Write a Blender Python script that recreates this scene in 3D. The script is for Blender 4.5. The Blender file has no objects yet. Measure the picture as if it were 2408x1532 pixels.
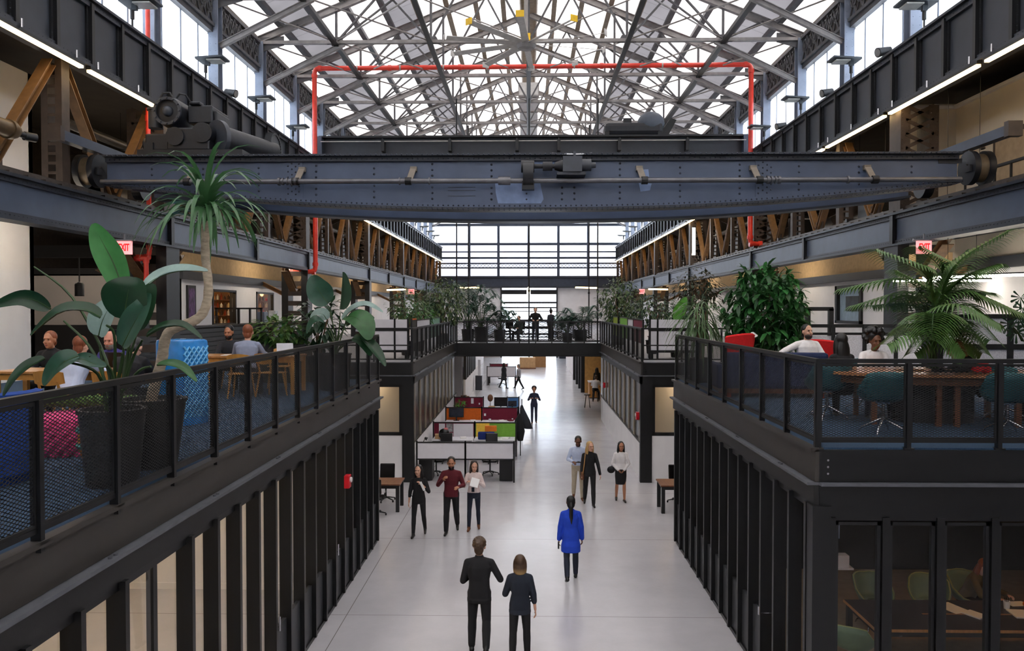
import bpy, math, random
from mathutils import Vector as V, Matrix, Quaternion
from mathutils import noise as NZ
random.seed(7)
S = bpy.context.scene
COL = S.collection
R = math.radians
PI = math.pi
# ---------------------------------------------------------------- camera
FPX = 1885.0
EYE = 5.4
YAW = math.atan(39 / FPX)
PIT = math.atan(40 / FPX)
cd = bpy.data.cameras.new('camera')
cam = bpy.data.objects.new('camera', cd)
COL.objects.link(cam)
cd.sensor_fit = 'HORIZONTAL'
cd.sensor_width = 36.0
cd.lens = 36.0 * FPX / 2408.0
cd.clip_start = 0.1
cd.clip_end = 400
cam.location = (0, 0, EYE)
cam.rotation_euler = (PI / 2 - PIT, 0, YAW)
S.camera = cam
# ---------------------------------------------------------------- daylight, exposure
W = bpy.data.worlds.new('daylight')
S.world = W
W.use_nodes = True
bg = W.node_tree.nodes['Background']
bg.inputs[0].default_value = (0.90, 0.95, 1.0, 1)
bg.inputs[1].default_value = 4.2
sl = bpy.data.lights.new('sun', 'SUN')
sl.energy = 2.0
sl.angle = R(8)
sl.color = (1.0, 0.98, 0.95)
so = bpy.data.objects.new('sun', sl)
so.rotation_euler = (R(28), R(18), 0)
so.location = (0, 40, 40)
COL.objects.link(so)
S.view_settings.view_transform = 'Standard'
S.view_settings.look = 'None'
S.view_settings.gamma = 1.0
S.view_settings.exposure = 1.4
S.view_settings.use_curve_mapping = False
try:
    S.cycles.use_denoising = True
    S.cycles.max_bounces = 8
    S.cycles.diffuse_bounces = 4
    S.cycles.glossy_bounces = 3
    S.cycles.transmission_bounces = 6
    S.cycles.transparent_max_bounces = 12
    S.cycles.sample_clamp_indirect = 6.0
    S.cycles.caustics_reflective = False
    S.cycles.caustics_refractive = False
    S.cycles.adaptive_threshold = 0.02
except Exception:
    pass


# ---------------------------------------------------------------- materials
def lin(c):
    return tuple(((x / 255) / 12.92 if x / 255 <= 0.04045 else ((x / 255 + 0.055) / 1.055) ** 2.4) for x in c)


MATS = {}


def M(name, rgb, rough=0.5, metal=0.0, var=0.12, scale=6.0, bump=0.0, emit=None, es=0.0, spec=0.5, trans=0.0, alpha=1.0, coat=0.0, stretch=None):
    if name in MATS:
        return MATS[name]
    m = bpy.data.materials.new(name)
    MATS[name] = m
    m.use_nodes = True
    nt = m.node_tree
    b = nt.nodes['Principled BSDF']
    c = lin(rgb)
    b.inputs['Roughness'].default_value = rough
    b.inputs['Metallic'].default_value = metal
    b.inputs['Specular IOR Level'].default_value = spec
    b.inputs['Coat Weight'].default_value = coat
    if trans:
        b.inputs['Transmission Weight'].default_value = trans
    if alpha < 1:
        b.inputs['Alpha'].default_value = alpha
    tc = nt.nodes.new('ShaderNodeTexCoord')
    nz = nt.nodes.new('ShaderNodeTexNoise')
    nz.inputs['Scale'].default_value = scale
    nz.inputs['Detail'].default_value = 4
    if stretch:
        mp = nt.nodes.new('ShaderNodeMapping')
        mp.inputs['Scale'].default_value = stretch
        nt.links.new(tc.outputs['Object'], mp.inputs[0])
        nt.links.new(mp.outputs[0], nz.inputs[0])
    else:
        nt.links.new(tc.outputs['Object'], nz.inputs[0])
    rp = nt.nodes.new('ShaderNodeValToRGB')
    rp.color_ramp.elements[0].position = 0.3
    rp.color_ramp.elements[1].position = 0.7
    rp.color_ramp.elements[0].color = tuple(min(1, x * (1 - var)) for x in c) + (1,)
    rp.color_ramp.elements[1].color = tuple(min(1, x * (1 + var)) for x in c) + (1,)
    nt.links.new(nz.outputs[0], rp.inputs[0])
    nt.links.new(rp.outputs[0], b.inputs['Base Color'])
    if bump:
        bp = nt.nodes.new('ShaderNodeBump')
        bp.inputs['Strength'].default_value = bump
        bp.inputs['Distance'].default_value = 0.02
        nt.links.new(nz.outputs[0], bp.inputs['Height'])
        nt.links.new(bp.outputs[0], b.inputs['Normal'])
    if emit:
        b.inputs['Emission Color'].default_value = lin(emit) + (1,)
        b.inputs['Emission Strength'].default_value = es
    return m


def translucent(name, rgb, lines=0.0, axis=1, dark=0.85, alb=0.9, mixd=0.25):
    """daylight passing through a frosted sheet"""
    m = bpy.data.materials.new(name)
    MATS[name] = m
    m.use_nodes = True
    nt = m.node_tree
    nt.nodes.remove(nt.nodes['Principled BSDF'])
    out = nt.nodes['Material Output']
    tr = nt.nodes.new('ShaderNodeBsdfTranslucent')
    df = nt.nodes.new('ShaderNodeBsdfDiffuse')
    mx = nt.nodes.new('ShaderNodeMixShader')
    mx.inputs[0].default_value = mixd
    tc = nt.nodes.new('ShaderNodeTexCoord')
    nz = nt.nodes.new('ShaderNodeTexNoise')
    nz.inputs['Scale'].default_value = 0.6
    nt.links.new(tc.outputs['Object'], nz.inputs[0])
    rp = nt.nodes.new('ShaderNodeValToRGB')
    c = [x * alb for x in lin(rgb)]
    rp.color_ramp.elements[0].position = 0.35
    rp.color_ramp.elements[1].position = 0.65
    rp.color_ramp.elements[0].color = tuple(x * dark for x in c) + (1,)
    rp.color_ramp.elements[1].color = tuple(c) + (1,)
    nt.links.new(nz.outputs[0], rp.inputs[0])
    src = rp.outputs[0]
    if lines:
        sp = nt.nodes.new('ShaderNodeSeparateXYZ')
        nt.links.new(tc.outputs['Object'], sp.inputs[0])
        ma = nt.nodes.new('ShaderNodeMath')
        ma.operation = 'PINGPONG'
        ma.inputs[1].default_value = lines
        nt.links.new(sp.outputs[axis], ma.inputs[0])
        gt = nt.nodes.new('ShaderNodeMath')
        gt.operation = 'GREATER_THAN'
        gt.inputs[1].default_value = 0.012
        nt.links.new(ma.outputs[0], gt.inputs[0])
        mc = nt.nodes.new('ShaderNodeMix')
        mc.data_type = 'RGBA'
        nt.links.new(gt.outputs[0], mc.inputs[0])
        mc.inputs[6].default_value = tuple(x * 0.55 for x in c) + (1,)
        nt.links.new(src, mc.inputs[7])
        src = mc.outputs[2]
    nt.links.new(src, tr.inputs[0])
    nt.links.new(src, df.inputs[0])
    nt.links.new(tr.outputs[0], mx.inputs[1])
    nt.links.new(df.outputs[0], mx.inputs[2])
    nt.links.new(mx.outputs[0], out.inputs[0])
    return m


def glassmat(name, tint=(1, 1, 1), refl=0.08):
    m = bpy.data.materials.new(name)
    MATS[name] = m
    m.use_nodes = True
    nt = m.node_tree
    nt.nodes.remove(nt.nodes['Principled BSDF'])
    out = nt.nodes['Material Output']
    tr = nt.nodes.new('ShaderNodeBsdfTransparent')
    tr.inputs[0].default_value = tuple(tint) + (1,)
    gl = nt.nodes.new('ShaderNodeBsdfGlossy')
    gl.inputs['Roughness'].default_value = 0.02
    fr = nt.nodes.new('ShaderNodeFresnel')
    fr.inputs[0].default_value = 1.45
    mx = nt.nodes.new('ShaderNodeMixShader')
    ge = nt.nodes.new('ShaderNodeNewGeometry')
    fr.inputs[0].default_value = 1.45
    sb = nt.nodes.new('ShaderNodeMath')
    sb.operation = 'SUBTRACT'
    sb.use_clamp = True
    nt.links.new(fr.outputs[0], sb.inputs[0])
    nt.links.new(ge.outputs['Backfacing'], sb.inputs[1])
    nt.links.new(sb.outputs[0], mx.inputs[0])
    nt.links.new(tr.outputs[0], mx.inputs[1])
    nt.links.new(gl.outputs[0], mx.inputs[2])
    nt.links.new(mx.outputs[0], out.inputs[0])
    return m


BLACK = M('black_paint', (15, 16, 19), 0.45, var=0.2)
RAILM = M('rail_black', (18, 19, 22), 0.4, var=0.2)
STEEL = M('slate_steel_paint', (54, 62, 78), 0.42, var=0.14, scale=3, bump=0.1)
GIRD = M('charcoal_steel_paint', (38, 43, 53), 0.45, var=0.18, scale=2.5)
CRANE = M('blue_slate_crane_paint', (74, 86, 110), 0.4, var=0.14, scale=1.6, bump=0.1)
BLUEW = M('runway_slate_paint', (70, 80, 98), 0.42, var=0.12, scale=2)
BROWN = M('brown_steel_paint', (62, 51, 44), 0.55, var=0.25, scale=5, bump=0.15)
TANST = M('tan_steel_paint', (116, 86, 54), 0.5, var=0.2, scale=6)
TRUSS = M('grey_truss_paint', (146, 141, 139), 0.55, var=0.2, scale=4)
TRUSSD = M('dark_truss_paint', (88, 87, 90), 0.55, var=0.2, scale=4)
REDP = M('red_pipe_paint', (226, 62, 46), 0.35, var=0.1, coat=0.2)
WHITEW = M('white_wall_paint', (242, 240, 241), 0.75, var=0.04, scale=1.5)
CREAMW = M('cream_wall_paint', (222, 212, 196), 0.75, var=0.05, scale=1.5)
GREYW = M('grey_wall_paint', (172, 166, 162), 0.8, var=0.05, scale=1.2)
DARKW = M('dark_wall_paint', (24, 24, 26), 0.7, var=0.2)
FASC = M('fascia_bronze_paint', (54, 50, 47), 0.5, var=0.12, scale=2)
SOFF = M('soffit_brown', (92, 82, 70), 0.8, var=0.12, scale=1.5)
CHROME = M('chrome', (200, 200, 205), 0.15, metal=1.0, var=0.03)
LED = M('warm_led', (255, 240, 215), 0.5, emit=(255, 214, 150), es=4.5)
LAMPW = M('warm_lamp', (255, 240, 215), 0.5, emit=(255, 214, 150), es=5)
GLASS = glassmat('clear_glass')
GLASSD = glassmat('smoked_glass', (0.80, 0.80, 0.80))


# ---------------------------------------------------------------- mesh builder
class MB:
    def __init__(s):
        s.v = []
        s.f = []
        s.mi = []
        s.c = 0

    def add(s, vs, fs):
        o = len(s.v)
        s.v.extend(tuple(x) for x in vs)
        s.f.extend(tuple(i + o for i in f) for f in fs)
        s.mi.extend([s.c] * len(fs))
        return s

    def box(s, x0, x1, y0, y1, z0, z1):
        v = [(x, y, z) for z in (z0, z1) for y in (y0, y1) for x in (x0, x1)]
        return s.add(v, [(0, 2, 3, 1), (4, 5, 7, 6), (0, 1, 5, 4), (2, 6, 7, 3), (0, 4, 6, 2), (1, 3, 7, 5)])

    def cbox(s, c, d):
        return s.box(c[0] - d[0] / 2, c[0] + d[0] / 2, c[1] - d[1] / 2, c[1] + d[1] / 2, c[2] - d[2] / 2, c[2] + d[2] / 2)

    def frame(s, p, q, up=None):
        p, q = V(p), V(q)
        d = (q - p).normalized()
        u = V(up) if up else (V((0, 0, 1)) if abs(d.z) < 0.95 else V((0, 1, 0)))
        a = d.cross(u).normalized()
        b = a.cross(d).normalized()
        return p, q, a, b

    def bar(s, p, q, w, h, up=None):
        p, q, a, b = s.frame(p, q, up)
        v = []
        for e in (p, q):
            for sa, sb in ((-1, -1), (1, -1), (1, 1), (-1, 1)):
                v.append(e + a * (sa * w / 2) + b * (sb * h / 2))
        return s.add(v, [(3, 2, 1, 0), (4, 5, 6, 7), (0, 1, 5, 4), (1, 2, 6, 5), (2, 3, 7, 6), (3, 0, 4, 7)])

    def ibeam(s, p, q, w, h, t=0.02, tw=0.015, up=None):
        p, q, a, b = s.frame(p, q, up)
        for sg in (-1, 1):
            o = b * (sg * (h - t) / 2)
            s.bar(p + o, q + o, w, t, b)
        return s.bar(p, q, tw, h - 2 * t, b)

    def ring(s, c, a, b, ra, rb, n):
        return [c + a * (math.cos(2 * PI * i / n) * ra) + b * (math.sin(2 * PI * i / n) * rb) for i in range(n)]

    def tube(s, pts, r, n=8, cap=True, flat=1.0):
        pts = [V(p) for p in pts]
        k = len(pts)
        rs = r if isinstance(r, (list, tuple)) else [r] * k
        vs = []
        a = None
        for i in range(k):
            d = (pts[min(i + 1, k - 1)] - pts[max(i - 1, 0)]).normalized()
            if a is None:
                u = V((0, 0, 1)) if abs(d.z) < 0.9 else V((0, 1, 0))
                a = d.cross(u).normalized()
            else:
                a = (a - d * a.dot(d)).normalized()
            b = a.cross(d).normalized()
            vs += s.ring(pts[i], a, b, rs[i], rs[i] * flat, n)
        fs = []
        for i in range(k - 1):
            for j in range(n):
                j2 = (j + 1) % n
                fs.append((i * n + j, i * n + j2, (i + 1) * n + j2, (i + 1) * n + j))
        if cap:
            fs.append(tuple(range(n - 1, -1, -1)))
            fs.append(tuple(range((k - 1) * n, k * n)))
        return s.add(vs, fs)

    def cyl(s, p, q, r0, r1=None, n=16):
        return s.tube([p, q], [r0, r0 if r1 is None else r1], n)

    def lathe(s, prof, c=(0, 0, 0), n=24, sx=1.0, sy=1.0):
        vs = []
        for r, z in prof:
            for i in range(n):
                t = 2 * PI * i / n
                vs.append((c[0] + r * sx * math.cos(t), c[1] + r * sy * math.sin(t), c[2] + z))
        fs = []
        for i in range(len(prof) - 1):
            for j in range(n):
                j2 = (j + 1) % n
                fs.append((i * n + j, i * n + j2, (i + 1) * n + j2, (i + 1) * n + j))
        fs.append(tuple(range(n - 1, -1, -1)))
        k = (len(prof) - 1) * n
        fs.append(tuple(range(k, k + n)))
        return s.add(vs, fs)

    def ball(s, c, r, nu=12, nv=8, q=None):
        rx, ry, rz = r if isinstance(r, (list, tuple)) else (r, r, r)
        vs = []
        for i in range(1, nv):
            ph = PI * i / nv
            for j in range(nu):
                t = 2 * PI * j / nu
                vs.append(V((rx * math.sin(ph) * math.cos(t), ry * math.sin(ph) * math.sin(t), -rz * math.cos(ph))))
        vs.append(V((0, 0, -rz)))
        vs.append(V((0, 0, rz)))
        if q is not None:
            vs = [q @ x for x in vs]
        vs = [x + V(c) for x in vs]
        fs = []
        for i in range(nv - 2):
            for j in range(nu):
                j2 = (j + 1) % nu
                fs.append((i * nu + j, i * nu + j2, (i + 1) * nu + j2, (i + 1) * nu + j))
        k = (nv - 1) * nu
        for j in range(nu):
            j2 = (j + 1) % nu
            fs.append((k, j2, j))
            fs.append((k + 1, (nv - 2) * nu + j, (nv - 2) * nu + j2))
        return s.add(vs, fs)

    def prism(s, poly, z0, z1):
        n = len(poly)
        v = [(x, y, z0) for x, y in poly] + [(x, y, z1) for x, y in poly]
        f = [tuple(range(n - 1, -1, -1)), tuple(range(n, 2 * n))]
        f += [(i, (i + 1) % n, n + (i + 1) % n, n + i) for i in range(n)]
        return s.add(v, f)

    def strip(s, path, widths, up=(0, 0, 1), fold=0.0, thick=0.0):
        """leaf blade: a path with half-widths, folded along the midrib"""
        pts = [V(p) for p in path]
        k = len(pts)
        vs = []
        for i in range(k):
            d = (pts[min(i + 1, k - 1)] - pts[max(i - 1, 0)]).normalized()
            u = V(up)
            a = d.cross(u)
            if a.length < 1e-4:
                a = d.cross(V((0.3, 1, 0)))
            a.normalize()
            nrm = a.cross(d).normalized()
            w = widths[i]
            vs += [pts[i] - a * w + nrm * (w * fold), pts[i], pts[i] + a * w + nrm * (w * fold)]
        fs = []
        for i in range(k - 1):
            for j in range(2):
                fs.append((i * 3 + j, i * 3 + j + 1, i * 3 + 3 + j + 1, i * 3 + 3 + j))
        return s.add(vs, fs)

    def build(s, name, mats, parent=None, smooth=None, bevel=0.0, loc=None, rot=None):
        me = bpy.data.meshes.new(name)
        me.from_pydata(s.v, [], s.f)
        if not isinstance(mats, (list, tuple)):
            mats = [mats]
        for m in mats:
            me.materials.append(m)
        if len(mats) > 1:
            me.polygons.foreach_set('material_index', s.mi)
        if smooth is not None:
            me.polygons.foreach_set('use_smooth', [True] * len(me.polygons))
            if smooth < 180:
                me.set_sharp_from_angle(angle=R(smooth))
        me.update()
        o = bpy.data.objects.new(name, me)
        COL.objects.link(o)
        if parent:
            o.parent = parent
        if loc:
            o.location = loc
        if rot:
            o.rotation_euler = rot
        if bevel:
            bm = o.modifiers.new('bevel', 'BEVEL')
            bm.width = bevel
            bm.segments = 2
            bm.limit_method = 'ANGLE'
        return o


def tag(o, label=None, cat=None, group=None, kind=None):
    if label:
        o['label'] = label
    if cat:
        o['category'] = cat
    if group:
        o['group'] = group
    if kind:
        o['kind'] = kind
    return o


def thing(name, label, cat, loc=(0, 0, 0), rz=0.0, group=None, kind=None):
    o = bpy.data.objects.new(name, None)
    COL.objects.link(o)
    o.location = loc
    o.rotation_euler = (0, 0, rz)
    o.empty_display_size = 0.2
    return tag(o, label, cat, group, kind)


def struct(mb, name, mats, label, cat, **k):
    return tag(mb.build(name, mats, **k), label, cat, None, 'structure')


def dup(root, loc, rz=None, label=None, group=None):
    def cp(o, par):
        c = o.copy()
        COL.objects.link(c)
        if par:
            c.parent = par
        for k in o.children:
            cp(k, c)
        return c
    c = cp(root, None)
    c.location = loc
    if rz is not None:
        c.rotation_euler = (0, 0, rz)
    if label:
        c['label'] = label
    if group:
        c['group'] = group
    return c


ORD = ['first', 'second', 'third', 'fourth', 'fifth', 'sixth', 'seventh', 'eighth', 'ninth', 'tenth', 'eleventh', 'twelfth',
       'thirteenth', 'fourteenth', 'fifteenth', 'sixteenth', 'seventeenth', 'eighteenth', 'nineteenth', 'twentieth']
SIDE = {-1: 'left', 1: 'right'}
DECK = 3.74
# ================================================================ the building shell
BAY = 4.42


def YB(k):
    return 30.5 + BAY * (k - 6)


def floor_material():
    m = M('polished_concrete', (194, 192, 196), 0.22, var=0.06, scale=0.5, spec=0.5)
    nt = m.node_tree
    b = nt.nodes['Principled BSDF']
    src = b.inputs['Base Color'].links[0].from_socket
    tc = [n for n in nt.nodes if n.type == 'TEX_COORD'][0]
    sp = nt.nodes.new('ShaderNodeSeparateXYZ')
    nt.links.new(tc.outputs['Object'], sp.inputs[0])
    fac = None
    for ax, per, off in ((1, 2.35, 0.15), (0, 6.0, 3.2)):
        ad = nt.nodes.new('ShaderNodeMath')
        ad.operation = 'ADD'
        ad.inputs[1].default_value = off
        nt.links.new(sp.outputs[ax], ad.inputs[0])
        pp = nt.nodes.new('ShaderNodeMath')
        pp.operation = 'PINGPONG'
        pp.inputs[1].default_value = per
        nt.links.new(ad.outputs[0], pp.inputs[0])
        lt = nt.nodes.new('ShaderNodeMath')
        lt.operation = 'LESS_THAN'
        lt.inputs[1].default_value = 0.006
        nt.links.new(pp.outputs[0], lt.inputs[0])
        if fac is None:
            fac = lt.outputs[0]
        else:
            mx = nt.nodes.new('ShaderNodeMath')
            mx.operation = 'MAXIMUM'
            nt.links.new(fac, mx.inputs[0])
            nt.links.new(lt.outputs[0], mx.inputs[1])
            fac = mx.outputs[0]
    n2 = nt.nodes.new('ShaderNodeTexNoise')
    n2.inputs['Scale'].default_value = 1.3
    n2.inputs['Detail'].default_value = 6
    n2.inputs['Roughness'].default_value = 0.7
    nt.links.new(tc.outputs['Object'], n2.inputs[0])
    mr = nt.nodes.new('ShaderNodeMapRange')
    mr.inputs[1].default_value = 0.3
    mr.inputs[2].default_value = 0.7
    mr.inputs[3].default_value = 0.95
    mr.inputs[4].default_value = 1.04
    nt.links.new(n2.outputs[0], mr.inputs[0])
    ml = nt.nodes.new('ShaderNodeMix')
    ml.data_type = 'RGBA'
    ml.blend_type = 'MULTIPLY'
    ml.inputs[0].default_value = 1.0
    nt.links.new(src, ml.inputs[6])
    nt.links.new(mr.outputs[0], ml.inputs[7])
    mc = nt.nodes.new('ShaderNodeMix')
    mc.data_type = 'RGBA'
    nt.links.new(fac, mc.inputs[0])
    nt.links.new(ml.outputs[2], mc.inputs[6])
    mc.inputs[7].default_value = lin((120, 112, 108)) + (1,)
    nt.links.new(mc.outputs[2], b.inputs['Base Color'])
    r2 = nt.nodes.new('ShaderNodeMapRange')
    r2.inputs[1].default_value = 0.3
    r2.inputs[2].default_value = 0.7
    r2.inputs[3].default_value = 0.19
    r2.inputs[4].default_value = 0.25
    nt.links.new(n2.outputs[0], r2.inputs[0])
    nt.links.new(r2.outputs[0], b.inputs['Roughness'])
    return m


CONC = floor_material()
CARPET = M('blue_carpet', (40, 66, 92), 0.95, var=0.25, scale=60, bump=0.3)
PALEFL = M('pale_deck_floor', (150, 150, 156), 0.5, var=0.08)
ROOFT = translucent('translucent_roof_sheet', (250, 245, 242), lines=0.6, axis=1, dark=0.84, alb=0.7)
ROOFG = translucent('greyed_roof_sheet', (226, 222, 224), lines=0.6, axis=1, dark=0.9, alb=0.34)
FROST = translucent('frosted_daylight_glazing', (246, 250, 255), lines=0.55, axis=1, dark=0.95, alb=0.95)
FROSTX = translucent('frosted_end_glazing', (246, 250, 255), lines=0.8, axis=0, dark=0.95, alb=0.97)
ENDPAN = translucent('pale_end_wall_sheet', (236, 236, 242), lines=0.0, dark=0.9, alb=0.7)

struct(MB().box(-18, 18, -34, 90, -0.2, 0), 'floor', CONC, 'polished grey concrete floor running the length of the hall', 'floor')

# mezzanine decks -------------------------------------------------
DK = [('left', -18, -3.55, -10, 18.7, CARPET, 'deck of the near left mezzanine under its blue carpet'),
      ('left', -18, -7.2, 18.7, 24.75, CARPET, 'recessed left deck joining the two left mezzanines'),
      ('left', -18, -3.62, 24.75, 88, PALEFL, 'deck of the far left mezzanine beyond the gap'),
      ('right', 3.45, 18, 9.6, 18.8, CARPET, 'deck of the near right mezzanine under its blue carpet'),
      ('right', 7.2, 18, 18.8, 24.85, CARPET, 'recessed right deck joining the two right mezzanines'),
      ('right', 3.52, 18, 24.85, 88, PALEFL, 'deck of the far right mezzanine beyond the gap'),
      ('bridge', -3.62, 3.52, 38.5, 44.0, PALEFL, 'deck of the footbridge linking both mezzanines')]
for nm, x0, x1, y0, y1, mt, lb in DK:
    o = struct(MB().box(x0, x1, y0, y1, 3.40, 3.70), 'floor_' + nm, SOFF, lb, 'mezzanine floor')
    MB().box(x0 + 0.01, x1 - 0.01, y0 + 0.01, y1 - 0.01, 3.70, DECK).build('floor_surface', mt, o)


def fascia(x, s, y0, y1, lb):
    """steel channel along a deck edge, its ledge and the header below; s = +1 faces +x"""
    t = thing('deck_edge_beam', lb, 'edge beam', (0, 0, 0), kind='structure')
    a = MB()
    a.box(min(x, x + s * 0.05), max(x, x + s * 0.05), y0, y1, 3.34, 3.72)
    a.box(min(x, x + s * 0.1), max(x, x + s * 0.1), y0, y1, 3.70, 3.745)
    a.build('channel', FASC, t)
    b = MB().box(min(x - s * .05, x + s * 0.14), max(x - s * .05, x + s * 0.14), y0, y1, 3.30, 3.335)
    for i in range(int((y1 - y0) / 2.2)):
        yy = y0 + 1.1 + 2.2 * i
        b.cyl((x + s * 0.1, yy, 3.335), (x + s * 0.1, yy, 3.352), 0.018, n=8)
        b.cyl((x + s * 0.1, yy + .09, 3.335), (x + s * 0.1, yy + .09, 3.352), 0.018, n=8)
    b.build('ledge', M('ledge_grey', (88, 90, 96), 0.5, var=0.15), t)
    MB().box(min(x - s * .05, x + s * 0.06), max(x - s * .05, x + s * 0.06), y0, y1, 3.06, 3.30).build('header', M('header_bronze', (26, 26, 27), 0.5, var=0.1), t)
    return t


fascia(-3.55, 1, -10, 18.75, 'bronze steel edge beam along the near left mezzanine')
fascia(3.45, -1, 9.55, 18.85, 'bronze steel edge beam along the near right mezzanine')
fascia(-3.62, 1, 24.7, 88, 'bronze steel edge beam along the far left mezzanine')
fascia(3.52, -1, 24.8, 88, 'bronze steel edge beam along the far right mezzanine')


def cross_fascia(x0, x1, y, lb, zb=3.06, z1=3.72):
    t = thing('deck_end_beam', lb, 'edge beam', (0, 0, 0), kind='structure')
    MB().box(x0, x1, y - 0.05, y, 3.34, z1).build('channel', BLACK, t)
    MB().box(x0, x1, y - 0.12, y, 3.30, 3.335).build('ledge', M('ledge_grey', (88, 90, 96)), t)
    if zb < 3.3:
        MB().box(x0, x1, y - 0.06, y, zb, 3.30).build('header', BLACK, t)
    bo = MB()
    for zz in (3.44, 3.52, 3.60):
        bo.cyl((x0 + .1, y - .05, zz), (x0 + .1, y - .062, zz), 0.014, n=8)
    bo.build('bolts', CHROME, t)
    return t


cross_fascia(3.45, 18, 9.6, 'black end beam of the near right mezzanine facing the camera')
cross_fascia(3.52, 7.2, 24.85, 'black end beam of the far right mezzanine above the white panel')
cross_fascia(-7.2, -3.62, 24.75, 'black end beam of the far left mezzanine above the white panel')
t = thing('footbridge_beam', 'black beam under the footbridge across the hall', 'beam', kind='structure')
MB().box(-3.62, 3.52, 38.42, 38.5, 3.12, 3.74).build('web', BLACK, t)
MB().box(-3.62, 3.52, 38.3, 38.5, 3.10, 3.14).build('flange', BLACK, t)
MB().box(-3.62, 3.52, 43.9, 44.0, 3.12, 3.74).build('web', BLACK, t)

# walls -----------------------------------------------------------
def wall(name, boxes, mt, lb):
    b = MB()
    for q in boxes:
        b.box(*q)
    return struct(b, name, mt, lb, 'wall')


wall('wall_left', [(-11.9, -11.7, -10, 18.75, DECK, 10.9), (-18, -11.7, 18.6, 18.75, DECK, 10.9)], WHITEW, 'white side wall of the near left mezzanine')
wall('wall_left', [(-18, -11.7, 26.6, 26.8, 4.85, 6.5)], GREYW, 'greyish white wall at the back of the left recess')
wall('wall_left', [(-18, -11.7, 26.55, 26.8, DECK, 4.85)], DARKW, 'black wainscot at the foot of the left recess')
LW = [(-11.9, -11.7, 26.6, 29.4, DECK, 6.4), (-11.9, -11.7, 31.8, 34.2, DECK, 6.4), (-11.9, -11.7, 36.5, 88, DECK, 6.4),
      (-11.9, -11.7, 29.4, 31.8, DECK, 4.75), (-11.9, -11.7, 29.4, 31.8, 6.12, 6.4), (-11.9, -11.7, 34.2, 36.5, DECK, 4.75), (-11.9, -11.7, 34.2, 36.5, 6.12, 6.4)]
wall('wall_left', LW, WHITEW, 'white shop wall of the far left mezzanine with two lit windows')
RW = [(11.7, 11.9, -10, 28.3, DECK, 6.6), (11.7, 11.9, 30.7, 88, DECK, 6.6), (11.7, 11.9, 28.3, 30.7, DECK, 4.85), (11.7, 11.9, 28.3, 30.7, 6.25, 6.6)]
wall('wall_right', RW, WHITEW, 'white wall of the right mezzanine with one framed window')
wall('wall_right', [(11.7, 11.9, -10, 22.4, 6.6, 11.0), (10.25, 11.7, 22.3, 22.4, 6.95, 11.0)], CREAMW, 'warm white box wall of the upper right level')
struct(MB().box(11.58, 11.7, 10, 22.28, 10.86, 10.94).box(10.25, 11.6, 22.2, 22.3, 10.86, 10.94), 'trim_1', WHITEW, 'pale cornice along the upper right box wall', 'trim')
for s in (-1, 1):
    sd = SIDE[s]
    xs = sorted((s * 17.8, s * 18.0))
    wall('wall_' + sd, [(xs[0], xs[1], -34, 88, 0, 12)], M('aisle_dark_wall', (58, 50, 44), 0.8, var=0.2), 'dark outer %s wall far behind the %s trusswork' % (sd, sd))
    v = [(s * 9.75, -34, 11.2), (s * 18, -34, 11.9), (s * 18, 88, 11.9), (s * 9.75, 88, 11.2), (s * 9.75, -34, 11.35), (s * 18, -34, 12.05), (s * 18, 88, 12.05), (s * 9.75, 88, 11.35)]
    b = MB().add(v, [(0, 1, 2, 3), (7, 6, 5, 4), (0, 4, 5, 1), (1, 5, 6, 2), (2, 6, 7, 3), (3, 7, 4, 0)])
    struct(b, 'ceiling_' + sd, SOFF, 'brown %s aisle ceiling behind the upper girder' % sd, 'ceiling')
    # floor slab of the third level, seen as a dark band above the shops
    xs = sorted((s * 11.55, s * 11.8))
    struct(MB().box(xs[0], xs[1], 26.6 if s < 0 else -34, 88, 6.4, 6.68), 'trim_2', GIRD, 'dark steel beam along the top of the %s shop wall' % sd, 'beam')
    xs = sorted((s * 11.9, s * 17.8))
    struct(MB().box(xs[0], xs[1], 26.6 if s < 0 else -34, 88, 6.55, 6.75), 'ceiling_' + sd, DARKW, 'dark floor slab above the %s shops' % sd, 'ceiling')
wall('wall_back', [(-18, 18, -34.2, -34, 0, 20)], WHITEW, 'plain wall behind the camera')

# end wall ----------------------------------------------------------
ye = 88.0
wall('wall_end', [(-18, -3.05, ye, ye + .2, 0, 7.8), (3.15, 18, ye, ye + .2, 0, 7.8)], WHITEW, 'white wall at the far end below the navy beam')
struct(MB().box(-10.4, 10.4, ye, ye + .15, 8.9, 12.45), 'wall_end', ENDPAN, 'pale sheeted far end wall behind dark rails', 'wall')
struct(MB().box(-10.4, 10.4, ye, ye + .1, 12.45, 14.5), 'window_1', FROSTX, 'bright glazed band high in the far end wall', 'window')
struct(MB().add([(-10.6, ye, 14.5), (10.6, ye, 14.5), (10.6, ye, 15.8), (0, ye, 20), (-10.6, ye, 15.8)], [(0, 1, 2, 3, 4)]), 'window_2', FROSTX, 'bright glazed gable above the far end band', 'window')
struct(MB().box(-3.05, 3.15, ye + .02, ye + .1, 2.6, 7.8), 'window_3', FROSTX, 'bright glazing of the far end opening above the footbridge', 'window')
struct(MB().box(-3.05, 3.15, ye + .02, ye + .1, 0, 2.6), 'door_1', FROSTX, 'bright glazed doors at the far end of the ground floor', 'door')
wall('wall_end', [(-18, -10.4, ye, ye + .2, 7.8, 15.8), (10.4, 18, ye, ye + .2, 7.8, 15.8)], GIRD, 'dark corners of the far end wall')
t = thing('end_wall_beam', 'deep navy beam across the far end wall', 'beam')
MB().box(-10.2, 10.2, ye - 0.35, ye, 7.75, 8.8).build('web', STEEL, t)
MB().box(-10.2, 10.2, ye - 0.6, ye, 8.75, 8.95).build('flange', GIRD, t)
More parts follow.
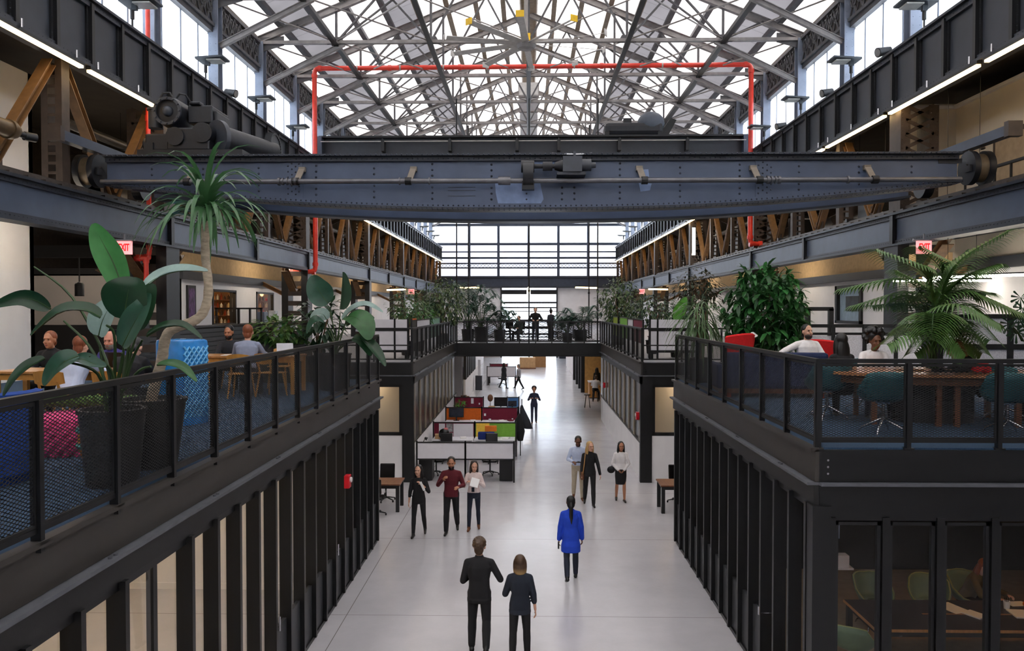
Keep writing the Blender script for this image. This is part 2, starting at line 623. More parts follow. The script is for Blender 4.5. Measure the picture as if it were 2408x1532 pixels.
MB().box(-10.2, 10.2, ye - 0.6, ye, 7.65, 7.78).build('flange', GIRD, t)
t = thing('end_wall_rails', 'dark blue grid of rails over the bright far end wall', 'rails')
for z, h in ((12.46, .28), (11.6, .14), (10.94, .22), (10.34, .16), (9.85, .16)):
    MB().box(-10.2, 10.2, ye - .18, ye - .02, z - h / 2, z + h / 2).build('rail', STEEL, t)
for x in (-6.5, -3.3, 0, 3.25, 6.5):
    MB().box(x - .14, x + .14, ye - .3, ye - .02, 8.95, 14.9).build('post', STEEL, t)
lt = MB()
for i in range(52):
    x = -10 + i * 0.385
    lt.bar((x, ye - .1, 9.9), (x + .385, ye - .1, 10.3) if i % 2 else (x + .385, ye - .1, 10.3), .05, .05)
    lt.bar((x, ye - .1, 10.3), (x + .385, ye - .1, 9.9), .05, .05)
lt.build('lattice', STEEL, t)
MB().box(-10.2, 10.2, ye - .2, ye - .02, 14.4, 14.7).build('rail', STEEL, t)
t = thing('end_opening_frame', 'black framework across the bright far end opening', 'frame')
for z, h in ((7.2, .5), (6.05, .2), (5.5, .16), (5.1, .08), (4.1, .08), (2.6, .2)):
    MB().box(-3.05, 3.15, ye - .12, ye, z - h / 2, z + h / 2).build('rail', BLACK, t)
for x in (-3.0, 0.05, 3.1):
    MB().box(x - .08, x + .08, ye - .2, ye, 0, 7.7).build('post', BLACK, t)
lt = MB()
for i in range(20):
    x = -3 + i * .305
    lt.bar((x, ye - .05, 5.6), (x + .3, ye - .05, 5.95), .04, .04)
    lt.bar((x, ye - .05, 5.95), (x + .3, ye - .05, 5.6), .04, .04)
lt.build('lattice', M('gold_lattice', (170, 140, 80), 0.5), t)

# roof ----------------------------------------------------------------
ZR, ZE, XE = 19.95, 15.75, 10.6


def roof_z(x):
    return ZR - (ZR - ZE) * abs(x) / XE


NS = 9
for s in (-1, 1):
    for i in range(NS):
        xa, xb = s * XE * i / NS, s * XE * (i + 1) / NS
        v = []
        for z_ in (0.12, 0.16):
            v += [(xa, -34, roof_z(xa) + z_), (xb, -34, roof_z(xb) + z_), (xb, 88, roof_z(xb) + z_), (xa, 88, roof_z(xa) + z_)]
        b = MB().add(v, [(0, 1, 2, 3), (7, 6, 5, 4), (0, 4, 5, 1), (1, 5, 6, 2), (2, 6, 7, 3), (3, 7, 4, 0)])
        g = i in (4, 7)
        o = struct(b, 'ceiling_' + SIDE[s], ROOFG if g else ROOFT, '%s strip of %s roof sheeting down from the ridge on the %s slope' % (ORD[i], 'greyer' if g else 'bright translucent', SIDE[s]), 'roof')
    for i in range(NS + 1):
        x = s * XE * (i + (0.12 if i == 0 else 0)) / NS
        w = MB().box(x - .06, x + .06, -34, 88, roof_z(x) - .12, roof_z(x) + .11)
        w.box(x - .11, x + .11, -34, 88, roof_z(x) - .13, roof_z(x) - .10)
        struct(w, 'roof_purlin_beam', TRUSSD if i > 4 else M('tan_purlin', (158, 144, 126), 0.6, var=0.2), '%s purlin down from the ridge on the %s roof slope' % (ORD[i], SIDE[s]), 'purlin')
struct(MB().box(-.45, .45, -34, 88, ZR - .02, ZR + .1), 'ceiling_ridge', MATS['tan_purlin'], 'dark ridge strip along the top of the roof', 'roof')

# clerestory --------------------------------------------------------
CLER = M('pale_blue_grey_steel', (128, 136, 152), 0.5, var=0.12, scale=3)
wn = 4
for s in (-1, 1):
    for k in range(-8, 19):
        y0, y1 = YB(k), YB(k + 1)
        xs = sorted((s * 10.38, s * 10.42))
        o = struct(MB().box(xs[0], xs[1], y0 + .2, min(88, y1) - .2, 12.05, 14.35), 'window_%d' % wn, FROST, '%s clerestory window from the front on the %s side' % ((ORD + ['twenty-first', 'twenty-second', 'twenty-third', 'twenty-fourth', 'twenty-fifth', 'twenty-sixth', 'twenty-seventh'])[k + 8], SIDE[s]), 'window')
        wn += 1
        f = MB()
        for yy in (y0 + .95, y0 + 2.2, y0 + 3.45):
            f.box(min(s * 10.36, s * 10.40), max(s * 10.36, s * 10.40), yy - .025, yy + .025, 12.05, 14.35)
        f.build('window_frame', CLER, o)
        f = MB().box(min(s * 10.2, s * 10.45), max(s * 10.2, s * 10.45), y0, y1, 14.33, 14.5)
        f.build('window_frame', TRUSSD, o)
    xs = sorted((s * 10.43, s * 10.5))
    struct(MB().box(xs[0], xs[1], -34, 88, 14.4, 15.9), 'wall_' + SIDE[s], M('eaves_board', (96, 90, 84), 0.8), 'dim eaves board above the %s clerestory windows' % SIDE[s], 'wall')
    xs = sorted((s * 10.43, s * 10.5))
    struct(MB().box(xs[0], xs[1], -34, 88, 11.2, 12.06), 'wall_' + SIDE[s], GIRD, 'sill wall below the %s clerestory windows' % SIDE[s], 'wall')
# ================================================================ main steelwork
def rivet(b, p, n, r=0.022):
    """low dome head at p pointing along n"""
    p, n = V(p), V(n)
    a = n.orthogonal().normalized()
    c = n.cross(a)
    k = len(b.v)
    vs = [p + a * (r * math.cos(i * PI / 3)) + c * (r * math.sin(i * PI / 3)) for i in range(6)]
    vs += [p + n * r * .8]
    b.add(vs, [(i, (i + 1) % 6, 6) for i in range(6)])


FAR = 87.6
for s in (-1, 1):
    sd = SIDE[s]
    xf = s * 9.5

    def xb(a, c):
        p, q = xf + s * a, xf + s * c
        return (min(p, q), max(p, q))
    # upper plate girder
    g = thing('plate_girder', 'deep riveted upper plate girder along the %s side' % sd, 'girder')
    MB().box(*xb(.02, .08), -34, FAR, 10.66, 12.02).build('web', GIRD, g)
    MB().box(*xb(-.14, .36), -34, FAR, 12.02, 12.08).box(*xb(-.06, .02), -34, FAR, 11.9, 12.02).build('top_flange', GIRD, g)
    MB().box(*xb(-.14, .36), -34, FAR, 10.58, 10.64).box(*xb(-.06, .02), -34, FAR, 10.64, 10.74).build('bottom_flange', GIRD, g)
    st = MB().box(*xb(-.1, .02), -.055, .055, 10.66, 11.98).box(*xb(-.02, .02), -.12, .12, 10.66, 11.98)
    first = None
    ribs = MB()
    y = 12.1
    n = 0
    while y < FAR:
        if first is None:
            first = st.build('stiffener', BLACK, g)
            first.location = (0, y, 0)
        else:
            c = first.copy()
            COL.objects.link(c)
            c.parent = g
            c.location = (0, y, 0)
        if y < 45:
            for zz in range(12):
                for dy in (-.09, .09):
                    rivet(ribs, (xf - s * .02, y + dy, 10.8 + zz * .1), (-s, 0, 0), .016)
        y += 1.29
        n += 1
    yy = 12.0
    while yy < 50:
        rivet(ribs, (xf - s * .06, yy, 11.96), (-s, 0, 0), .016)
        rivet(ribs, (xf - s * .06, yy, 10.69), (-s, 0, 0), .016)
        yy += .14
    ribs.build('rivets', GIRD, g)
    # lower runway beam
    g = thing('runway_beam', 'slate blue lower crane runway beam along the %s side' % sd, 'beam')
    MB().box(*xb(.03, .08), -34, FAR - 1, 7.08, 7.82).build('web', BLUEW, g)
    MB().box(*xb(-.1, .32), -34, FAR - 1, 7.82, 7.88).box(*xb(-.02, .03), -34, FAR - 1, 7.72, 7.82).build('top_flange', GIRD, g)
    MB().box(*xb(-.1, .32), -34, FAR - 1, 7.02, 7.07).box(*xb(-.02, .03), -34, FAR - 1, 7.07, 7.17).build('bottom_flange', GIRD, g)
    r = MB().box(*xb(.1, .18), -34, FAR - 1, 7.88, 8.02).box(*xb(.04, .24), -34, FAR - 1, 7.88, 7.92)
    yy = 8
    while yy < 60:
        r.cbox((xf + s * .02, yy, 7.91), (.1, .22, .05))
        yy += .55
    r.build('crane_rail', M('rail_iron', (70, 62, 56), 0.5, var=0.3), g)
    ys = [7.9, 21.1, 27.8, 34.4, 47.65, 54.3, 60.9, 67.5, 74.2, 80.8]
    sb = MB().box(*xb(-.08, .04), -.09, .09, 7.08, 7.82)
    for yy in ys:
        sb.build('stiffener', BLACK, g, loc=(0, yy, 0))
    rb = MB()
    yy = 8
    while yy < 40:
        rivet(rb, (xf - s * .02, yy, 7.12), (-s, 0, 0), .015)
        rivet(rb, (xf - s * .02, yy, 7.77), (-s, 0, 0), .015)
        yy += .13
    rb.build('rivets', GIRD, g)
    # built-up columns
    for i, yc in enumerate((7.9, 21.1, 34.4, 47.65, 60.9, 74.2, 86.9)):
        c = thing('steel_column', '%s big riveted brown column from the front on the %s side' % (ORD[i], sd), 'column', (s * 9.95, yc, 0), group='main steel columns')
        hi = MB()
        for sx in (-1, 1):
            hi.box(sx * .36 - .06, sx * .36 + .06, -.38, .38, 7.9, 10.58)
            hi.box(sx * .36 - .12, sx * .36 + .12, -.40, -.36, 7.9, 10.58)
        if s < 0 or i > 0:
            hi.build('shaft', BROWN, c)
        lw = MB()
        for sx in (-1, 1):
            lw.box(sx * .42 - .08, sx * .42 + .08, -.45, .45, DECK, 7.02)
            lw.box(sx * .42 - .14, sx * .42 + .14, -.47, -.43, DECK, 7.02)
        lw.build('lower_shaft', BLACK, c)
        bt = MB()
        z = 8.05 if (s < 0 or i > 0) else 11
        while z < 10.5:
            bt.bar((-.36, -.395, z), (.36, -.395, z + .36), .09, .02, (0, 1, 0))
            bt.bar((.36, -.395, z), (-.36, -.395, z + .36), .09, .02, (0, 1, 0))
            z += .36
        z = DECK + .1
        while z < 6.9:
            bt.box(-.42, .42, -.46, -.44, z, z + .2)
            z += .42
        bt.build('lacing', BROWN, c)
        rv = MB()
        for zz in range(24 if (s < 0 or i > 0) else 0):
            for sx in (-.44, -.28, .28, .44):
                rivet(rv, (sx, -.4, 7.95 + zz * .11), (0, -1, 0), .018)
        if rv.v:
            rv.build('rivets', BROWN, c)
    # trussed panels between the girders: posts and diagonals
    k = 0
    pys = []
    for yc in (7.9, 21.1, 34.4, 47.65, 60.9, 74.2):
        for j in (1, 2):
            pys.append(yc + 13.26 * j / 3)
    for i, yp in enumerate(pys):
        if s > 0 and yp < 21:
            continue
        p = MB()
        for sx in (-.15, .15):
            p.box(sx - .03, sx + .03, -.17, .17, 8.02, 10.58)
            p.box(sx - .07, sx + .07, -.19, -.16, 8.02, 10.58)
        z = 8.2
        while z < 10.5:
            p.box(-.15, .15, -.18, -.165, z, z + .06)
            z += .2
        o = p.build('steel_post', BROWN, loc=(s * 9.92, yp, 0))
        tag(o, '%s slim riveted post from the front between the girders on the %s side' % (ORD[i - (2 if s > 0 else 0)], sd), 'post', 'slim posts between the girders')
    nodes = sorted([7.9, 21.1, 34.4, 47.65, 60.9, 74.2, 86.9] + pys)
    for i in range(len(nodes) - 1):
        m = (nodes[i] + nodes[i + 1]) / 2
        if s > 0 and m < 21:
            continue
        v = thing('diagonal_brace', '%s V-shaped pair of tan braces from the front on the %s side' % (ORD[i - (3 if s > 0 else 0)], sd), 'brace', group='V braces between the girders')
        MB().ibeam((s * 9.92, nodes[i] + .25, 10.5), (s * 9.92, m - .1, 8.1), .22, .18, .02, .02).build('leg', TANST, v)
        MB().ibeam((s * 9.92, nodes[i + 1] - .25, 10.5), (s * 9.92, m + .1, 8.1), .22, .18, .02, .02).build('leg', TANST, v)
        MB().box(s * 9.92 - .03, s * 9.92 + .03, m - .4, m + .4, 8.02, 8.35).build('gusset_plate', BROWN, v)
    # warm light strips under the girder
    for i in range(17):
        y0 = 12.58 + 4.42 * i
        y1 = min(y0 + 4.22, FAR - .2)
        t = thing('light_strip', '%s warm linear light from the front under the %s upper girder' % (ORD[i], sd), 'light', (xf - s * .08, y0, 10.5), group='linear lights under the girders')
        MB().box(-.05, .05, .1, y1 - y0, -.035, 0.015).build('diffuser', LED, t)
        MB().box(-.06, .06, .06, y1 - y0 + .04, .015, .08).build('housing', BLACK, t)
        for q in (.3, 2.1, 3.9):
            MB().cyl((-s * .09, q, .08), (-s * .09, q, .24), .022, n=8).build('clamp', CHROME, t)
    # floodlights on posts above the girder
    fl = []
    for i in range(15):
        y = (19.42 if s < 0 else 19.86) + 4.42 * i
        if i == 0:
            f = thing('floodlight', '', 'floodlight', (s * 9.62, y, 12.08), group='flat floodlights on the girders')
            MB().cyl((0, 0, 0), (0, 0, .45), .025, n=8).cyl((0, 0, .35), (0, 0, .6), .05, n=10).box(-.06, .06, -.06, .06, 0, .03).build('post', BLACK, f)
            h = MB()
            h.add([(s * .2, -.3, .68), (s * .2, .3, .68), (-s * .62, .3, .74), (-s * .62, -.3, .74), (s * .2, -.3, .74), (s * .2, .3, .74), (-s * .62, .3, .79), (-s * .62, -.3, .79)],
                  [(0, 1, 2, 3), (7, 6, 5, 4), (0, 4, 5, 1), (1, 5, 6, 2), (2, 6, 7, 3), (3, 7, 4, 0)])
            h.box(min(0, -s * .06), max(0, -s * .06) + .06, -.05, .05, .56, .7)
            h.build('head', M('floodlight_grey', (64, 70, 76), 0.5), f)
            MB().box(min(-s * .1, -s * .52), max(-s * .1, -s * .52), -.22, .22, .665, .70).build('lens', M('floodlight_lens', (190, 190, 182), 0.4), f)
            f0 = f
        else:
            f = dup(f0, (s * 9.62, y, 12.08))
        f['label'] = '%s flat floodlight from the front on the %s girder' % (ORD[i], sd)
    # steel members of the clerestory
    for kk in range(3, 19):
        y = YB(kk)
        b = MB().box(-.16, .16, -.2, -.16, 12.08, 15.5).box(-.16, .16, .16, .2, 12.08, 15.5).box(-.03, .03, -.16, .16, 12.08, 15.5)
        for zz in range(14):
            rivet(b, (.09, -.2, 12.2 + zz * .22), (0, -1, 0), .016)
            rivet(b, (-.09, -.2, 12.2 + zz * .22), (0, -1, 0), .016)
        tag(b.build('clerestory_column', CLER, loc=(s * 10.2, y, 0)), '%s pale clerestory column from the front on the %s side' % (ORD[kk - 3], sd), 'column', 'clerestory columns')
        if kk < 18:
            t = thing('eaves_lattice_girder', '%s lattice girder from the front above the %s clerestory' % (ORD[kk - 3], sd), 'lattice girder', (s * 10.2, y, 0), group='eaves lattice girders')
            MB().box(-.07, .07, .2, BAY - .2, 15.42, 15.52).build('top_chord', TRUSSD, t)
            MB().box(-.07, .07, .2, BAY - .2, 14.5, 14.6).build('bottom_chord', TRUSSD, t)
            l = MB()
            for q in range(8):
                ya, yb2 = .2 + q * .5, .7 + q * .5
                l.bar((0, ya, 14.58), (0, yb2, 15.44), .05, .05)
                l.bar((0, yb2, 14.58), (0, ya, 15.44), .05, .05)
                pts = [(0, ya + .25 + .2 * math.cos(a), 15.1 + .22 * math.sin(a)) for a in [PI * e / 4 for e in range(9)]]
                l.tube(pts, .03, 5)
            l.build('lattice', TRUSSD, t)

# ---------------------------------------------------------------- roof trusses
for k in range(4, 19):
    y = YB(k)
    T = thing('roof_truss', '%s grey steel roof truss counted from the front' % ORD[k - 4], 'roof truss', (0, y, 0), group='roof trusses')
    zc = 15.5
    for s in (-1, 1):
        MB().ibeam((s * 10.25, 0, roof_z(10.25) - .28), (s * .05, 0, ZR - .25), .2, .26, .025, .03).build('top_chord', TRUSS, T)
        MB().ibeam((s * 10.05, 0, 13.95), (s * 7.0, 0, zc - .05), .16, .17, .02, .03).build('knee_brace', TRUSS, T)
        gp = MB()
        gp.prism([(s * 10.2, zc - .35), (s * 9.3, zc - .1), (s * 9.3, zc + .25), (s * 10.2, zc + .2)][::s], -.02, .02)
        gp.v = [(a, c, b_) for a, b_, c in gp.v]
        gp.build('gusset_plate', TRUSSD, T)
        wb = MB()
        for bx, tx in ((7.3, 8.8), (7.3, 7.3), (7.3, 5.5), (3.7, 5.5), (3.7, 3.7), (3.7, 1.85), (0.02, 1.85)):
            wb.bar((s * bx, 0, zc), (s * tx, 0, roof_z(tx) - .3), .09, .07)
        wb.bar((s * 7.3, 0.02, zc), (s * 3.7, 0.02, roof_z(3.7) - .3), .07, .06)
        wb.build('web_members', TRUSSD, T)
        for bx in (7.3, 3.7):
            MB().add([(s * bx + dx, dy, zc + dz) for dy in (-.03, .03) for dx, dz in ((-.35, -.08), (.35, -.08), (.2, .2), (-.2, .2))],
                     [(3, 2, 1, 0), (4, 5, 6, 7), (0, 1, 5, 4), (1, 2, 6, 5), (2, 3, 7, 6), (3, 0, 4, 7)]).build('gusset_plate', TRUSSD, T)
    MB().box(-10.2, 10.2, -.09, -.02, zc - .06, zc + .06).box(-10.2, 10.2, .02, .09, zc - .06, zc + .06).build('bottom_chord', TRUSS, T)
    MB().bar((0, 0, zc), (0, 0, ZR - .3), .08, .08).build('king_post', TRUSSD, T)
for i, x in enumerate((-7.3, -3.7, 0, 3.7, 7.3)):
    ya = 31.2 if x == 0 else 17
    b = MB().box(x - .09, x + .09, ya, 88, 15.34, 15.42).box(x - .025, x + .025, ya, 88, 15.42, 15.58)
    tag(b.build('tie_beam', BLACK), ['outer left', 'inner left', 'central', 'inner right', 'outer right'][i] + ' dark tie beam running along the roof trusses', 'tie beam', 'long tie beams under the roof')
for s in (-1, 1):
    for i, k in enumerate(range(4, 18)):
        y0, y1 = YB(k), YB(k + 1)
        b = MB()
        b.tube([(s * 7.3, y0, 15.52), (s * 3.7, y1, 15.52)], .03, 6)
        b.tube([(s * 7.3, y1, 15.54), (s * 3.7, y0, 15.54)], .03, 6)
        b.tube([(s * 10.1, y0, 15.52), (s * 7.3, y1, 15.52)], .03, 6)
        b.tube([(s * 3.7, y0, 15.52), (0, y1, 15.52)], .025, 6)
        tag(b.build('wind_brace', TRUSS), '%s crossing of thin brace rods from the front under the %s roof slope' % (ORD[i], SIDE[s]), 'brace rods', 'wind brace rods')
# suspended ridge duct
t = thing('ridge_duct', 'pale grey boxed duct hanging under the ridge', 'duct')
MB().box(-.55, .55, 46, 58, 17.6, 18.3).build('duct_body', M('pale_duct', (206, 204, 202), 0.5), t)
for y in (46.5, 50, 54, 57.5):
    MB().box(-.6, .6, y - .05, y + .05, 17.55, 18.35).build('strap', TRUSS, t)

# ---------------------------------------------------------------- ceiling fan
t = thing('ceiling_fan', 'huge grey ten-blade ceiling fan with yellow blade tips', 'ceiling fan', (-.1, 30.2, 15.3))
MB().lathe([(.05, -.2), (.3, -.18), (.36, -.08), (.36, 0), (.1, .1)], n=24).build('hub', TRUSS, t)
YEL = M('safety_yellow', (236, 190, 30), 0.4)
MB().box(-.16, .16, -.14, .14, .1, .36).build('motor', YEL, t)
MB().cyl((0, 0, .3), (0, 0, 4.4), .07, n=10).build('down_rod', TRUSS, t)
for i in range(10):
    a = 2 * PI * i / 10 + .25
    d = V((math.cos(a), math.sin(a), 0))
    n_ = V((-math.sin(a), math.cos(a), 0))
    b = MB()
    vs = []
    for r_, w_ in ((.3, .13), (3.0, .11)):
        p = d * r_
        vs += [p + n_ * w_ + V((0, 0, .05)), p - n_ * w_ - V((0, 0, .03)), p - n_ * w_ - V((0, 0, .05)), p + n_ * w_ + V((0, 0, .03))]
    b.add(vs, [(0, 1, 2, 3), (7, 6, 5, 4), (0, 4, 5, 1), (1, 5, 6, 2), (2, 6, 7, 3), (3, 7, 4, 0)])
    o = b.build('blade', M('fan_blade_grey', (196, 192, 188), 0.45), t)
    MB().bar(d * 3.08 + V((0, 0, -.1)), d * 3.08 + V((0, 0, .12)), .03, .28, d.cross(V((0, 0, 1)))).build('blade_tip', YEL if i in (6, 7, 8) else M('fan_blade_grey', (168, 164, 160)), o)

# ---------------------------------------------------------------- red sprinkler pipes


def pipe(lb, pts, r, coup=()):
    """round pipe with elbows and couplings"""
    t = thing('sprinkler_pipe', lb, 'pipe')
    P = [V(p) for p in pts]
    path = [P[0]]
    for i in range(1, len(P) - 1):
        a = (P[i - 1] - P[i]).normalized()
        c = (P[i + 1] - P[i]).normalized()
        for e in range(5):
            u = e / 4
            q = P[i] + a * (r * 2.2 * (1 - u) ** 2) + c * (r * 2.2 * u ** 2)
            path.append(q)
    path.append(P[-1])
    MB().tube(path, r, 14).build('pipe_run', REDP, t, smooth=60)
    for i in range(len(P) - 1):
        d = P[i + 1] - P[i]
        n = max(1, int(d.length / 3.0))
        for j in range(n + 1):
            u = (j + .08) / (n + .16)
            q = P[i] + d * u
            e = d.normalized() * .07
            MB().cyl(q - e, q + e, r * 1.25, n=14).build('coupling', REDP, t, smooth=60)
    for i in range(len(P) - 1):
        d = P[i + 1] - P[i]
        if abs(d.z) < .1 and d.length > 6:
            for j in range(1, 10):
                q = P[i] + d * (j / 10)
                MB().cyl(q - d.normalized() * .03, q + d.normalized() * .03, r * 1.15, n=12).build('hanger_band', M('galvanised', (190, 186, 180), 0.4), t)
    return t


pipe('red sprinkler pipe arching over the hall behind the front crane beam', [(-10.3, 34.1, 6.97), (-9.1, 34.1, 6.97), (-9.1, 34.1, 15.6), (9.25, 33.75, 15.55), (9.25, 33.75, 8.1), (9.7, 33.75, 8.1)], .1)
pipe('thin far red sprinkler pipe crossing under the roof', [(-9.1, 48.1, 14.6), (-9.1, 48.1, 15.66), (9.1, 48.1, 15.66), (9.1, 48.1, 14.6)], .09)
pipe('red sprinkler riser beside the left column behind the front crane', [(-10.5, 20.3, 6.72), (-9.68, 20.3, 6.72), (-9.68, 20.3, 10.5)], .06)
pipe('short red sprinkler drop under the left runway beam', [(-9.85, 20.0, 6.66), (-9.62, 20.0, 6.66), (-9.62, 20.0, 6.0)], .06)
tag(MB().cbox((-9.75, 20.0, 5.75), (.35, .3, .5)).build('hose_cabinet', M('dark_red', (120, 24, 26), 0.5), bevel=.01), 'dark red hose box below the short sprinkler drop', 'hose box')
pipe('red riser standing before the left clerestory window', [(-9.95, 20.9, 12.1), (-9.95, 20.9, 15.4)], .06)

# ---------------------------------------------------------------- front travelling crane
YC = 17.4
cr = thing('overhead_crane', 'blue slate fish-bellied overhead crane beam spanning the hall', 'overhead crane')


def zb(x):
    return 7.56 + .56 * min(1, abs(x) / 9.2) ** 2.3


def belly(y0, y1, off, th, x0=-9.2, x1=9.15, n=48):
    b = MB()
    vs = []
    for i in range(n + 1):
        x = x0 + (x1 - x0) * i / n
        z = zb(x) + off
        vs += [(x, y0, z), (x, y1, z), (x, y1, z + th), (x, y0, z + th)]
    fs = []
    for i in range(n):
        for j in range(4):
            a, c = i * 4 + j, i * 4 + (j + 1) % 4
            fs.append((a, c, c + 4, a + 4))
    fs += [(3, 2, 1, 0), (n * 4, n * 4 + 1, n * 4 + 2, n * 4 + 3)]
    return b.add(vs, fs)


for yo, nm in ((YC, 'front_girder'), (YC + 2.3, 'rear_girder')):
    b = MB()
    n = 48
    vs, fs = [], []
    for i in range(n + 1):
        x = -9.2 + 18.35 * i / n
        vs += [(x, yo - .015, zb(x)), (x, yo + .015, zb(x)), (x, yo + .015, 8.68), (x, yo - .015, 8.68)]
    for i in range(n):
        for j in range(4):
            a, c = i * 4 + j, i * 4 + (j + 1) % 4
            fs.append((a, c, c + 4, a + 4))
    fs += [(3, 2, 1, 0), (n * 4, n * 4 + 1, n * 4 + 2, n * 4 + 3)]
    b.add(vs, fs)
    w = b.build(nm, CRANE, cr)
    MB().box(-9.2, 9.15, yo - .22, yo + .22, 8.68, 8.72).box(-9.2, 9.15, yo - .1, yo - .015, 8.58, 8.68).build('top_flange', GIRD, w)
    belly(yo - .26, yo + .26, -.05, .05).build('bottom_flange', GIRD, w)
    belly(yo - .12, yo - .015, 0, .1).build('bottom_angle', CRANE, w)
rv = MB()
x = -9.1
while x < 9.1:
    rivet(rv, (x, YC - .1, 8.63), (0, -1, 0), .018)
    rivet(rv, (x, YC - .22, 8.70), (0, -1, 0), .022)
    rivet(rv, (x, YC - .12, zb(x) + .05), (0, -1, 0), .02)
    rivet(rv, (x, YC - .26, zb(x) - .025), (0, -1, 0), .02)
    rivet(rv, (x, YC - .2, zb(x) - .05), (0, 0, -1), .022)
    x += .11
for px in (353, 475, 607, 743, 880, 1017, 1156, 1238, 1321, 1350, 1456, 1596, 1734, 1871, 2009, 2130):
    x = (px - 1243) * YC / FPX
    z = zb(x) + .2
    while z < 8.55:
        rivet(rv, (x, YC - .015, z), (0, -1, 0), .028)
        z += .125
for px in (677, 686, 695, 703, 1777, 1787, 1797, 1806):
    x = (px - 1243) * YC / FPX
    z = zb(x) + .18 + (.06 if px in (686, 703, 1787, 1806) else 0)
    while z < 8.55:
        rivet(rv, (x, YC - .025, z), (0, -1, 0), .027)
        z += .12
rv.build('rivets', M('rivet_dark_slate', (48, 54, 68), .45), cr)
for px in (690, 1792):
    x = (px - 1243) * YC / FPX
    MB().box(x - .2, x + .2, YC - .03, YC - .015, zb(x) + .1, 8.58).build('splice_plate', CRANE, cr)
sh = thing('drive_shaft', None, None)
sh.parent = cr
SHM = M('shaft_steel', (104, 104, 108), 0.35, metal=.5, var=.15)
MB().cyl((-9.2, YC - .28, 8.12), (9.1, YC - .28, 8.12), .055, n=14).build('shaft', SHM, sh, smooth=50)
for px, w, r in ((655, .05, .085), (664, .03, .08), (674, .03, .08), (684, .03, .08), (694, .05, .085), (940, .03, .08), (1010, .03, .08), (1800, .05, .085), (1808, .03, .085), (1817, .03, .085), (1826, .05, .085), (1985, .04, .08)):
    x = (px - 1243) * (YC - .28) / FPX
    MB().cyl((x - w / 2, YC - .28, 8.12), (x + w / 2, YC - .28, 8.12), r, n=14).build('shaft_coupling', SHM, sh, smooth=50)
x = (1186 - 1243) * (YC - .28) / FPX
MB().cyl((x - .13, YC - .28, 8.12), (x + .13, YC - .28, 8.12), .09, n=14).build('shaft_coupling', SHM, sh, smooth=50)
BRK = M('bracket_tan', (128, 118, 106), 0.5, var=.15)
for px in (458, 712, 974, 1500, 1763, 2025):
    x = (px - 1243) * YC / FPX
    sg = 1 if px > 1243 else -1
    b = MB()
    b.bar((x, YC - .1, 8.42), (x + sg * .06, YC - .24, 8.17), .13, .03, (0, -1, .4))
    b.box(x - .07, x + .07, YC - .12, YC - .02, 8.36, 8.46)
    b.build('shaft_bracket', BRK, sh)
    MB().cyl((x + sg * .02, YC - .28, 8.12), (x + sg * .15, YC - .28, 8.12), .085, n=12).build('bearing', BLACK, sh)
PATCH = M('light_blue_patch_paint', (126, 146, 184), 0.5, var=.15)
for poly in ([(1164, 428), (1270, 432), (1278, 470), (1268, 486), (1172, 484), (1166, 455)], [(1236, 374), (1318, 374), (1312, 396), (1240, 398)], [(1504, 402), (1522, 401), (1524, 418), (1505, 420)], [(1500, 433), (1530, 434), (1526, 450), (1504, 453)]):
    b = MB().prism([((px - 1243) * YC / FPX, EYE + (726 - py) * YC / FPX) for px, py in poly][::-1], YC - .021, YC - .016)
    b.v = [(a, c, d) for a, d, c in b.v]
    b.build('paint_patch', PATCH, cr)
xx = (2218 - 1243) * YC / FPX
MB().box(xx - .25, xx + .25, YC - .03, YC - .015, 8.5, 8.6).build('name_plate', GIRD, cr)
b = MB()
for z0_ in (7.83, 7.95, 8.02):
    b.box(-1.75, -1.15, YC - .022, YC - .015, z0_, z0_ + .012)
b.build('cast_plate', GIRD, cr)
dm = thing('drive_motor', None, None)
dm.parent = cr
DRK = M('motor_black', (22, 24, 30), 0.45, var=.2)
MGR = M('motor_grey', (58, 62, 70), 0.45, var=.15)
for nm, mt, bb in (('motor_body', MGR, MB().box(.72, 1.12, YC - .5, YC - .15, 8.28, 8.6)), ('motor_cap', MGR, MB().cyl((1.1, YC - .32, 8.44), (1.32, YC - .32, 8.44), .13, n=16).cyl((1.3, YC - .32, 8.44), (1.42, YC - .32, 8.44), .06, n=12)),
                   ('input_shaft', DRK, MB().cyl((.05, YC - .32, 8.42), (.75, YC - .32, 8.42), .05, n=12).cyl((.3, YC - .32, 8.42), (.5, YC - .32, 8.42), .1, n=14).cyl((.55, YC - .32, 8.42), (.72, YC - .32, 8.42), .08, .14, n=14)),
                   ('gear_wheel', DRK, MB().cyl((-.12, YC - .3, 8.25), (.1, YC - .3, 8.25), .26, n=24).cyl((-.16, YC - .3, 8.42), (.12, YC - .3, 8.42), .13, n=18).box(-.14, .12, YC - .4, YC - .2, 7.92, 8.1)),
                   ('motor_bracket', MGR, MB().box(.6, 1.2, YC - .45, YC, 8.22, 8.28)), ('conduit_post', MGR, MB().box(.95, 1.0, YC - .3, YC - .25, 8.6, 8.74)),
                   ('white_conduit', M('white_cable', (220, 222, 226), 0.5), MB().tube([(.5, YC - .1, 8.73), (.75, YC - .2, 8.70), (.98, YC - .25, 8.68), (1.2, YC - .2, 8.70), (1.35, YC - .1, 8.73)], .018, 6))):
    bb.build(nm, mt, dm, smooth=40)
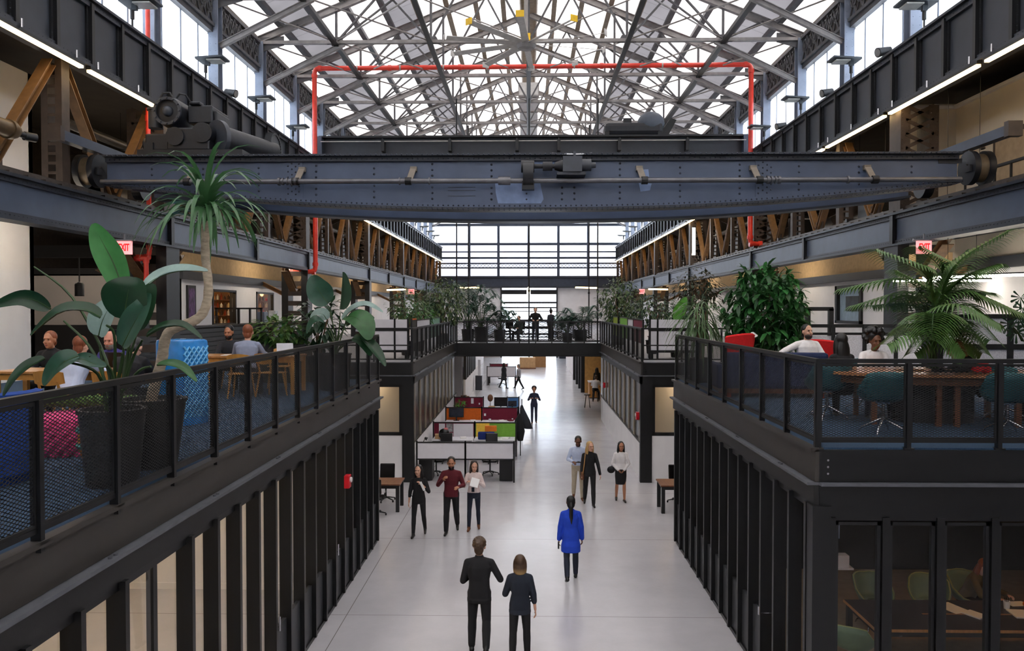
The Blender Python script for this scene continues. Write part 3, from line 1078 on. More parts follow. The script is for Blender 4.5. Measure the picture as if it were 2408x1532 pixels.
for s in (-1, 1):
    e = thing('end_truck', None, None)
    e.parent = cr
    xw = s * 9.62
    wz = 8.4
    w = MB().cyl((xw - s * .26, YC, wz), (xw - s * .14, YC, wz), .36, n=32).cyl((xw + s * .06, YC, wz), (xw + s * .18, YC, wz), .36, n=32)
    w.build('wheel_guard', DRK, e, smooth=40)
    MB().cyl((xw - s * .15, YC, wz), (xw + s * .07, YC, wz), .3, n=32).build('wheel', M('wheel_tan', (112, 96, 74), 0.45, var=.2), e, smooth=40)
    MB().cyl((xw - s * .3, YC, wz), (xw - s * .24, YC, wz), .09, n=14).box(xw - s * .29 - .02, xw - s * .29 + .02, YC - .22, YC - .02, wz - .1, wz + .04).build('hub', DRK, e, smooth=40)
    xw -= s * .2
    MB().box(min(xw, xw + s * .2), max(xw, xw + s * .2), YC - 1.3, YC + 3.2, 8.82, 9.02).build('truck_beam', STEEL, e)
    MB().box(min(xw, xw + s * .2) - .04, max(xw, xw + s * .2) + .04, YC - 1.45, YC - 1.3, 8.78, 9.08).build('buffer', BROWN, e)
    xw += s * .2
    MB().tube([(xw - s * .1, YC + .2, 8.7), (xw - s * .1, YC + .1, 8.95), (xw - s * .02, YC - .1, 8.95), (xw, YC - .15, 8.78)], .05, 8).build('rail_sweep', BRK, e)
    MB().cyl((xw - s * .15, YC + 2.3, wz), (xw + s * .07, YC + 2.3, wz), .33, n=24).build('wheel', DRK, e)
# trolley winch on the crane
t = thing('crane_trolley_winch', 'heavy black riveted winch machine on top of the crane at the left', 'winch', (-7.4, YC + 1.2, 8.73))
WB = M('winch_black', (22, 25, 32), 0.42, var=.25, scale=8, bump=.2)
MB().box(-1.1, 1.2, -1.3, 1.3, 0, .12).box(-1.0, -.8, -1.2, 1.2, -.05, .3).build('bed_frame', WB, t)
b = MB().lathe([(.1, -.45), (.3, -.42), (.33, -.3), (.33, .3), (.3, .4), (.1, .45)], n=28)
b.v = [(x - .55, z - .55, y + 1.02) for x, y, z in b.v]
b.build('upper_motor', WB, t, smooth=40)
b = MB()
for r0, r1, z0_, z1_ in ((.25, .31, 0, .05),):
    for i in range(28):
        a0, a1 = 2 * PI * i / 28, 2 * PI * (i + 1) / 28
        q = [(r * math.cos(a), r * math.sin(a)) for r, a in ((r0, a0), (r1, a0), (r1, a1), (r0, a1))]
        b.add([(x - .55, -1.06, z + 1.02) for x, z in q] + [(x - .55, -1.0, z + 1.02) for x, z in q], [(0, 1, 2, 3), (7, 6, 5, 4), (0, 4, 5, 1), (1, 5, 6, 2), (2, 6, 7, 3), (3, 7, 4, 0)])
for i in range(12):
    a = 2 * PI * i / 12
    b.cyl((-.55 + .28 * math.cos(a), -1.1, 1.02 + .28 * math.sin(a)), (-.55 + .28 * math.cos(a), -1.05, 1.02 + .28 * math.sin(a)), .025, n=6)
b.build('flange_ring', MGR, t)
MB().ball((-.55, -1.0, 1.02), (.12, .12, .12), 16, 10).build('end_cap', MGR, t, smooth=60)
MB().box(-.2, .35, -.8, .2, .8, 1.2).box(.3, .42, -.7, .1, .85, 1.1).box(-.15, .1, -.85, -.6, 1.2, 1.28).build('gear_case', WB, t, bevel=.03)
MB().cyl((-1.05, -.5, .75), (-1.05, -.5, 1.15), .16, n=18).cyl((-1.05, -.5, 1.15), (-1.05, -.5, 1.2), .19, n=18).build('brake_drum', MGR, t, smooth=40)
MB().box(-1.0, -.4, -1.15, 0, .12, .5).cyl((-1.12, -.9, .3), (-.95, -.9, .3), .15, n=16).box(-.5, .45, -1.2, .3, .12, .62).build('lower_housing', WB, t, bevel=.04)
MB().cyl((-.3, -1.25, .42), (-.3, -.9, .42), .2, n=18).cyl((.3, -1.25, .5), (.3, -.9, .5), .22, n=18).build('bearing_housing', WB, t, smooth=40)
MB().cyl((.5, -.9, .42), (1.35, .4, .36), .33, .24, n=24).build('hoist_drum', WB, t, smooth=40)
b = MB()
b.cyl((.48, -.95, .42), (.54, -.86, .42), .42, n=28)
b.build('drum_disc', MGR, t, smooth=40)
b = MB()
for i in range(40):
    a = 2 * PI * i / 40
    c = V((1.28, .55 + .42 * math.cos(a), .42 + .42 * math.sin(a)))
    b.cbox(c, (.16, .05, .05))
b.cyl((1.22, .55, .42), (1.34, .55, .42), .4, n=32)
b.build('gear_wheel', WB, t)
MB().tube([(-.7, -1.0, 1.32), (-.65, -1.0, 1.42), (-.5, -1.0, 1.42), (-.45, -1.0, 1.32)], .025, 6).tube([(-.35, -1.0, 1.3), (-.28, -1.0, 1.4), (-.15, -1.0, 1.38), (-.1, -.9, 1.25)], .025, 6).tube([(-1.1, -.3, 1.2), (-.9, -.5, 1.3), (-.6, -.6, 1.33)], .02, 6).build('lifting_lugs', WB, t)
# second crane further back on the upper girders
t = thing('overhead_crane', 'dark second crane beam behind the first on the upper girders', 'overhead crane', (0, 35.0, 0))
MB().box(-9.1, 9.4, -.02, .02, 12.06, 12.8).build('girder', M('dark_crane_paint', (36, 40, 48), 0.45), t)
MB().box(-9.1, 9.4, -.3, .3, 12.8, 12.88).build('top_flange', BLACK, t)
MB().box(-9.15, -8.95, -.35, .35, 12.06, 12.85).build('end_plate', STEEL, t)
MB().box(9.2, 9.4, -.35, .35, 12.06, 12.85).build('end_plate', STEEL, t)
b = MB().cyl((-9.0, -.35, 12.62), (9.3, -.35, 12.62), .02, n=6)
b.build('trolley_wire', M('galvanised', (190, 186, 180)), t)
for i, x in enumerate((-6.3, -3.4, -.5, 1.3, 3.9, 6.8)):
    MB().box(x - .07, x + .07, -.4, -.02, 12.2, 12.66).cyl((x, -.35, 12.62), (x, -.35, 12.74), .05, n=8).build('wire_bracket', BLACK, t)
t = thing('crane_trolley_winch', 'black hooded winch silhouette on the second crane to the right', 'winch', (4.6, 35.4, 12.88))
MB().box(-1.3, 1.25, -.4, .6, .05, .62).build('casing', WB, t, bevel=.18)
b = MB()
for p, q in (((-1.2, -.3, 0), (-1.2, -.3, .2)), ((1.1, -.3, 0), (1.1, -.3, .2))):
    b.bar(p, q, .2, .2)
b.build('feet', BLACK, t)
b = MB().ball((.75, 0, .62), (.6, .45, .52), 18, 10)
b.build('hood', M('hood_grey', (72, 80, 92), 0.5), t, smooth=60)
MB().prism([(1.2, 0.0), (1.75, 0.75), (1.5, .8), (1.15, .35)], -.1, .1)
b = MB().prism([(1.2, 0.0), (1.45, .0), (1.85, 0.75), (1.6, .85), (1.2, .25)], -.1, .1)
b.v = [(a, c, d) for a, d, c in b.v]
b.build('chute', BLACK, t)
MB().box(-.45, -.1, -.1, .3, .6, .85).build('lever_box', BLACK, t, bevel=.03)

# tank, ducts and clutter in the aisles -----------------------------------
t = thing('gas_cylinder', 'long bronze pipe with a domed valve end at the upper left edge', 'tank', (-9.62, 0, 8.72))
MB().cyl((0, 10.0, 0), (0, 14.7, 0), .16, n=24).build('barrel', M('bronze_tank', (92, 74, 50), 0.4, metal=.3), t, smooth=50)
MB().cyl((0, 14.66, 0), (0, 14.76, 0), .185, n=24).ball((0, 14.78, 0), (.16, .22, .16), 18, 10).build('dome', M('bronze_tank', (92, 74, 50)), t, smooth=50)
MB().cyl((0, 14.95, -.02), (.1, 15.2, -.04), .06, n=12).cyl((.04, 15.1, -.04), (.14, 15.3, -.04), .085, n=14).build('valve', DRK, t, smooth=50)
for i, (x, z, r, y0, y1, nm) in enumerate(((-12.6, 8.7, .45, 23, 80, 'big round steel duct along the left aisle'), (-11.2, 9.9, .12, 19, 85, 'thin conduit pipe high in the left aisle'), (12.8, 8.8, .42, 23, 80, 'big round steel duct along the right aisle'), (11.1, 9.7, .12, 23, 85, 'thin conduit pipe high in the right aisle'))):
    b = MB().cyl((x, y0, z), (x, y1, z), r, n=20)
    for q in range(int((y1 - y0) / 3)):
        b.cyl((x, y0 + 3 * q, z), (x, y0 + 3 * q + .08, z), r * 1.06, n=20)
    tag(b.build('aisle_duct', M('duct_grey', (86, 82, 78), 0.4, metal=.4), smooth=40), nm, 'duct')
for s in (-1, 1):
    for i, y in enumerate((24.4, 31, 39, 43.5, 52, 57, 65, 70)):
        t = thing('fan_coil_unit', '%s black ventilation box from the front on the %s runway' % (ORD[i], SIDE[s]), 'ventilation box', (s * 10.5, y, 8.1), group='ventilation boxes above the runway beams')
        MB().box(-.4, .4, -.5, .5, 0, .8).build('casing', BLACK, t, bevel=.02)
        f = MB()
        for a in ((-.4, -.34, .1, .7), (.1, .16, .1, .7)):
            f.box(a[0] + .2, a[1] + .2, -.52, -.5, a[2], a[3])
        f.box(-.2, .36, -.52, -.5, .1, .15).box(-.2, .36, -.52, -.5, .65, .7)
        f.build('grille_frame', M('white_grille', (214, 214, 214), 0.5), t)
        MB().box(*sorted((-s * .95, s * .1)), -.06, .06, -.1, 0).build('support_arm', BLACK, t)
    # sloping braces between column and aisle wall, dark clutter
    for i, yc in enumerate((12.5, 21.1, 27.8, 34.4, 41, 47.65, 60.9)):
        if yc < 22:
            continue
        b = MB().ibeam((s * 10.4, yc, 8.4), (s * 16.5, yc, 11.2), .25, .3, .03, .02)
        b.bar((s * 16.5, yc, 8.2), (s * 11.0, yc + .3, 10.9), .2, .2)
        tag(b.build('aisle_cross_brace', BROWN), '%s crossed brown brace from the front in the %s aisle' % (ORD[i - 2], SIDE[s]), 'brace', 'aisle braces')
    for i, yc in enumerate((21.1, 34.4, 47.65, 60.9, 74.2)):
        b = thing('knee_bracket', '%s tan bracket pair from the front under the %s runway beam' % (ORD[i], SIDE[s]), 'bracket', (s * 10.0, yc, 0), group='brackets under the runway beams')
        MB().ibeam((0, .5, 6.2), (0, 1.7, 7.0), .28, .18, .02, .02).build('arm', TANST, b)
        MB().ibeam((0, -.5, 6.2), (0, -1.7, 7.0), .28, .18, .02, .02).build('arm', TANST, b)
        MB().ibeam((s * .4, .3, 5.9), (s * 1.6, .3, 6.5), .2, .16, .02, .02).build('arm', TANST, b)
# round spotlights clamped on the girder tops
for s, y, lb in ((-1, 25.44, 'round spotlight clamped on the left girder'), (1, 21.73, 'nearest round spotlight clamped on the right girder'), (1, 25.79, 'middle round spotlight clamped on the right girder'), (1, 30.43, 'farthest round spotlight clamped on the right girder')):
    t = thing('spotlight', lb, 'spotlight', (s * 9.55, y, 12.08), group='round spotlights on the girders')
    MB().cyl((0, 0, 0), (0, 0, .15), .03, n=8).box(-.08, .08, -.06, .06, 0, .03).build('clamp', BLACK, t)
    MB().cyl((s * .08, 0, .22), (-s * .28, -.08, .12), .09, .13, n=18).build('housing', BLACK, t, smooth=40)
    MB().cyl((-s * .27, -.078, .122), (-s * .29, -.083, .117), .105, n=18).build('lens', M('spot_lens', (120, 120, 118), 0.2), t)
# ================================================================ railings, glazed fronts, lamps


def lattice(L, H, pw=.062, ph=.028, t=.0075):
    """expanded-metal panel in the plane u (0..L), v (0..H); returns bars as (u0,v0,u1,v1)"""
    m = ph / pw
    out = []
    for sg in (1, -1):
        c = -m * L if sg > 0 else 0
        cmax = H if sg > 0 else H + m * L
        c += ph * .5
        while c < cmax:
            pts = []
            u_lo, u_hi = 0.0, L
            # v = c + sg*m*u
            ua, ub = (0 - c) / (sg * m), (H - c) / (sg * m)
            lo, hi = max(u_lo, min(ua, ub)), min(u_hi, max(ua, ub))
            if hi - lo > .01:
                out.append((lo, c + sg * m * lo, hi, c + sg * m * hi))
            c += ph
    return out


def railing(lb, p0, p1, n, mesh=True, z0=3.74, h=1.03, group=None, post=(.05, .075), ends=True, coarse=1.0):
    """guard rail from p0 to p1 (x, y) with n panels"""
    a, c = V((p0[0], p0[1], 0)), V((p1[0], p1[1], 0))
    L = (c - a).length
    ang = math.atan2(c.y - a.y, c.x - a.x)
    t = thing('mesh_railing', lb, 'railing', (a.x, a.y, z0), ang)
    MB().box(-.03, L + .03, -.032, .032, h - .02, h + .03).build('top_rail', RAILM, t)
    MB().box(0, L, -.015, .015, .06, .10).build('bottom_rail', RAILM, t)
    pb = MB().box(-post[0] / 2, post[0] / 2, -post[1] / 2, post[1] / 2, -.08, h - .02).box(-.06, .06, -.05, .05, -.02, .0)
    d = L / n
    first = None
    for i in range(n + 1):
        if i in (0, n) and not ends:
            continue
        if first is None:
            first = pb.build('post', RAILM, t, loc=(i * d, 0, 0))
        else:
            q = first.copy()
            COL.objects.link(q)
            q.parent = t
            q.location = (i * d, 0, 0)
    if not mesh:
        MB().box(0, L, -.015, .015, h * .48, h * .48 + .04).build('middle_rail', RAILM, t)
        return t
    b = MB()
    b.box(.03, .05, -.012, .012, .1, h - .03).box(d - .05, d - .03, -.012, .012, .1, h - .03).box(.05, d - .05, -.012, .012, h - .06, h - .03).box(.05, d - .05, -.012, .012, .1, .125)
    for u0, v0, u1, v1 in lattice(d - .08, h - .15, .062 * coarse, .028 * coarse, .0075):
        b.bar((.04 + u0, 0, .11 + v0), (.04 + u1, 0, .11 + v1), (.0066 if coarse == 1 else .006 * coarse), .002, (0, 1, 0))
    fp = None
    for i in range(n):
        if fp is None:
            fp = b.build('mesh_panel', M('expanded_mesh', (17, 18, 20), 0.5), t, loc=(0, 0, 0))
        else:
            q = fp.copy()
            COL.objects.link(q)
            q.parent = t
            q.location = (i * d, 0, 0)
    return t


railing('black mesh railing along the near left mezzanine edge', (-3.5, 4.54), (-3.5, 18.5), 13)
railing('black mesh railing along the near right mezzanine edge', (3.45, 9.62), (3.45, 18.72), 8)
railing('black mesh railing across the front of the right mezzanine', (3.45, 9.62), (12.0, 9.62), 8, ends=True)
railing('black mesh railing along the far left mezzanine before the footbridge', (-3.62, 24.8), (-3.62, 38.4), 12, coarse=1.5)
railing('black mesh railing along the far right mezzanine before the footbridge', (3.52, 24.9), (3.52, 38.4), 12, coarse=1.5)
railing('short black railing across the gap end of the far left mezzanine', (-7.2, 24.85), (-3.62, 24.85), 3, mesh=False)
railing('short black railing across the gap end of the far right mezzanine', (3.52, 24.95), (7.2, 24.95), 3, mesh=False)
railing('black railing along the front of the footbridge', (-3.55, 38.5), (3.45, 38.5), 9, coarse=2.5)
railing('black railing along the back of the footbridge', (-3.55, 43.9), (3.45, 43.9), 7, coarse=3.5)

# lower glazed fronts ------------------------------------------------------
FIN = M('fin_black', (14, 15, 18), 0.42, var=.15)
KICK = M('kick_panel_grey', (52, 54, 58), 0.45, var=.1)


def glazed_front(lb, x, s, ys, kick_from, thin=(), doors=()):
    """row of deep black fins with glass between, lower kick panels; s = +1 faces the hall at +x"""
    t = thing('glazed_partition', lb, 'glazed partition', (x, 0, 0))
    xa, xb_ = sorted((x * 0 - s * .07, s * .10))
    f0 = None
    for i, y in enumerate(ys):
        if i in thin:
            MB().box(*sorted((-s * .05, s * .02)), y - .04, y + .04, .06, 3.06).build('slim_mullion', FIN, t)
            continue
        if f0 is None:
            f0 = MB().box(xa, xb_, -.035, .035, .04, 3.06).build('fin', FIN, t, loc=(0, y, 0))
        else:
            q = f0.copy()
            COL.objects.link(q)
            q.parent = t
            q.location = (0, y, 0)
    MB().box(-.06, .06, ys[0], ys[-1], 0, .06).build('sill_rail', FIN, t)
    MB().box(-.04, .04, ys[0], ys[-1], 2.98, 3.06).build('head_rail', FIN, t)
    for i in range(len(ys) - 1):
        y0, y1 = ys[i] + .03, ys[i + 1] - .03
        zk = .06
        if y0 > kick_from:
            MB().box(-.03, .03, y0, y1, .06, .9).build('kick_panel', KICK, t)
            zk = .9
        MB().box(-.006, .006, y0, y1, zk, 2.98).build('glass_pane', GLASS, t)
    return t


ysl = [4.06 + .68 * i for i in range(22)]
gl = glazed_front('tall black finned glass front under the near left mezzanine', -3.55, 1, ysl, 10.4, thin=(5,))
for y in (10.9, 14.3):
    MB().cyl((.12, y, .95), (.12, y, 1.15), .015, n=8).box(0, .12, y - .01, y + .01, 1.0, 1.02).build('door_handle', CHROME, gl)
ysr = [9.75 + .62 * i for i in range(15)]
gr = glazed_front('tall black finned glass front under the near right mezzanine', 3.45, -1, ysr, 11.4)
MB().cyl((-.14, 11.5, 1.0), (-.14, 11.5, 1.12), .015, n=8).box(-.14, 0, 11.49, 11.51, 1.02, 1.03).build('door_handle', CHROME, gr)
# corner post and glazed front facing the camera
tag(MB().box(3.36, 3.56, 9.5, 9.72, 0, 3.06).box(-3.66, -3.44, 18.4, 18.7, 0, 3.06).build('unused', FIN) if False else MB().box(3.36, 3.58, 9.5, 9.72, 0, 3.06).build('corner_post', FIN), 'black steel corner post of the lower right meeting room', 'post')
t = thing('glazed_partition', 'black framed glass front of the lower right meeting room', 'glazed partition', (0, 9.6, 0))
xs = [3.6 + .64 * i for i in range(13)]
for x in xs:
    MB().box(x - .045, x + .045, -.07, .07, 0, 2.92).build('mullion', FIN, t)
MB().box(3.5, 12, -.05, .05, 2.88, 3.06).build('head_rail', FIN, t)
MB().box(3.5, 12, -.05, .05, 0, .12).build('sill_rail', FIN, t)
for i in range(12):
    f = MB()
    for u0, u1, v0, v1 in ((.05, .09, .14, 2.86), (.55, .59, .14, 2.86), (.05, .59, 2.82, 2.86), (.05, .59, .14, .2)):
        f.box(xs[i] + u0, xs[i] + u1, -.03, .03, v0, v1)
    f.build('sash', M('sash_dark', (24, 25, 28), .4), t)
    MB().box(xs[i] + .09, xs[i] + .55, -.005, .005, .2, 2.82).build('glass_pane', GLASS, t)

# lower rooms ---------------------------------------------------------------
wall('wall_left', [(-12, -3.75, 15.2, 15.3, 0, 3.4)], WHITEW, 'white partition inside the lower left room behind the glass')
struct(MB().box(-12, -3.75, 15.17, 15.2, 0, .12), 'baseboard_left', WHITEW, 'white baseboard of the lower left room', 'baseboard')
wall('wall_left', [(-12.1, -12, -10, 18.7, 0, 3.4), (-12, -3.6, 18.5, 18.6, 0, 3.4)], GREYW, 'grey outer walls of the lower left room')
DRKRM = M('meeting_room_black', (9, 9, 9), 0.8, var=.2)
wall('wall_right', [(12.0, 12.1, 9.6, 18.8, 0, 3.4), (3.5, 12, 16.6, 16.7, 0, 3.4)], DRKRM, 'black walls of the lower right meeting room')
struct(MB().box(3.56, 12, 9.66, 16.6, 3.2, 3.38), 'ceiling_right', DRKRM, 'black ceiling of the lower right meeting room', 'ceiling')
struct(MB().box(3.56, 12, 9.66, 16.6, 0.0, .012), 'floor_right', M('tan_room_floor', (150, 128, 100), 0.6, var=.1), 'tan floor of the lower right meeting room', 'floor')

# blocks beyond the gap ------------------------------------------------------
for s, xw, y0 in ((-1, -3.62, 24.8), (1, 3.52, 24.9)):
    sd = SIDE[s]
    xs = sorted((xw, xw + s * .12))
    wall('wall_' + sd, [(xs[0], xs[1], y0, 40 if s < 0 else 39, 0, 1.15)], WHITEW, 'low white wall along the %s side of the far hall' % sd)
    xs2 = sorted((xw - s * .02, xw + s * .2))
    struct(MB().box(xs2[0], xs2[1], y0 + .2, 40 if s < 0 else 39, 1.15, 1.2), 'trim_3', FASC, 'bronze sill on the low %s wall' % sd, 'sill')
    t = thing('glazed_partition', 'dark window row above the low white wall on the far %s side' % sd, 'glazed partition', (xw, 0, 0))
    yy = y0 + .5
    i = 0
    while yy < 39:
        MB().box(*sorted((-s * .015, s * .08)), yy - .09, yy + .09, 1.2, 3.06).build('mullion', M('bronze_mullion', (150, 138, 120), .5), t)
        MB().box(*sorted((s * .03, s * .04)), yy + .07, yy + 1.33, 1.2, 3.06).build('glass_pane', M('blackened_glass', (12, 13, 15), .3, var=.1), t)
        yy += 1.4
    xs3 = sorted((xw + s * .6, xw + s * 8))
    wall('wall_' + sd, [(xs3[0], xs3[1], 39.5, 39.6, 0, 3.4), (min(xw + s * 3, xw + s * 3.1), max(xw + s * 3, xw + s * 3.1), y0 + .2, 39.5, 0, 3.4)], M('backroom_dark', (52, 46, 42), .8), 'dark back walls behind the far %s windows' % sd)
    # face across the gap: white panel, cream window, black column
    xa, xb_ = sorted((xw + s * .3, xw + s * 3.6))
    wall('wall_' + sd, [(xa, xb_, y0 - .03, y0 + .07, 0, 1.45)], WHITEW, 'white panel facing the gap on the far %s side' % sd)
    wall('wall_' + sd, [(xa, xb_, y0 + 1.2, y0 + 1.3, 1.3, 3.1)], CREAMW, 'cream wall behind the gap window on the %s side' % sd)
    t = thing('framed_window', 'black framed window facing the gap on the %s side' % sd, 'window', (0, y0, 0))
    MB().box(xa, xb_, -.04, .06, 1.45, 1.55).box(xa, xb_, -.04, .06, 2.96, 3.08).box(xb_ - .1 if s < 0 else xa, xb_ if s < 0 else xa + .1, -.04, .06, 1.5, 3).build('window_frame', BLACK, t)
    MB().box(xa, xb_, 0, .012, 1.55, 2.96).build('glass_pane', GLASS, t)
    b = MB().box(xw - .06, xw + .34 if s < 0 else xw + .06, -.1, .12, 0, 3.3) if s > 0 else MB().box(xw - .3, xw + .06, -.1, .12, 0, 3.3)
    if s > 0:
        b = MB().box(xw - .06, xw + .3, -.1, .12, 0, 3.3)
    tag(b.build('steel_column', BLACK, loc=(0, y0, 0)), 'black square column at the gap corner on the %s side' % sd, 'column')
# beyond the footbridge
wall('wall_left', [(-3.75, -3.63, 46, 60, 0, 1.3), (-6, -3.7, 44.5, 44.6, 0, 3.3), (-4.6, -4.5, 60, 80, 0, 3.3)], WHITEW, 'white low walls on the left beyond the footbridge')
wall('wall_right', [(3.55, 3.67, 53, 76, 0, 3.3), (3.55, 6, 76, 76.1, 0, 3.3)], WHITEW, 'white wall on the right beyond the footbridge')
b = MB()
for y in (46.5, 48, 49.5, 51, 52.5, 54):
    b.box(-3.72, -3.6, y - .5, y + .5, 1.3, 3.1)
struct(b, 'window_90', DARKW, 'dark window bays above the low left wall beyond the footbridge', 'window')
for i, y in enumerate((51.6, 54.2, 57.2, 60.6)):
    tag(MB().box(3.36, 3.7, y - .15, y + .15, 0, 3.2).build('steel_column', BLACK), '%s black square column on the right beyond the footbridge' % ORD[i], 'column', 'black posts beyond the footbridge')
wall('wall_right', [(3.6, 9, 51.3, 51.4, 0, 3.3)], M('ochre_wall', (206, 158, 92), .8), 'ochre back wall of the lit bay on the right')

# lamps ------------------------------------------------------------------------
def linear_lamp(name, lb, c, d, drop=.5, mat=None, group=None, r=.05):
    """ceiling-hung linear lamp centred at c, half vector d"""
    c, d = V(c), V(d)
    t = thing(name, lb, 'linear lamp', c, group=group)
    MB().bar(-d, d, r * 1.8, r, None).build('diffuser', mat or LAMPW, t)
    up = V((0, 0, r * .9))
    MB().bar(-d * 1.01 + up, d * 1.01 + up, r * 2, r * .6).build('housing', BLACK, t)
    b = MB()
    for q in (-.7, .7):
        b.cyl(d * q + up, d * q + V((0, 0, drop)), .006, n=5)
    b.build('hanger_rods', BLACK, t)
    return t


for i in range(5):
    linear_lamp('linear_lamp', '%s warm linear lamp from the front inside the lower left room' % ORD[i], (-7.2, 3.2 + 2.6 * i, 3.1), (0, 1.1, 0), .3, M('room_lamp', (255, 240, 215), emit=(255, 226, 186), es=16), group='lower left room lamps')
linear_lamp('linear_lamp', 'dim warm lamp over the dark meeting table', (7.3, 12.3, 2.75), (1.0, 0, 0), .5, M('dim_lamp', (255, 220, 160), emit=(255, 190, 110), es=5))
for i in range(4):
    linear_lamp('linear_lamp', '%s linear lamp from the front under the far left mezzanine' % ORD[i], (-5.2, 26 + 3.3 * i, 3.1), (0, .7, 0), .25, MATS['room_lamp'], group='far lower left lamps')
    linear_lamp('linear_lamp', '%s linear lamp from the front under the far right mezzanine' % ORD[i], (5.1, 26 + 3.3 * i, 3.1), (0, .7, 0), .25, MATS['room_lamp'], group='far lower right lamps')
linear_lamp('linear_lamp', 'small slanted lamp under the deck left of the footbridge', (-4.3, 46, 3.0), (.4, 1.0, 0), .35)
linear_lamp('linear_lamp', 'small slanted lamp in the ochre bay right of the footbridge', (4.6, 47.5, 3.0), (-.4, 1.0, 0), .35)
linear_lamp('linear_lamp', 'long white linear lamp above the right mezzanine at the frame edge', (10.4, 17.6, 6.12), (1.1, -1.5, 0), 1.2, M('white_lamp', (255, 250, 240), emit=(255, 244, 226), es=14))
linear_lamp('linear_lamp', 'second long white linear lamp behind the palm', (10.4, 20.4, 6.10), (1.2, 0, 0), 1.22, MATS['white_lamp'])
linear_lamp('linear_lamp', 'warm linear lamp under the far left runway beam', (-9.2, 55.5, 6.7), (.7, -.7, 0), .3, r=.1)
linear_lamp('linear_lamp', 'warm linear lamp under the far right runway beam', (9.1, 56.5, 6.75), (.7, .5, 0), .3, r=.1)
linear_lamp('linear_lamp', 'warm slanted lamp over the plants left of the footbridge', (-4.3, 58, 6.9), (.8, -.6, 0), .5, r=.1)
linear_lamp('linear_lamp', 'warm slanted lamp over the plants right of the footbridge', (4.2, 58, 6.9), (.8, .6, 0), .5, r=.1)
t = thing('pendant_lamp', 'tall warm bulb hanging before the middle of the end opening', 'lamp', (0, 70, 6.9))
MB().lathe([(.02, -.45), (.16, -.3), (.16, .2), (.03, .4)], n=16).build('bulb', LAMPW, t)
MB().cyl((0, 0, .4), (0, 0, 8.4), .03, n=6).build('cord', BLACK, t)
linear_lamp('linear_lamp', 'cold vertical tube lamp on the far right column', (9.1, 44.5, 9.1), (0, .01, .75), .8, MATS['white_lamp'], r=.09)
for i in range(6):  # added lamps, out of sight behind the runway beams, brightening the mezzanine walls
    for s in (-1, 1):
        linear_lamp('linear_lamp', '%s added unseen warm lamp from the front above the %s shops' % (ORD[i], SIDE[s]), (s * 10.35, 24.5 + 9 * i, 7.42), (0, 1.3, 0), 3.82, M('added_fill_lamp', (255, 246, 234), emit=(255, 238, 214), es=15), group='added lamps above the %s shops' % SIDE[s])
for i in range(3):  # further added lamps tucked behind the runway beams to lift the near mezzanines
    linear_lamp('linear_lamp', '%s added unseen warm lamp from the front over the near left mezzanine' % ORD[i], (-10.35, 6 + 5.2 * i, 7.42), (0, 1.6, 0), 3.82, M('added_fill_lamp', (255, 246, 234), emit=(255, 238, 214), es=15), group='added near left mezzanine lamps')
    linear_lamp('linear_lamp', '%s added unseen warm lamp from the front over the near right mezzanine' % ORD[i], (10.35, 9 + 5.2 * i, 7.42), (0, 1.0, 0), 3.82, M('added_fill_lamp', (255, 246, 234), emit=(255, 238, 214), es=15), group='added near right mezzanine lamps')
linear_lamp('linear_lamp', 'added unseen warm lamp lighting the upper left box wall', (-10.8, 9.5, 10.4), (0, 2.2, 0), .4, MATS['added_fill_lamp'])  # added lamp outside the view, put in to light the box wall
linear_lamp('linear_lamp', 'added unseen warm lamp lighting the upper right box wall', (10.8, 11.5, 10.4), (0, 2.2, 0), .4, MATS['added_fill_lamp'])  # its added counterpart on the right, also outside the view
t = thing('pendant_lamp', 'black cylindrical pendant in the left recess', 'pendant lamp', (-12.4, 21.9, 5.94))
MB().lathe([(.12, -.2), (.12, .12), (.09, .17), (.03, .2)], n=20).build('shade', BLACK, t, smooth=40)
MB().cyl((0, 0, .2), (0, 0, .86), .02, n=8).build('stem', BLACK, t)
MB().box(-5.2, 1.4, -.06, .06, .86, 1.2).build('ceiling_beam', BLACK, t)


def exit_sign(lb, loc, sc=1.0, far=False):
    t = thing('exit_sign', lb, 'exit sign', loc)
    MB().box(-.17 * sc, .17 * sc, -.03, .03, -.15 * sc, .15 * sc).build('lit_panel', M('exit_panel', (250, 170, 170), .5, var=.02, emit=(255, 150, 150), es=.55), t)
    MB().box(-.23 * sc, .23 * sc, -.05, .05, .16 * sc, .19 * sc).cyl((0, 0, .19 * sc), (0, 0, .32 * sc), .02, n=8).cyl((-.23 * sc, 0, .175 * sc), (-.26 * sc, 0, .175 * sc), .03, n=8).build('mount_bar', M('sign_mount_grey', (150, 150, 156), .4), t)
    cu = bpy.data.curves.new('exit_letters', 'FONT')
    cu.body = 'EXIT'
    cu.size = .17 * sc
    cu.extrude = .004
    cu.offset = .004
    cu.align_x = 'CENTER'
    cu.align_y = 'CENTER'
    cu.space_character = .92
    cu.materials.append(M('exit_red', (206, 24, 30), .5, emit=(220, 20, 26), es=.5))
    fo = bpy.data.objects.new('font', cu)
    me = bpy.data.meshes.new_from_object(fo)
    bpy.data.objects.remove(fo)
    o = bpy.data.objects.new('lettering', me)
    COL.objects.link(o)
    o.parent = t
    o.rotation_euler = (PI / 2, 0, 0)
    o.location = (0, -.036, 0)
    o.scale = (.78, 1.35, 1)
    return t


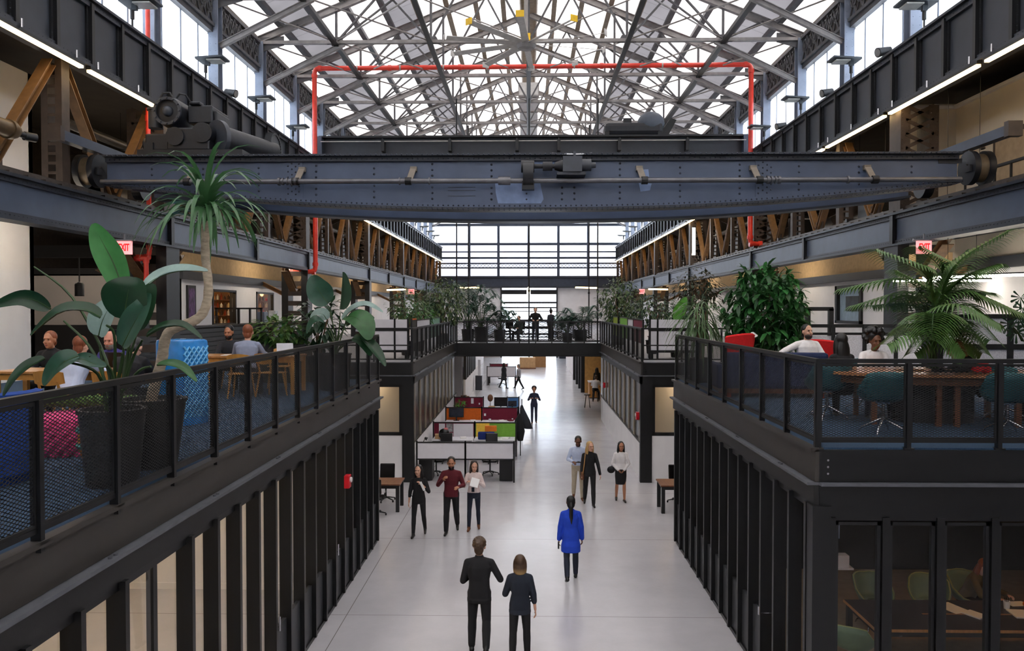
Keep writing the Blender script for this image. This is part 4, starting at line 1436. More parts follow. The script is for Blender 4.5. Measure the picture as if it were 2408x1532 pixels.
exit_sign('lit red EXIT sign hanging under the near left runway beam', (-9.25, 18.2, 6.79))
exit_sign('lit red EXIT sign above the palm under the right runway beam', (9.3, 19.1, 6.84))
exit_sign('small far EXIT sign under the left runway beam', (-9.3, 63.5, 6.75), 1.3)
exit_sign('small far EXIT sign under the right runway beam', (9.3, 66, 6.8), 1.3)
for lb, x, y, z in (('red fire alarm on the fins of the near left glass front', -3.45, 14.94, 2.15), ('red fire alarm on the far right window row', 3.5, 36.6, 1.9), ('red fire alarm at the near end of the far right window row', 3.5, 25.4, 2.0)):
    t = thing('fire_alarm', lb, 'fire alarm', (x, y, z))
    s = 1 if x < 0 else -1
    MB().box(*sorted((0, s * .1)), -.09, .09, -.12, .12).build('alarm_box', M('alarm_red', (206, 22, 40), .35), t, bevel=.01)
    MB().cyl((s * .1, 0, .03), (s * .13, 0, .03), .05, n=14).build('strobe', M('strobe_white', (230, 226, 226), .3), t)

for i in range(2):  # added lamps, hidden by the runway beam, to brighten the recess wall
    linear_lamp('linear_lamp', '%s added unseen linear lamp in the left recess behind the runway beam' % ORD[i], (-12.6 - 2.2 * i, 23.5, 8.2), (0, 1.6, 0), 3.3, M('added_recess_lamp', (255, 245, 230), emit=(255, 236, 214), es=16), group='added left recess lamps')
for s in (-1, 1):
    xs = sorted((s * 11.72, s * 11.9))
    wall('wall_' + SIDE[s], [(xs[0], xs[1], 26.8 if s < 0 else 22.4, 88, 6.68, 8.1)], M('ochre_band', (196, 166, 122), .8, var=.1), 'ochre band of wall above the %s shops' % SIDE[s])

for i, (x, y) in enumerate(((-3.45, 38.45), (0.02, 38.45), (3.3, 38.45), (-3.3, 43.95), (3.3, 43.95))):
    b = MB().cyl((x, y, 3.2), (x, y, 15.4), .035, n=8).cyl((x, y, 6.2), (x, y, 6.3), .06, n=8)
    tag(b.build('hanger_rod', BLACK), 'thin black hanger rod holding the footbridge at its %s' % ['front left corner', 'front middle', 'front right corner', 'back left corner', 'back right corner'][i], 'rod', 'footbridge hanger rods')
# ================================================================ plants
_fw = V((-math.sin(YAW) * math.cos(PIT), math.cos(YAW) * math.cos(PIT), -math.sin(PIT)))
_rt = V((math.cos(YAW), math.sin(YAW), 0))
_up = _rt.cross(_fw)


def A(px, py, Y):
    """measured photo position -> world point at hall distance Y"""
    d = _fw * FPX + _rt * (px - 1204) + _up * (766 - py)
    return V((0, 0, EYE)) + d * (Y / d.y)


def leafmat(name, rgb, rough=.38, veins=0.0):
    m = M(name, rgb, rough, var=.22, scale=7)
    nt = m.node_tree
    b = nt.nodes['Principled BSDF']
    b.inputs['Subsurface Weight'].default_value = 0.0
    out = nt.nodes['Material Output']
    tr = nt.nodes.new('ShaderNodeBsdfTranslucent')
    tr.inputs[0].default_value = tuple(min(1, x * 1.3) for x in lin(rgb)) + (1,)
    mx = nt.nodes.new('ShaderNodeMixShader')
    mx.inputs[0].default_value = .22
    nt.links.new(b.outputs[0], mx.inputs[1])
    nt.links.new(tr.outputs[0], mx.inputs[2])
    nt.links.new(mx.outputs[0], out.inputs[0])
    return m


LEAF = leafmat('leaf_green', (46, 92, 46), .3)
LEAFD = leafmat('leaf_dark_green', (30, 62, 38), .33)
LEAFM = leafmat('leaf_mid_green', (70, 134, 72), .35)
LEAFB = leafmat('leaf_bright_green', (84, 150, 52), .4)
LEAFP = leafmat('leaf_pale_underside', (150, 176, 168), .4)
LEAFT = leafmat('leaf_teal_green', (48, 84, 66), .3)
STEMG = leafmat('stem_green', (58, 84, 44), .45)
BARKP = M('pale_bark', (176, 160, 138), .8, var=.25, scale=14, bump=.4, stretch=(1, 1, 3))
BARK = M('brown_bark', (112, 84, 58), .8, var=.25, scale=14, bump=.4)
SOIL = M('potting_soil', (58, 46, 36), .95, var=.3, scale=30, bump=.5)
POTB = M('pot_black', (34, 34, 37), .5, var=.1)


def bez(pts, n):
    """smooth path through points"""
    P = [V(p) for p in pts]
    if len(P) == 2:
        return [P[0].lerp(P[1], i / n) for i in range(n + 1)]
    out = []
    k = len(P) - 1
    for i in range(n + 1):
        u = i / n * k
        j = min(int(u), k - 1)
        t = u - j
        p0, p1, p2, p3 = P[max(j - 1, 0)], P[j], P[j + 1], P[min(j + 2, k)]
        out.append(.5 * ((2 * p1) + (p2 - p0) * t + (2 * p0 - 5 * p1 + 4 * p2 - p3) * t * t + (3 * p1 - p0 - 3 * p2 + p3) * t ** 3))
    return out


def blade(b, pts, hw, up, fold=.18, n=16, rough=.0, tip=.0):
    """broad ribbed leaf with a lengthwise fold and side waves"""
    path = bez(pts, n)
    k = len(path)
    up = V(up)
    vs = []
    for i, p in enumerate(path):
        u = i / n
        w = hw * max(.04, math.sin(PI * min(1, (u * .93 + .04)) ** .8)) ** .75
        d = (path[min(i + 1, k - 1)] - path[max(i - 1, 0)]).normalized()
        a = d.cross(up)
        a = a.normalized() if a.length > 1e-4 else d.orthogonal().normalized()
        nr = a.cross(d).normalized()
        wv = 0.0
        for q in (-1, -.6, 0, .6, 1):
            vs.append(p + a * (w * q) + nr * (abs(q) ** 1.4 * w * fold * 2 + (wv * abs(q) if abs(q) > .1 else 0) + rough * math.sin(u * 9 + q * 2) * w))
    fs = []
    for i in range(k - 1):
        for j in range(4):
            fs.append((i * 5 + j, i * 5 + j + 1, i * 5 + 6 + j, i * 5 + 5 + j))
    b.add(vs, fs)


CAMDIR = V((0.0, -1, .25))


def pot(root, r0, r1, h, mt=None, soil=True, n=28, square=False):
    if square:
        MB().prism([(-r1, -r1), (r1, -r1), (r1, r1), (-r1, r1)], 0, h).build('pot', mt or POTB, root, bevel=.01)
        MB().box(-r1 + .03, r1 - .03, -r1 + .03, r1 - .03, h - .01, h + .015).build('soil', SOIL, root)
        return
    MB().lathe([(r0 * .9, 0), (r0, .02), (r1, h - .03), (r1 + .015, h - .03), (r1 + .015, h), (r1 - .03, h), (r1 - .04, h - .06)], n=n).build('pot', mt or POTB, root, smooth=40)
    if soil:
        MB().lathe([(r1 - .045, h - .08), (r1 - .05, h - .045), (.01, h - .03)], n=n).build('soil', SOIL, root)


def bird_of_paradise(lb, base, leaves, r0, r1, h):
    t = thing('bird_of_paradise_plant', lb, 'potted plant', base)
    pot(t, r0, r1, h)
    o0 = V(base)
    src = V((0, 0, h - .05))
    for i, (pet, bl, hw, up, mt, fold) in enumerate(leaves):
        j = V((.05 * math.cos(i * 2.4), .05 * math.sin(i * 2.4), 0))
        P = [src + j] + [A(*p) - o0 for p in pet]
        sb = MB().tube(bez(P, 12), [.02 - .011 * q / 12 for q in range(13)], 6)
        st = sb.build('stem', STEMG, t, smooth=60)
        if bl:
            b = MB()
            blade(b, [A(*p) - o0 for p in bl], hw, up, fold)
            b.build('leaf', mt, t, smooth=60)
            mr = MB().tube(bez([A(*p) - o0 + V(up).normalized() * -.004 for p in bl], 10), [.011 - .009 * q / 10 for q in range(11)], 5)
            mr.build('midrib', STEMG, st, smooth=60)
    return t


U = (0, -.9, .3)
bird_of_paradise('big bird-of-paradise plant in a black pot at the left railing', (-3.92, 7.45, DECK), [
    ([(300, 840, 7.5), (296, 740, 7.5)], [(292, 690, 7.5), (268, 622, 7.48), (240, 568, 7.45), (220, 526, 7.42)], .135, U, LEAFM, .12),
    ([(288, 850, 7.4), (290, 780, 7.38)], [(291, 752, 7.37), (297, 712, 7.32), (304, 676, 7.30), (313, 652, 7.34)], .235, U, LEAFD, .10),
    ([(284, 860, 7.35), (287, 830, 7.3)], [(288, 815, 7.28), (310, 770, 7.25), (334, 728, 7.25), (352, 690, 7.3)], .14, (-.3, -.9, .2), LEAFT, .14),
    ([(300, 830, 7.6), (325, 720, 7.65)], [(338, 676, 7.65), (380, 648, 7.7), (430, 636, 7.7), (488, 638, 7.65)], .1, (.0, -.45, .9), LEAFP, .2),
    ([(240, 860, 7.6), (234, 810, 7.62)], [(232, 790, 7.62), (240, 758, 7.6), (254, 728, 7.62), (272, 700, 7.66)], .13, U, LEAFP, .2),
    ([(220, 830, 7.5), (150, 755, 7.6)], [(118, 727, 7.6), (85, 708, 7.6), (45, 703, 7.55), (-20, 722, 7.5)], .085, (0, -.95, .1), LEAFD, .25),
    ([(270, 800, 7.3), (250, 765, 7.2)], [(236, 747, 7.15), (200, 730, 7.1), (140, 735, 7.0), (72, 790, 6.95)], .085, (0, -.5, .85), LEAFD, .25),
    ([(230, 880, 7.2), (150, 850, 7.0)], [(105, 843, 6.95), (70, 862, 6.9), (38, 890, 6.85), (8, 932, 6.8)], .06, (-.3, -.8, .5), LEAFD, .3),
    ([(260, 870, 7.2), (210, 838, 7.1)], [(185, 838, 7.05), (155, 850, 7.0), (128, 872, 6.98), (104, 908, 6.95)], .11, (-.2, -.8, .5), LEAFT, .2),
    ([(260, 880, 7.25), (230, 850, 7.15)], [(165, 848, 7.1), (195, 846, 7.08), (225, 858, 7.06), (250, 862, 7.05)], .07, (0, -.6, .8), LEAFT, .2),
    ([(250, 850, 7.6), (170, 700, 7.75), (80, 628, 7.85)], None, 0, U, LEAF, 0),
    ([(310, 850, 7.4), (335, 800, 7.3)], [(345, 790, 7.3), (385, 770, 7.3), (430, 768, 7.32), (475, 798, 7.35)], .065, (.1, -.4, .9), LEAFD, .25),
    ([(320, 880, 7.2), (355, 862, 7.1)], [(370, 858, 7.05), (400, 858, 7.0), (432, 868, 6.98), (462, 898, 6.96)], .055, (.1, -.5, .9), LEAF, .25),
    ([(300, 860, 7.5), (320, 790, 7.5)], [(322, 775, 7.5), (330, 735, 7.5), (345, 700, 7.52), (362, 668, 7.55)], .12, (.2, -.9, .2), LEAFD, .15),
], .23, .29, .72)

bird_of_paradise('second bird-of-paradise plant in a grey pot at the end of the left railing', (-3.95, 16.2, DECK), [
    ([(790, 800, 16.2), (775, 725, 16.2)], [(772, 714, 16.2), (757, 695, 16.18), (744, 672, 16.15), (735, 648, 16.15)], .26, U, LEAFT, .1),
    ([(795, 800, 16.2), (800, 735, 16.2)], [(800, 728, 16.2), (803, 700, 16.2), (805, 670, 16.2), (806, 640, 16.2)], .14, (.8, -.5, 0), LEAFD, .5),
    ([(800, 800, 16.0), (815, 750, 15.9)], [(818, 745, 15.85), (838, 748, 15.7), (858, 768, 15.55), (868, 800, 15.5)], .26, (.3, -.7, .7), LEAF, .1),
    ([(805, 810, 16.0), (840, 800, 15.8)], [(850, 792, 15.7), (870, 810, 15.6), (890, 835, 15.5), (906, 862, 15.4)], .12, (.3, -.6, .7), LEAFD, .2),
    ([(785, 810, 16.1), (765, 770, 16.0)], [(762, 762, 16.0), (745, 755, 15.9), (733, 765, 15.9), (722, 785, 15.9)], .14, (-.3, -.6, .8), LEAFT, .2),
    ([(790, 815, 16.3), (800, 760, 16.4)], [(805, 752, 16.4), (830, 728, 16.4), (862, 718, 16.4), (900, 735, 16.4)], .13, (0, -.4, .9), LEAFP, .2),
    ([(785, 800, 16.4), (770, 760, 16.5)], [(768, 752, 16.5), (760, 740, 16.5), (745, 738, 16.5), (730, 748, 16.5)], .13, (-.2, -.6, .8), LEAFP, .2),
    ([(800, 820, 15.9), (825, 800, 15.7)], [(830, 795, 15.7), (850, 800, 15.6), (862, 815, 15.6), (872, 838, 15.5)], .15, (.2, -.7, .6), LEAFD, .15),
    ([(795, 800, 16.3), (812, 770, 16.5)], [(815, 765, 16.5), (835, 745, 16.5), (850, 740, 16.5), (880, 750, 16.5)], .15, (.2, -.5, .8), LEAFD, .15),
], .3, .34, .75)

# dracaena with a kinked bare cane
t = thing('dracaena', 'kinked bare-caned dracaena with a strap-leaf crown at the left railing', 'potted plant', (-3.94, 8.3, DECK))
pot(t, .24, .33, .72)
o0 = V((-3.94, 8.3, DECK))
cane = [A(352, 960, 8.3), A(362, 915, 8.3), A(380, 850, 8.3), A(388, 800, 8.28), A(404, 776, 8.26), A(440, 762, 8.24), A(470, 745, 8.25), A(486, 715, 8.27), A(490, 670, 8.28), A(483, 600, 8.3), A(484, 520, 8.3)]
MB().tube(bez([p - o0 for p in cane], 44), [.058 - .016 * i / 44 + .003 * math.sin(i * 2.1) for i in range(45)], 12).build('cane', BARKP, t, smooth=60)
b = MB()
top = cane[-1] - o0
rg = random.Random(3)
for i in range(84):
    az = rg.uniform(0, 2 * PI)
    el = rg.uniform(.2, 1.45)
    L = rg.uniform(.65, 1.0)
    s0 = top + V((0, 0, rg.uniform(-.05, .16)))
    d = V((math.cos(az) * math.cos(el), math.sin(az) * math.cos(el), math.sin(el)))
    pts = []
    p = s0.copy()
    v = d.copy()
    for q in range(9):
        pts.append(p.copy())
        p = p + v * (L / 8)
        v = (v + V((0, 0, -.26 - .16 * (q / 8)))).normalized()
    b.strip(pts, [.012, .022, .026, .027, .026, .023, .019, .012, .003], fold=.3)
b.build('leaf_crown', leafmat('dracaena_leaf', (66, 106, 66), .3), t, smooth=60)


def frond(b, s, path, leaf, n, droop=.5, hw=.013, skip=.36):
    """feather palm frond: leaflets along both sides of a path"""
    pts = bez(path, n)
    s.tube(pts, [.016 - .013 * i / n for i in range(n + 1)], 5)
    for i in range(max(2, int(n * skip)), n + 1):
        d = (pts[i] - pts[i - 1]).normalized()
        a = d.cross(V((0, 0, 1)))
        a = a.normalized() if a.length > .01 else V((1, 0, 0))
        u = i / n
        L = leaf * (.45 + .55 * math.sin(PI * min(1, u * .95 + .08)))
        for sg in (-1, 1):
            v = (d * .55 + a * sg * .85 + V((0, 0, .12))).normalized()
            p = pts[i].copy()
            q = [p.copy()]
            for k in range(4):
                p = p + v * (L / 4)
                v = (v + V((0, 0, -droop * .45))).normalized()
                q.append(p.copy())
            b.strip(q, [hw * .6, hw, hw * .95, hw * .6, .002], fold=.3)


def palm(lb, base, fronds, pr, ph, leaf, n=26, mt=None, droop=.5, hw=.013, potmat=None, potted=True, name='kentia_palm', stemr=.025):
    t = thing(name, lb, 'potted plant', base)
    if potted:
        pot(t, pr * .85, pr, ph, potmat)
    o0 = V(base)
    for i, pth in enumerate(fronds):
        b, s = MB(), MB()
        frond(b, s, pth, leaf, n, droop, hw)
        s.build('stalk', STEMG, t, smooth=60)
        b.build('frond', mt or LEAF, t, smooth=60)
    return t


o0 = V((5.97, 11.95, 3.74))


def fr(px1, py1, px2, py2, px3, py3, y2, y3):
    return [V((rgp.uniform(-.06, .06), rgp.uniform(-.06, .06), .78)), A(px1, py1, 12 + (y2 - 12) * .3) - o0, A(px2, py2, y2) - o0, A(px3, py3, y3) - o0]


rgp = random.Random(5)
palm('large kentia palm rising through the middle of the oval wood table', tuple(o0), [
    fr(2205, 720, 2250, 620, 2370, 545, 12.0, 12.0),
    fr(2195, 720, 2170, 640, 2060, 590, 12.0, 11.8),
    fr(2185, 740, 2130, 660, 1985, 680, 13.0, 13.6),
    fr(2200, 730, 2260, 660, 2345, 625, 11.9, 11.6),
    fr(2205, 760, 2260, 690, 2390, 735, 11.8, 11.6),
    fr(2200, 780, 2250, 720, 2340, 760, 11.4, 11.1),
    fr(2190, 790, 2160, 700, 2090, 720, 12.9, 13.6),
    fr(2190, 800, 2165, 765, 2085, 810, 11.4, 11.1),
    fr(2200, 800, 2225, 775, 2270, 835, 11.2, 10.9),
    fr(2195, 760, 2190, 690, 2110, 640, 12.6, 13.0),
    fr(2198, 750, 2230, 660, 2290, 590, 12.6, 13.0),
    fr(2190, 780, 2150, 720, 2050, 720, 13.2, 14.0),
    fr(2204, 790, 2250, 745, 2330, 800, 12.4, 12.7),
    fr(2196, 790, 2195, 740, 2190, 800, 11.2, 10.8),
    fr(2200, 740, 2215, 640, 2160, 585, 12.2, 12.0),
    fr(2195, 770, 2150, 690, 2010, 720, 13.3, 14.0),
    fr(2202, 770, 2245, 690, 2320, 690, 12.2, 12.3),
    fr(2200, 800, 2215, 760, 2150, 830, 11.6, 11.4),
    fr(2200, 790, 2240, 760, 2310, 830, 12.0, 12.1),
], .3, .5, .58, 46, leafmat('palm_leaf', (78, 112, 56), .35), .78, .02, potted=False)


def bush(name, lb, base, c, rad, n, size, mt, pr=0, ph=0, kind='diamond', seed=1, stems=3, square=False, droop=.35, potmat=None, mats2=None, dens=.55):
    """leafy plant: a cloud of separate folded leaves on stems"""
    rg = random.Random(seed)
    t = thing(name, lb, 'potted plant', base)
    if pr:
        pot(t, pr * .85, pr, ph, potmat, square=square)
    b = MB()
    C = V(c)
    sts = MB()
    for i in range(stems):
        a = 2 * PI * i / stems
        q = C + V((rad[0] * .45 * math.cos(a), rad[1] * .45 * math.sin(a), rad[2] * .35))
        sts.tube(bez([V((.04 * math.cos(a), .04 * math.sin(a), max(ph - .05, 0))), V((.08 * math.cos(a), .08 * math.sin(a), (C.z + ph) * .5)), q], 8), [.03 - .018 * k / 8 for k in range(9)], 6)
    sts.build('stem', BARK, t, smooth=60)
    for i in range(n):
        while True:
            p = V((rg.uniform(-1, 1), rg.uniform(-1, 1), rg.uniform(-1, 1)))
            if dens * .6 < p.length < 1:
                if rg.random() < .35 + .65 * p.length:
                    break
        lump = 1 + .22 * NZ.noise(p * 2.3 + V((seed, 0, 0)))
        q = C + V((p.x * rad[0], p.y * rad[1], p.z * rad[2])) * lump
        d = (V((p.x, p.y, p.z * .6)) + V((rg.uniform(-.7, .7), rg.uniform(-.7, .7), rg.uniform(-.5, .4) - droop))).normalized()
        s = size * rg.uniform(.7, 1.25)
        b.c = 0 if (not mats2 or rg.random() < .7) else 1
        if kind == 'palmate':
            a = d.orthogonal().normalized()
            for k in range(6):
                v = Quaternion(d, 2 * PI * k / 6) @ a
                e = (v * .9 + d * .45 + V((0, 0, -.35))).normalized()
                b.strip([q, q + e * s * .35 + V((0, 0, .02)), q + e * s * .75, q + e * s + V((0, 0, -.1 * s))], [.01, s * .17, s * .15, .004], fold=.2)
        elif kind == 'strap':
            p2 = q.copy()
            v = d.copy()
            pts = []
            for k in range(6):
                pts.append(p2.copy())
                p2 = p2 + v * (s / 5)
                v = (v + V((0, 0, -.35))).normalized()
            b.strip(pts, [.012, .016, .016, .014, .009, .002], fold=.3)
        else:
            b.strip([q, q + d * s * .45, q + d * s + V((0, 0, -.12 * s))], [.004, s * .24, .004], fold=.25)
    b.build('foliage', [mt] + ([mats2] if mats2 else []), t, smooth=60)
    return t


GREY_POT = M('pot_grey', (70, 70, 76), .5)
bush('umbrella_tree', 'large bushy umbrella tree behind the red wing chair on the right mezzanine', (5.15, 17.6, DECK), (0, 0, 1.62), (.86, .8, .95), 250, .29, LEAF, .3, .45, 'palmate', 11, 4, mats2=LEAFM, droop=.6)
bush('spider_plant', 'tall strap-leaved plant in a dark pot left of the red wing chair', (3.85, 18.1, DECK), (0, 0, 1.45), (.3, .3, .42), 150, .85, leafmat('spider_leaf', (92, 120, 78), .4), .25, .55, 'strap', 12, 3)
bush('philodendron', 'low leafy philodendron filling a black planter on the left mezzanine', (-5.62, 18.0, DECK), (0, 0, 1.12), (.66, .4, .32), 330, .24, leafmat('philodendron_leaf', (86, 120, 58), .35), .0, 0, 'diamond', 13, 5, mats2=LEAF)
tag(MB().box(-.66, .66, -.3, .3, 0, .86).build('planter_box', POTB, loc=(-5.62, 18.0, DECK), bevel=.01), 'long black planter box under the low philodendron', 'planter')
bush('rubber_plant', 'dark rubber plant behind the second bird-of-paradise plant', (-4.7, 17.9, DECK), (0, 0, 1.35), (.5, .4, .6), 160, .26, LEAFD, .26, .6, 'diamond', 14)
L2 = leafmat('ficus_leaf', (84, 104, 60), .4)
bush('weeping_fig', 'olive weeping fig above the white desk screens on the far left mezzanine', (-4.3, 28.4, DECK), (0, 0, 1.75), (.75, .6, .62), 520, .15, L2, .25, .5, 'diamond', 15, mats2=BARKP and LEAF)
bush('leafy_shrub', 'green shrub between the fig and the footbridge on the left', (-4.3, 31.2, DECK), (0, 0, 1.45), (.65, .5, .45), 360, .17, LEAFB and LEAF, .25, .5, 'diamond', 16, mats2=LEAFB)
bush('ficus_tree', 'big drooping ficus tree at the left end of the footbridge', (-4.0, 37.2, DECK), (0, 0, 2.0), (1.15, .9, 1.1), 1100, .2, L2, .3, .5, 'diamond', 17, mats2=LEAFD, droop=.6)
bush('ficus_tree', 'big drooping ficus tree at the right end of the footbridge', (4.15, 36.8, DECK), (0, 0, 2.0), (1.05, .9, 1.1), 1050, .2, L2, .3, .5, 'diamond', 18, mats2=LEAFD, droop=.5)
bush('leafy_shrub', 'bushy olive shrub behind the maroon desk screen on the right', (4.55, 29.5, DECK), (0, 0, 1.62), (.85, .6, .6), 560, .16, LEAFD, .25, .5, 'diamond', 19, mats2=L2)
bush('leafy_shrub', 'rounder green shrub beside the white boards on the right', (5.6, 29.9, DECK), (0, 0, 1.5), (.6, .5, .5), 380, .16, LEAF, .25, .5, 'diamond', 23, mats2=LEAFD)
bush('shade_tree', 'dark brownish tree crown under the right runway beam', (6.4, 30.5, DECK), (0, 0, 2.35), (.95, .9, .85), 700, .18, leafmat('dark_olive_leaf', (58, 54, 34), .5), .3, .5, 'diamond', 20, mats2=LEAFD, droop=.5)
t = thing('banana_plant', 'single bright green upright leaf in front of the dark tree', 'potted plant', (5.05, 27.4, DECK))
pot(t, .2, .24, .5)
b = MB()
blade(b, [V((0, 0, 1.2)), V((.05, 0, 1.5)), V((.18, 0, 1.8)), V((.3, 0, 2.05))], .2, (0, -.9, .2), .15)
b.build('leaf', LEAFB, t, smooth=60)
MB().tube([(0, 0, .45), (0, 0, 1.25)], .025, 6).build('stem', STEMG, t)


def small_palm(lb, base, n, L, seed, pr=.3, ph=.55, leaf=.3, el=(.5, 1.3), square=False):
    rg = random.Random(seed)
    fs = []
    for i in range(n):
        az = 2 * PI * i / n + rg.uniform(-.3, .3)
        e = rg.uniform(*el)
        l = L * rg.uniform(.8, 1.1)
        d = V((math.cos(az) * math.cos(e), math.sin(az) * math.cos(e), math.sin(e)))
        s = V((.03 * math.cos(az), .03 * math.sin(az), ph - .05))
        fs.append([s, s + d * l * .4 + V((0, 0, .15 * l)), s + d * l * .75 + V((0, 0, .12 * l)), s + d * l + V((0, 0, -.18 * l))])
    return palm(lb, base, fs, pr, ph, leaf * 1.35, 20, LEAFT, .5, .03, name='parlour_palm')


small_palm('feathery palm in a black planter on the left of the footbridge', (-2.35, 39.6, DECK), 22, 1.75, 31, .34, .75)
small_palm('smaller feathery palm beside the seated figure on the footbridge', (-1.45, 40.3, DECK), 18, 1.3, 32, .3, .6)
small_palm('feathery palm on the right of the footbridge', (2.6, 40.2, DECK), 20, 1.5, 33, .34, .6)
small_palm('low palm behind the right part of the footbridge rail', (1.9, 39.3, DECK), 16, .95, 34, .26, .45)
small_palm('tall thin palm rising above the ficus left of the footbridge', (-3.1, 41.0, DECK), 20, 2.6, 35, .34, .6, .4, (.8, 1.4))
t = thing('monstera', 'dark monstera with split leaves at the right picture edge', 'potted plant', (7.5, 11.9, DECK))
pot(t, .24, .3, .5)
rg = random.Random(8)
for i, (px, py, Y) in enumerate(((2395, 748, 11.6), (2375, 762, 11.7), (2405, 725, 11.8), (2420, 770, 11.6), (2390, 780, 11.9), (2400, 700, 12.0))):
    p = A(px, py, Y) - V((7.5, 11.9, DECK))
    b = MB()
    vs = []
    for k in range(9):
        aa = -2.3 + 4.6 * k / 8
        r = .17 * (1.1 - .25 * abs(k - 4) / 4)
        e = V((math.sin(aa) * r, -.02 * (k % 2), -math.cos(aa) * r))
        f = V((math.sin(aa + .13) * r * .9, 0, -math.cos(aa + .13) * r * .9))
        g = V((math.sin(aa - .13) * r * .9, 0, -math.cos(aa - .13) * r * .9))
        b.add([p, p + g, p + e, p + f], [(0, 1, 2, 3)])
    b.build('leaf', LEAFD, t)
    MB().tube(bez([V((0, 0, .45)), V((p.x * .5, p.y * .5, p.z * .8)), p], 8), .008, 5).build('stem', STEMG, t)
# ================================================================ people
SKIN = {'light': M('skin_light', (214, 164, 138), .5, var=.06, scale=12), 'tan': M('skin_tan', (178, 122, 92), .5, var=.06, scale=12),
        'brown': M('skin_brown', (112, 72, 52), .5, var=.06, scale=12), 'pink': M('skin_pink', (218, 152, 130), .5, var=.06, scale=12)}
HAIRC = {'black': M('hair_black', (20, 18, 18), .45, var=.2, scale=60, stretch=(1, 1, .2)), 'brown': M('hair_brown', (74, 54, 38), .5, var=.3, scale=60, stretch=(1, 1, .2)),
         'dark': M('hair_dark_brown', (40, 28, 22), .5, var=.3, scale=60, stretch=(1, 1, .2)), 'blond': M('hair_blond', (186, 150, 98), .5, var=.3, scale=60, stretch=(1, 1, .2)),
         'red': M('hair_auburn', (128, 68, 38), .5, var=.3, scale=60, stretch=(1, 1, .2)), 'grey': M('hair_grey', (120, 116, 112), .5, var=.2, scale=60)}
EYEM = M('eye_dark', (26, 20, 18), .2)
LIPM = M('lip_red', (150, 70, 66), .5)


def cloth(name, rgb, rough=.85):
    return M('cloth_' + name, rgb, rough, var=.06, scale=14, bump=.2)


CL = {'black': cloth('black', (20, 20, 24)), 'navy': cloth('navy', (26, 33, 46)), 'blue': cloth('royal_blue', (24, 66, 190)), 'jeans': cloth('dark_jeans', (30, 36, 52)),
      'maroon': cloth('maroon', (92, 18, 32)), 'white': cloth('white', (232, 228, 228)), 'paleblue': cloth('pale_blue', (196, 208, 234)), 'khaki': cloth('khaki', (186, 174, 152)),
      'greyblue': cloth('grey_blue', (134, 142, 164)), 'purple': cloth('purple', (58, 52, 120)), 'grey': cloth('grey', (150, 150, 156)), 'olive': cloth('olive', (86, 74, 40)),
      'pinkwhite': cloth('pink_white', (226, 208, 204)), 'charcoal': cloth('charcoal', (40, 42, 48)), 'green': cloth('dark_green', (40, 58, 50)), 'indigo': cloth('indigo', (46, 50, 72)),
      'brown': cloth('brown_leather', (104, 62, 34), .5), 'shoe': cloth('shoe_black', (18, 18, 20), .35)}
CAPN = 10


def cap(b, p, q, r0, r1, n=CAPN):
    """rounded tapering limb segment"""
    p, q = V(p), V(q)
    d = q - p
    L = d.length
    if L < 1e-5:
        return b.ball(p, r0, n, 8)
    d.normalize()
    pts, rs = [], []
    for i in range(4):
        a = PI / 2 * (1 - i / 3.0)
        pts.append(p - d * (r0 * math.sin(a)))
        rs.append(max(.002, r0 * math.cos(a)))
    for i in range(4):
        a = PI / 2 * i / 3.0
        pts.append(q + d * (r1 * math.sin(a)))
        rs.append(max(.002, r1 * math.cos(a)))
    return b.tube(pts, rs, n)


def loft(b, secs, n=18):
    """secs: (centre, right-axis, forward-axis, rx, ry)"""
    vs = []
    for c, ax, ay, rx, ry in secs:
        for i in range(n):
            t = 2 * PI * i / n
            ct, st = math.cos(t), math.sin(t)
            e = .8
            vs.append(c + ax * (rx * math.copysign(abs(ct) ** e, ct)) + ay * (ry * math.copysign(abs(st) ** e, st)))
    fs = []
    for i in range(len(secs) - 1):
        for j in range(n):
            j2 = (j + 1) % n
            fs.append((i * n + j, i * n + j2, (i + 1) * n + j2, (i + 1) * n + j))
    fs.append(tuple(range(n - 1, -1, -1)))
    k = (len(secs) - 1) * n
    fs.append(tuple(range(k, k + n)))
    return b.add(vs, fs)


def fuse(o, vox, it=3, fac=.5):
    r = o.modifiers.new('fuse', 'REMESH')
    r.mode = 'VOXEL'
    r.voxel_size = vox
    r.use_smooth_shade = True
    s = o.modifiers.new('soften', 'SMOOTH')
    s.factor = fac
    s.iterations = it
    return o


def hand(b, w, d, nrm, side, k, curl=.5):
    """palm and five separate fingers; d along the hand, nrm out of the back of the hand"""
    d = V(d).normalized()
    nrm = V(nrm)
    nrm = (nrm - d * nrm.dot(d)).normalized()
    s = d.cross(nrm).normalized()
    w = V(w)
    for q in (-.028, -.009, .010, .028):
        cap(b, w + s * q * .7 * k, w + d * .085 * k + s * q * k, .014 * k, .0125 * k, 7)
    for q, L in ((-.030, .062), (-.010, .076), (.010, .080), (.030, .070)):
        p0 = w + d * .085 * k + s * q * k
        c = curl
        v = d.copy()
        r = .0095 * k
        for i, l in enumerate((.45, .32, .23)):
            v = (v * math.cos(c) - nrm * math.sin(c)).normalized()
            p1 = p0 + v * L * l * k
            cap(b, p0, p1, r, r * .88, 6)
            p0, r = p1, r * .88
    # thumb leaves the side of the palm near its base
    tsd = s * side
    p0 = w + d * .03 * k + tsd * .03 * k
    p1 = p0 + (d * .7 + tsd * .6 - nrm * .3).normalized() * .038 * k
    p2 = p1 + (d * .9 + tsd * .1 - nrm * .4).normalized() * .032 * k
    cap(b, p0, p1, .0125 * k, .011 * k, 6)
    cap(b, p1, p2, .011 * k, .009 * k, 6)


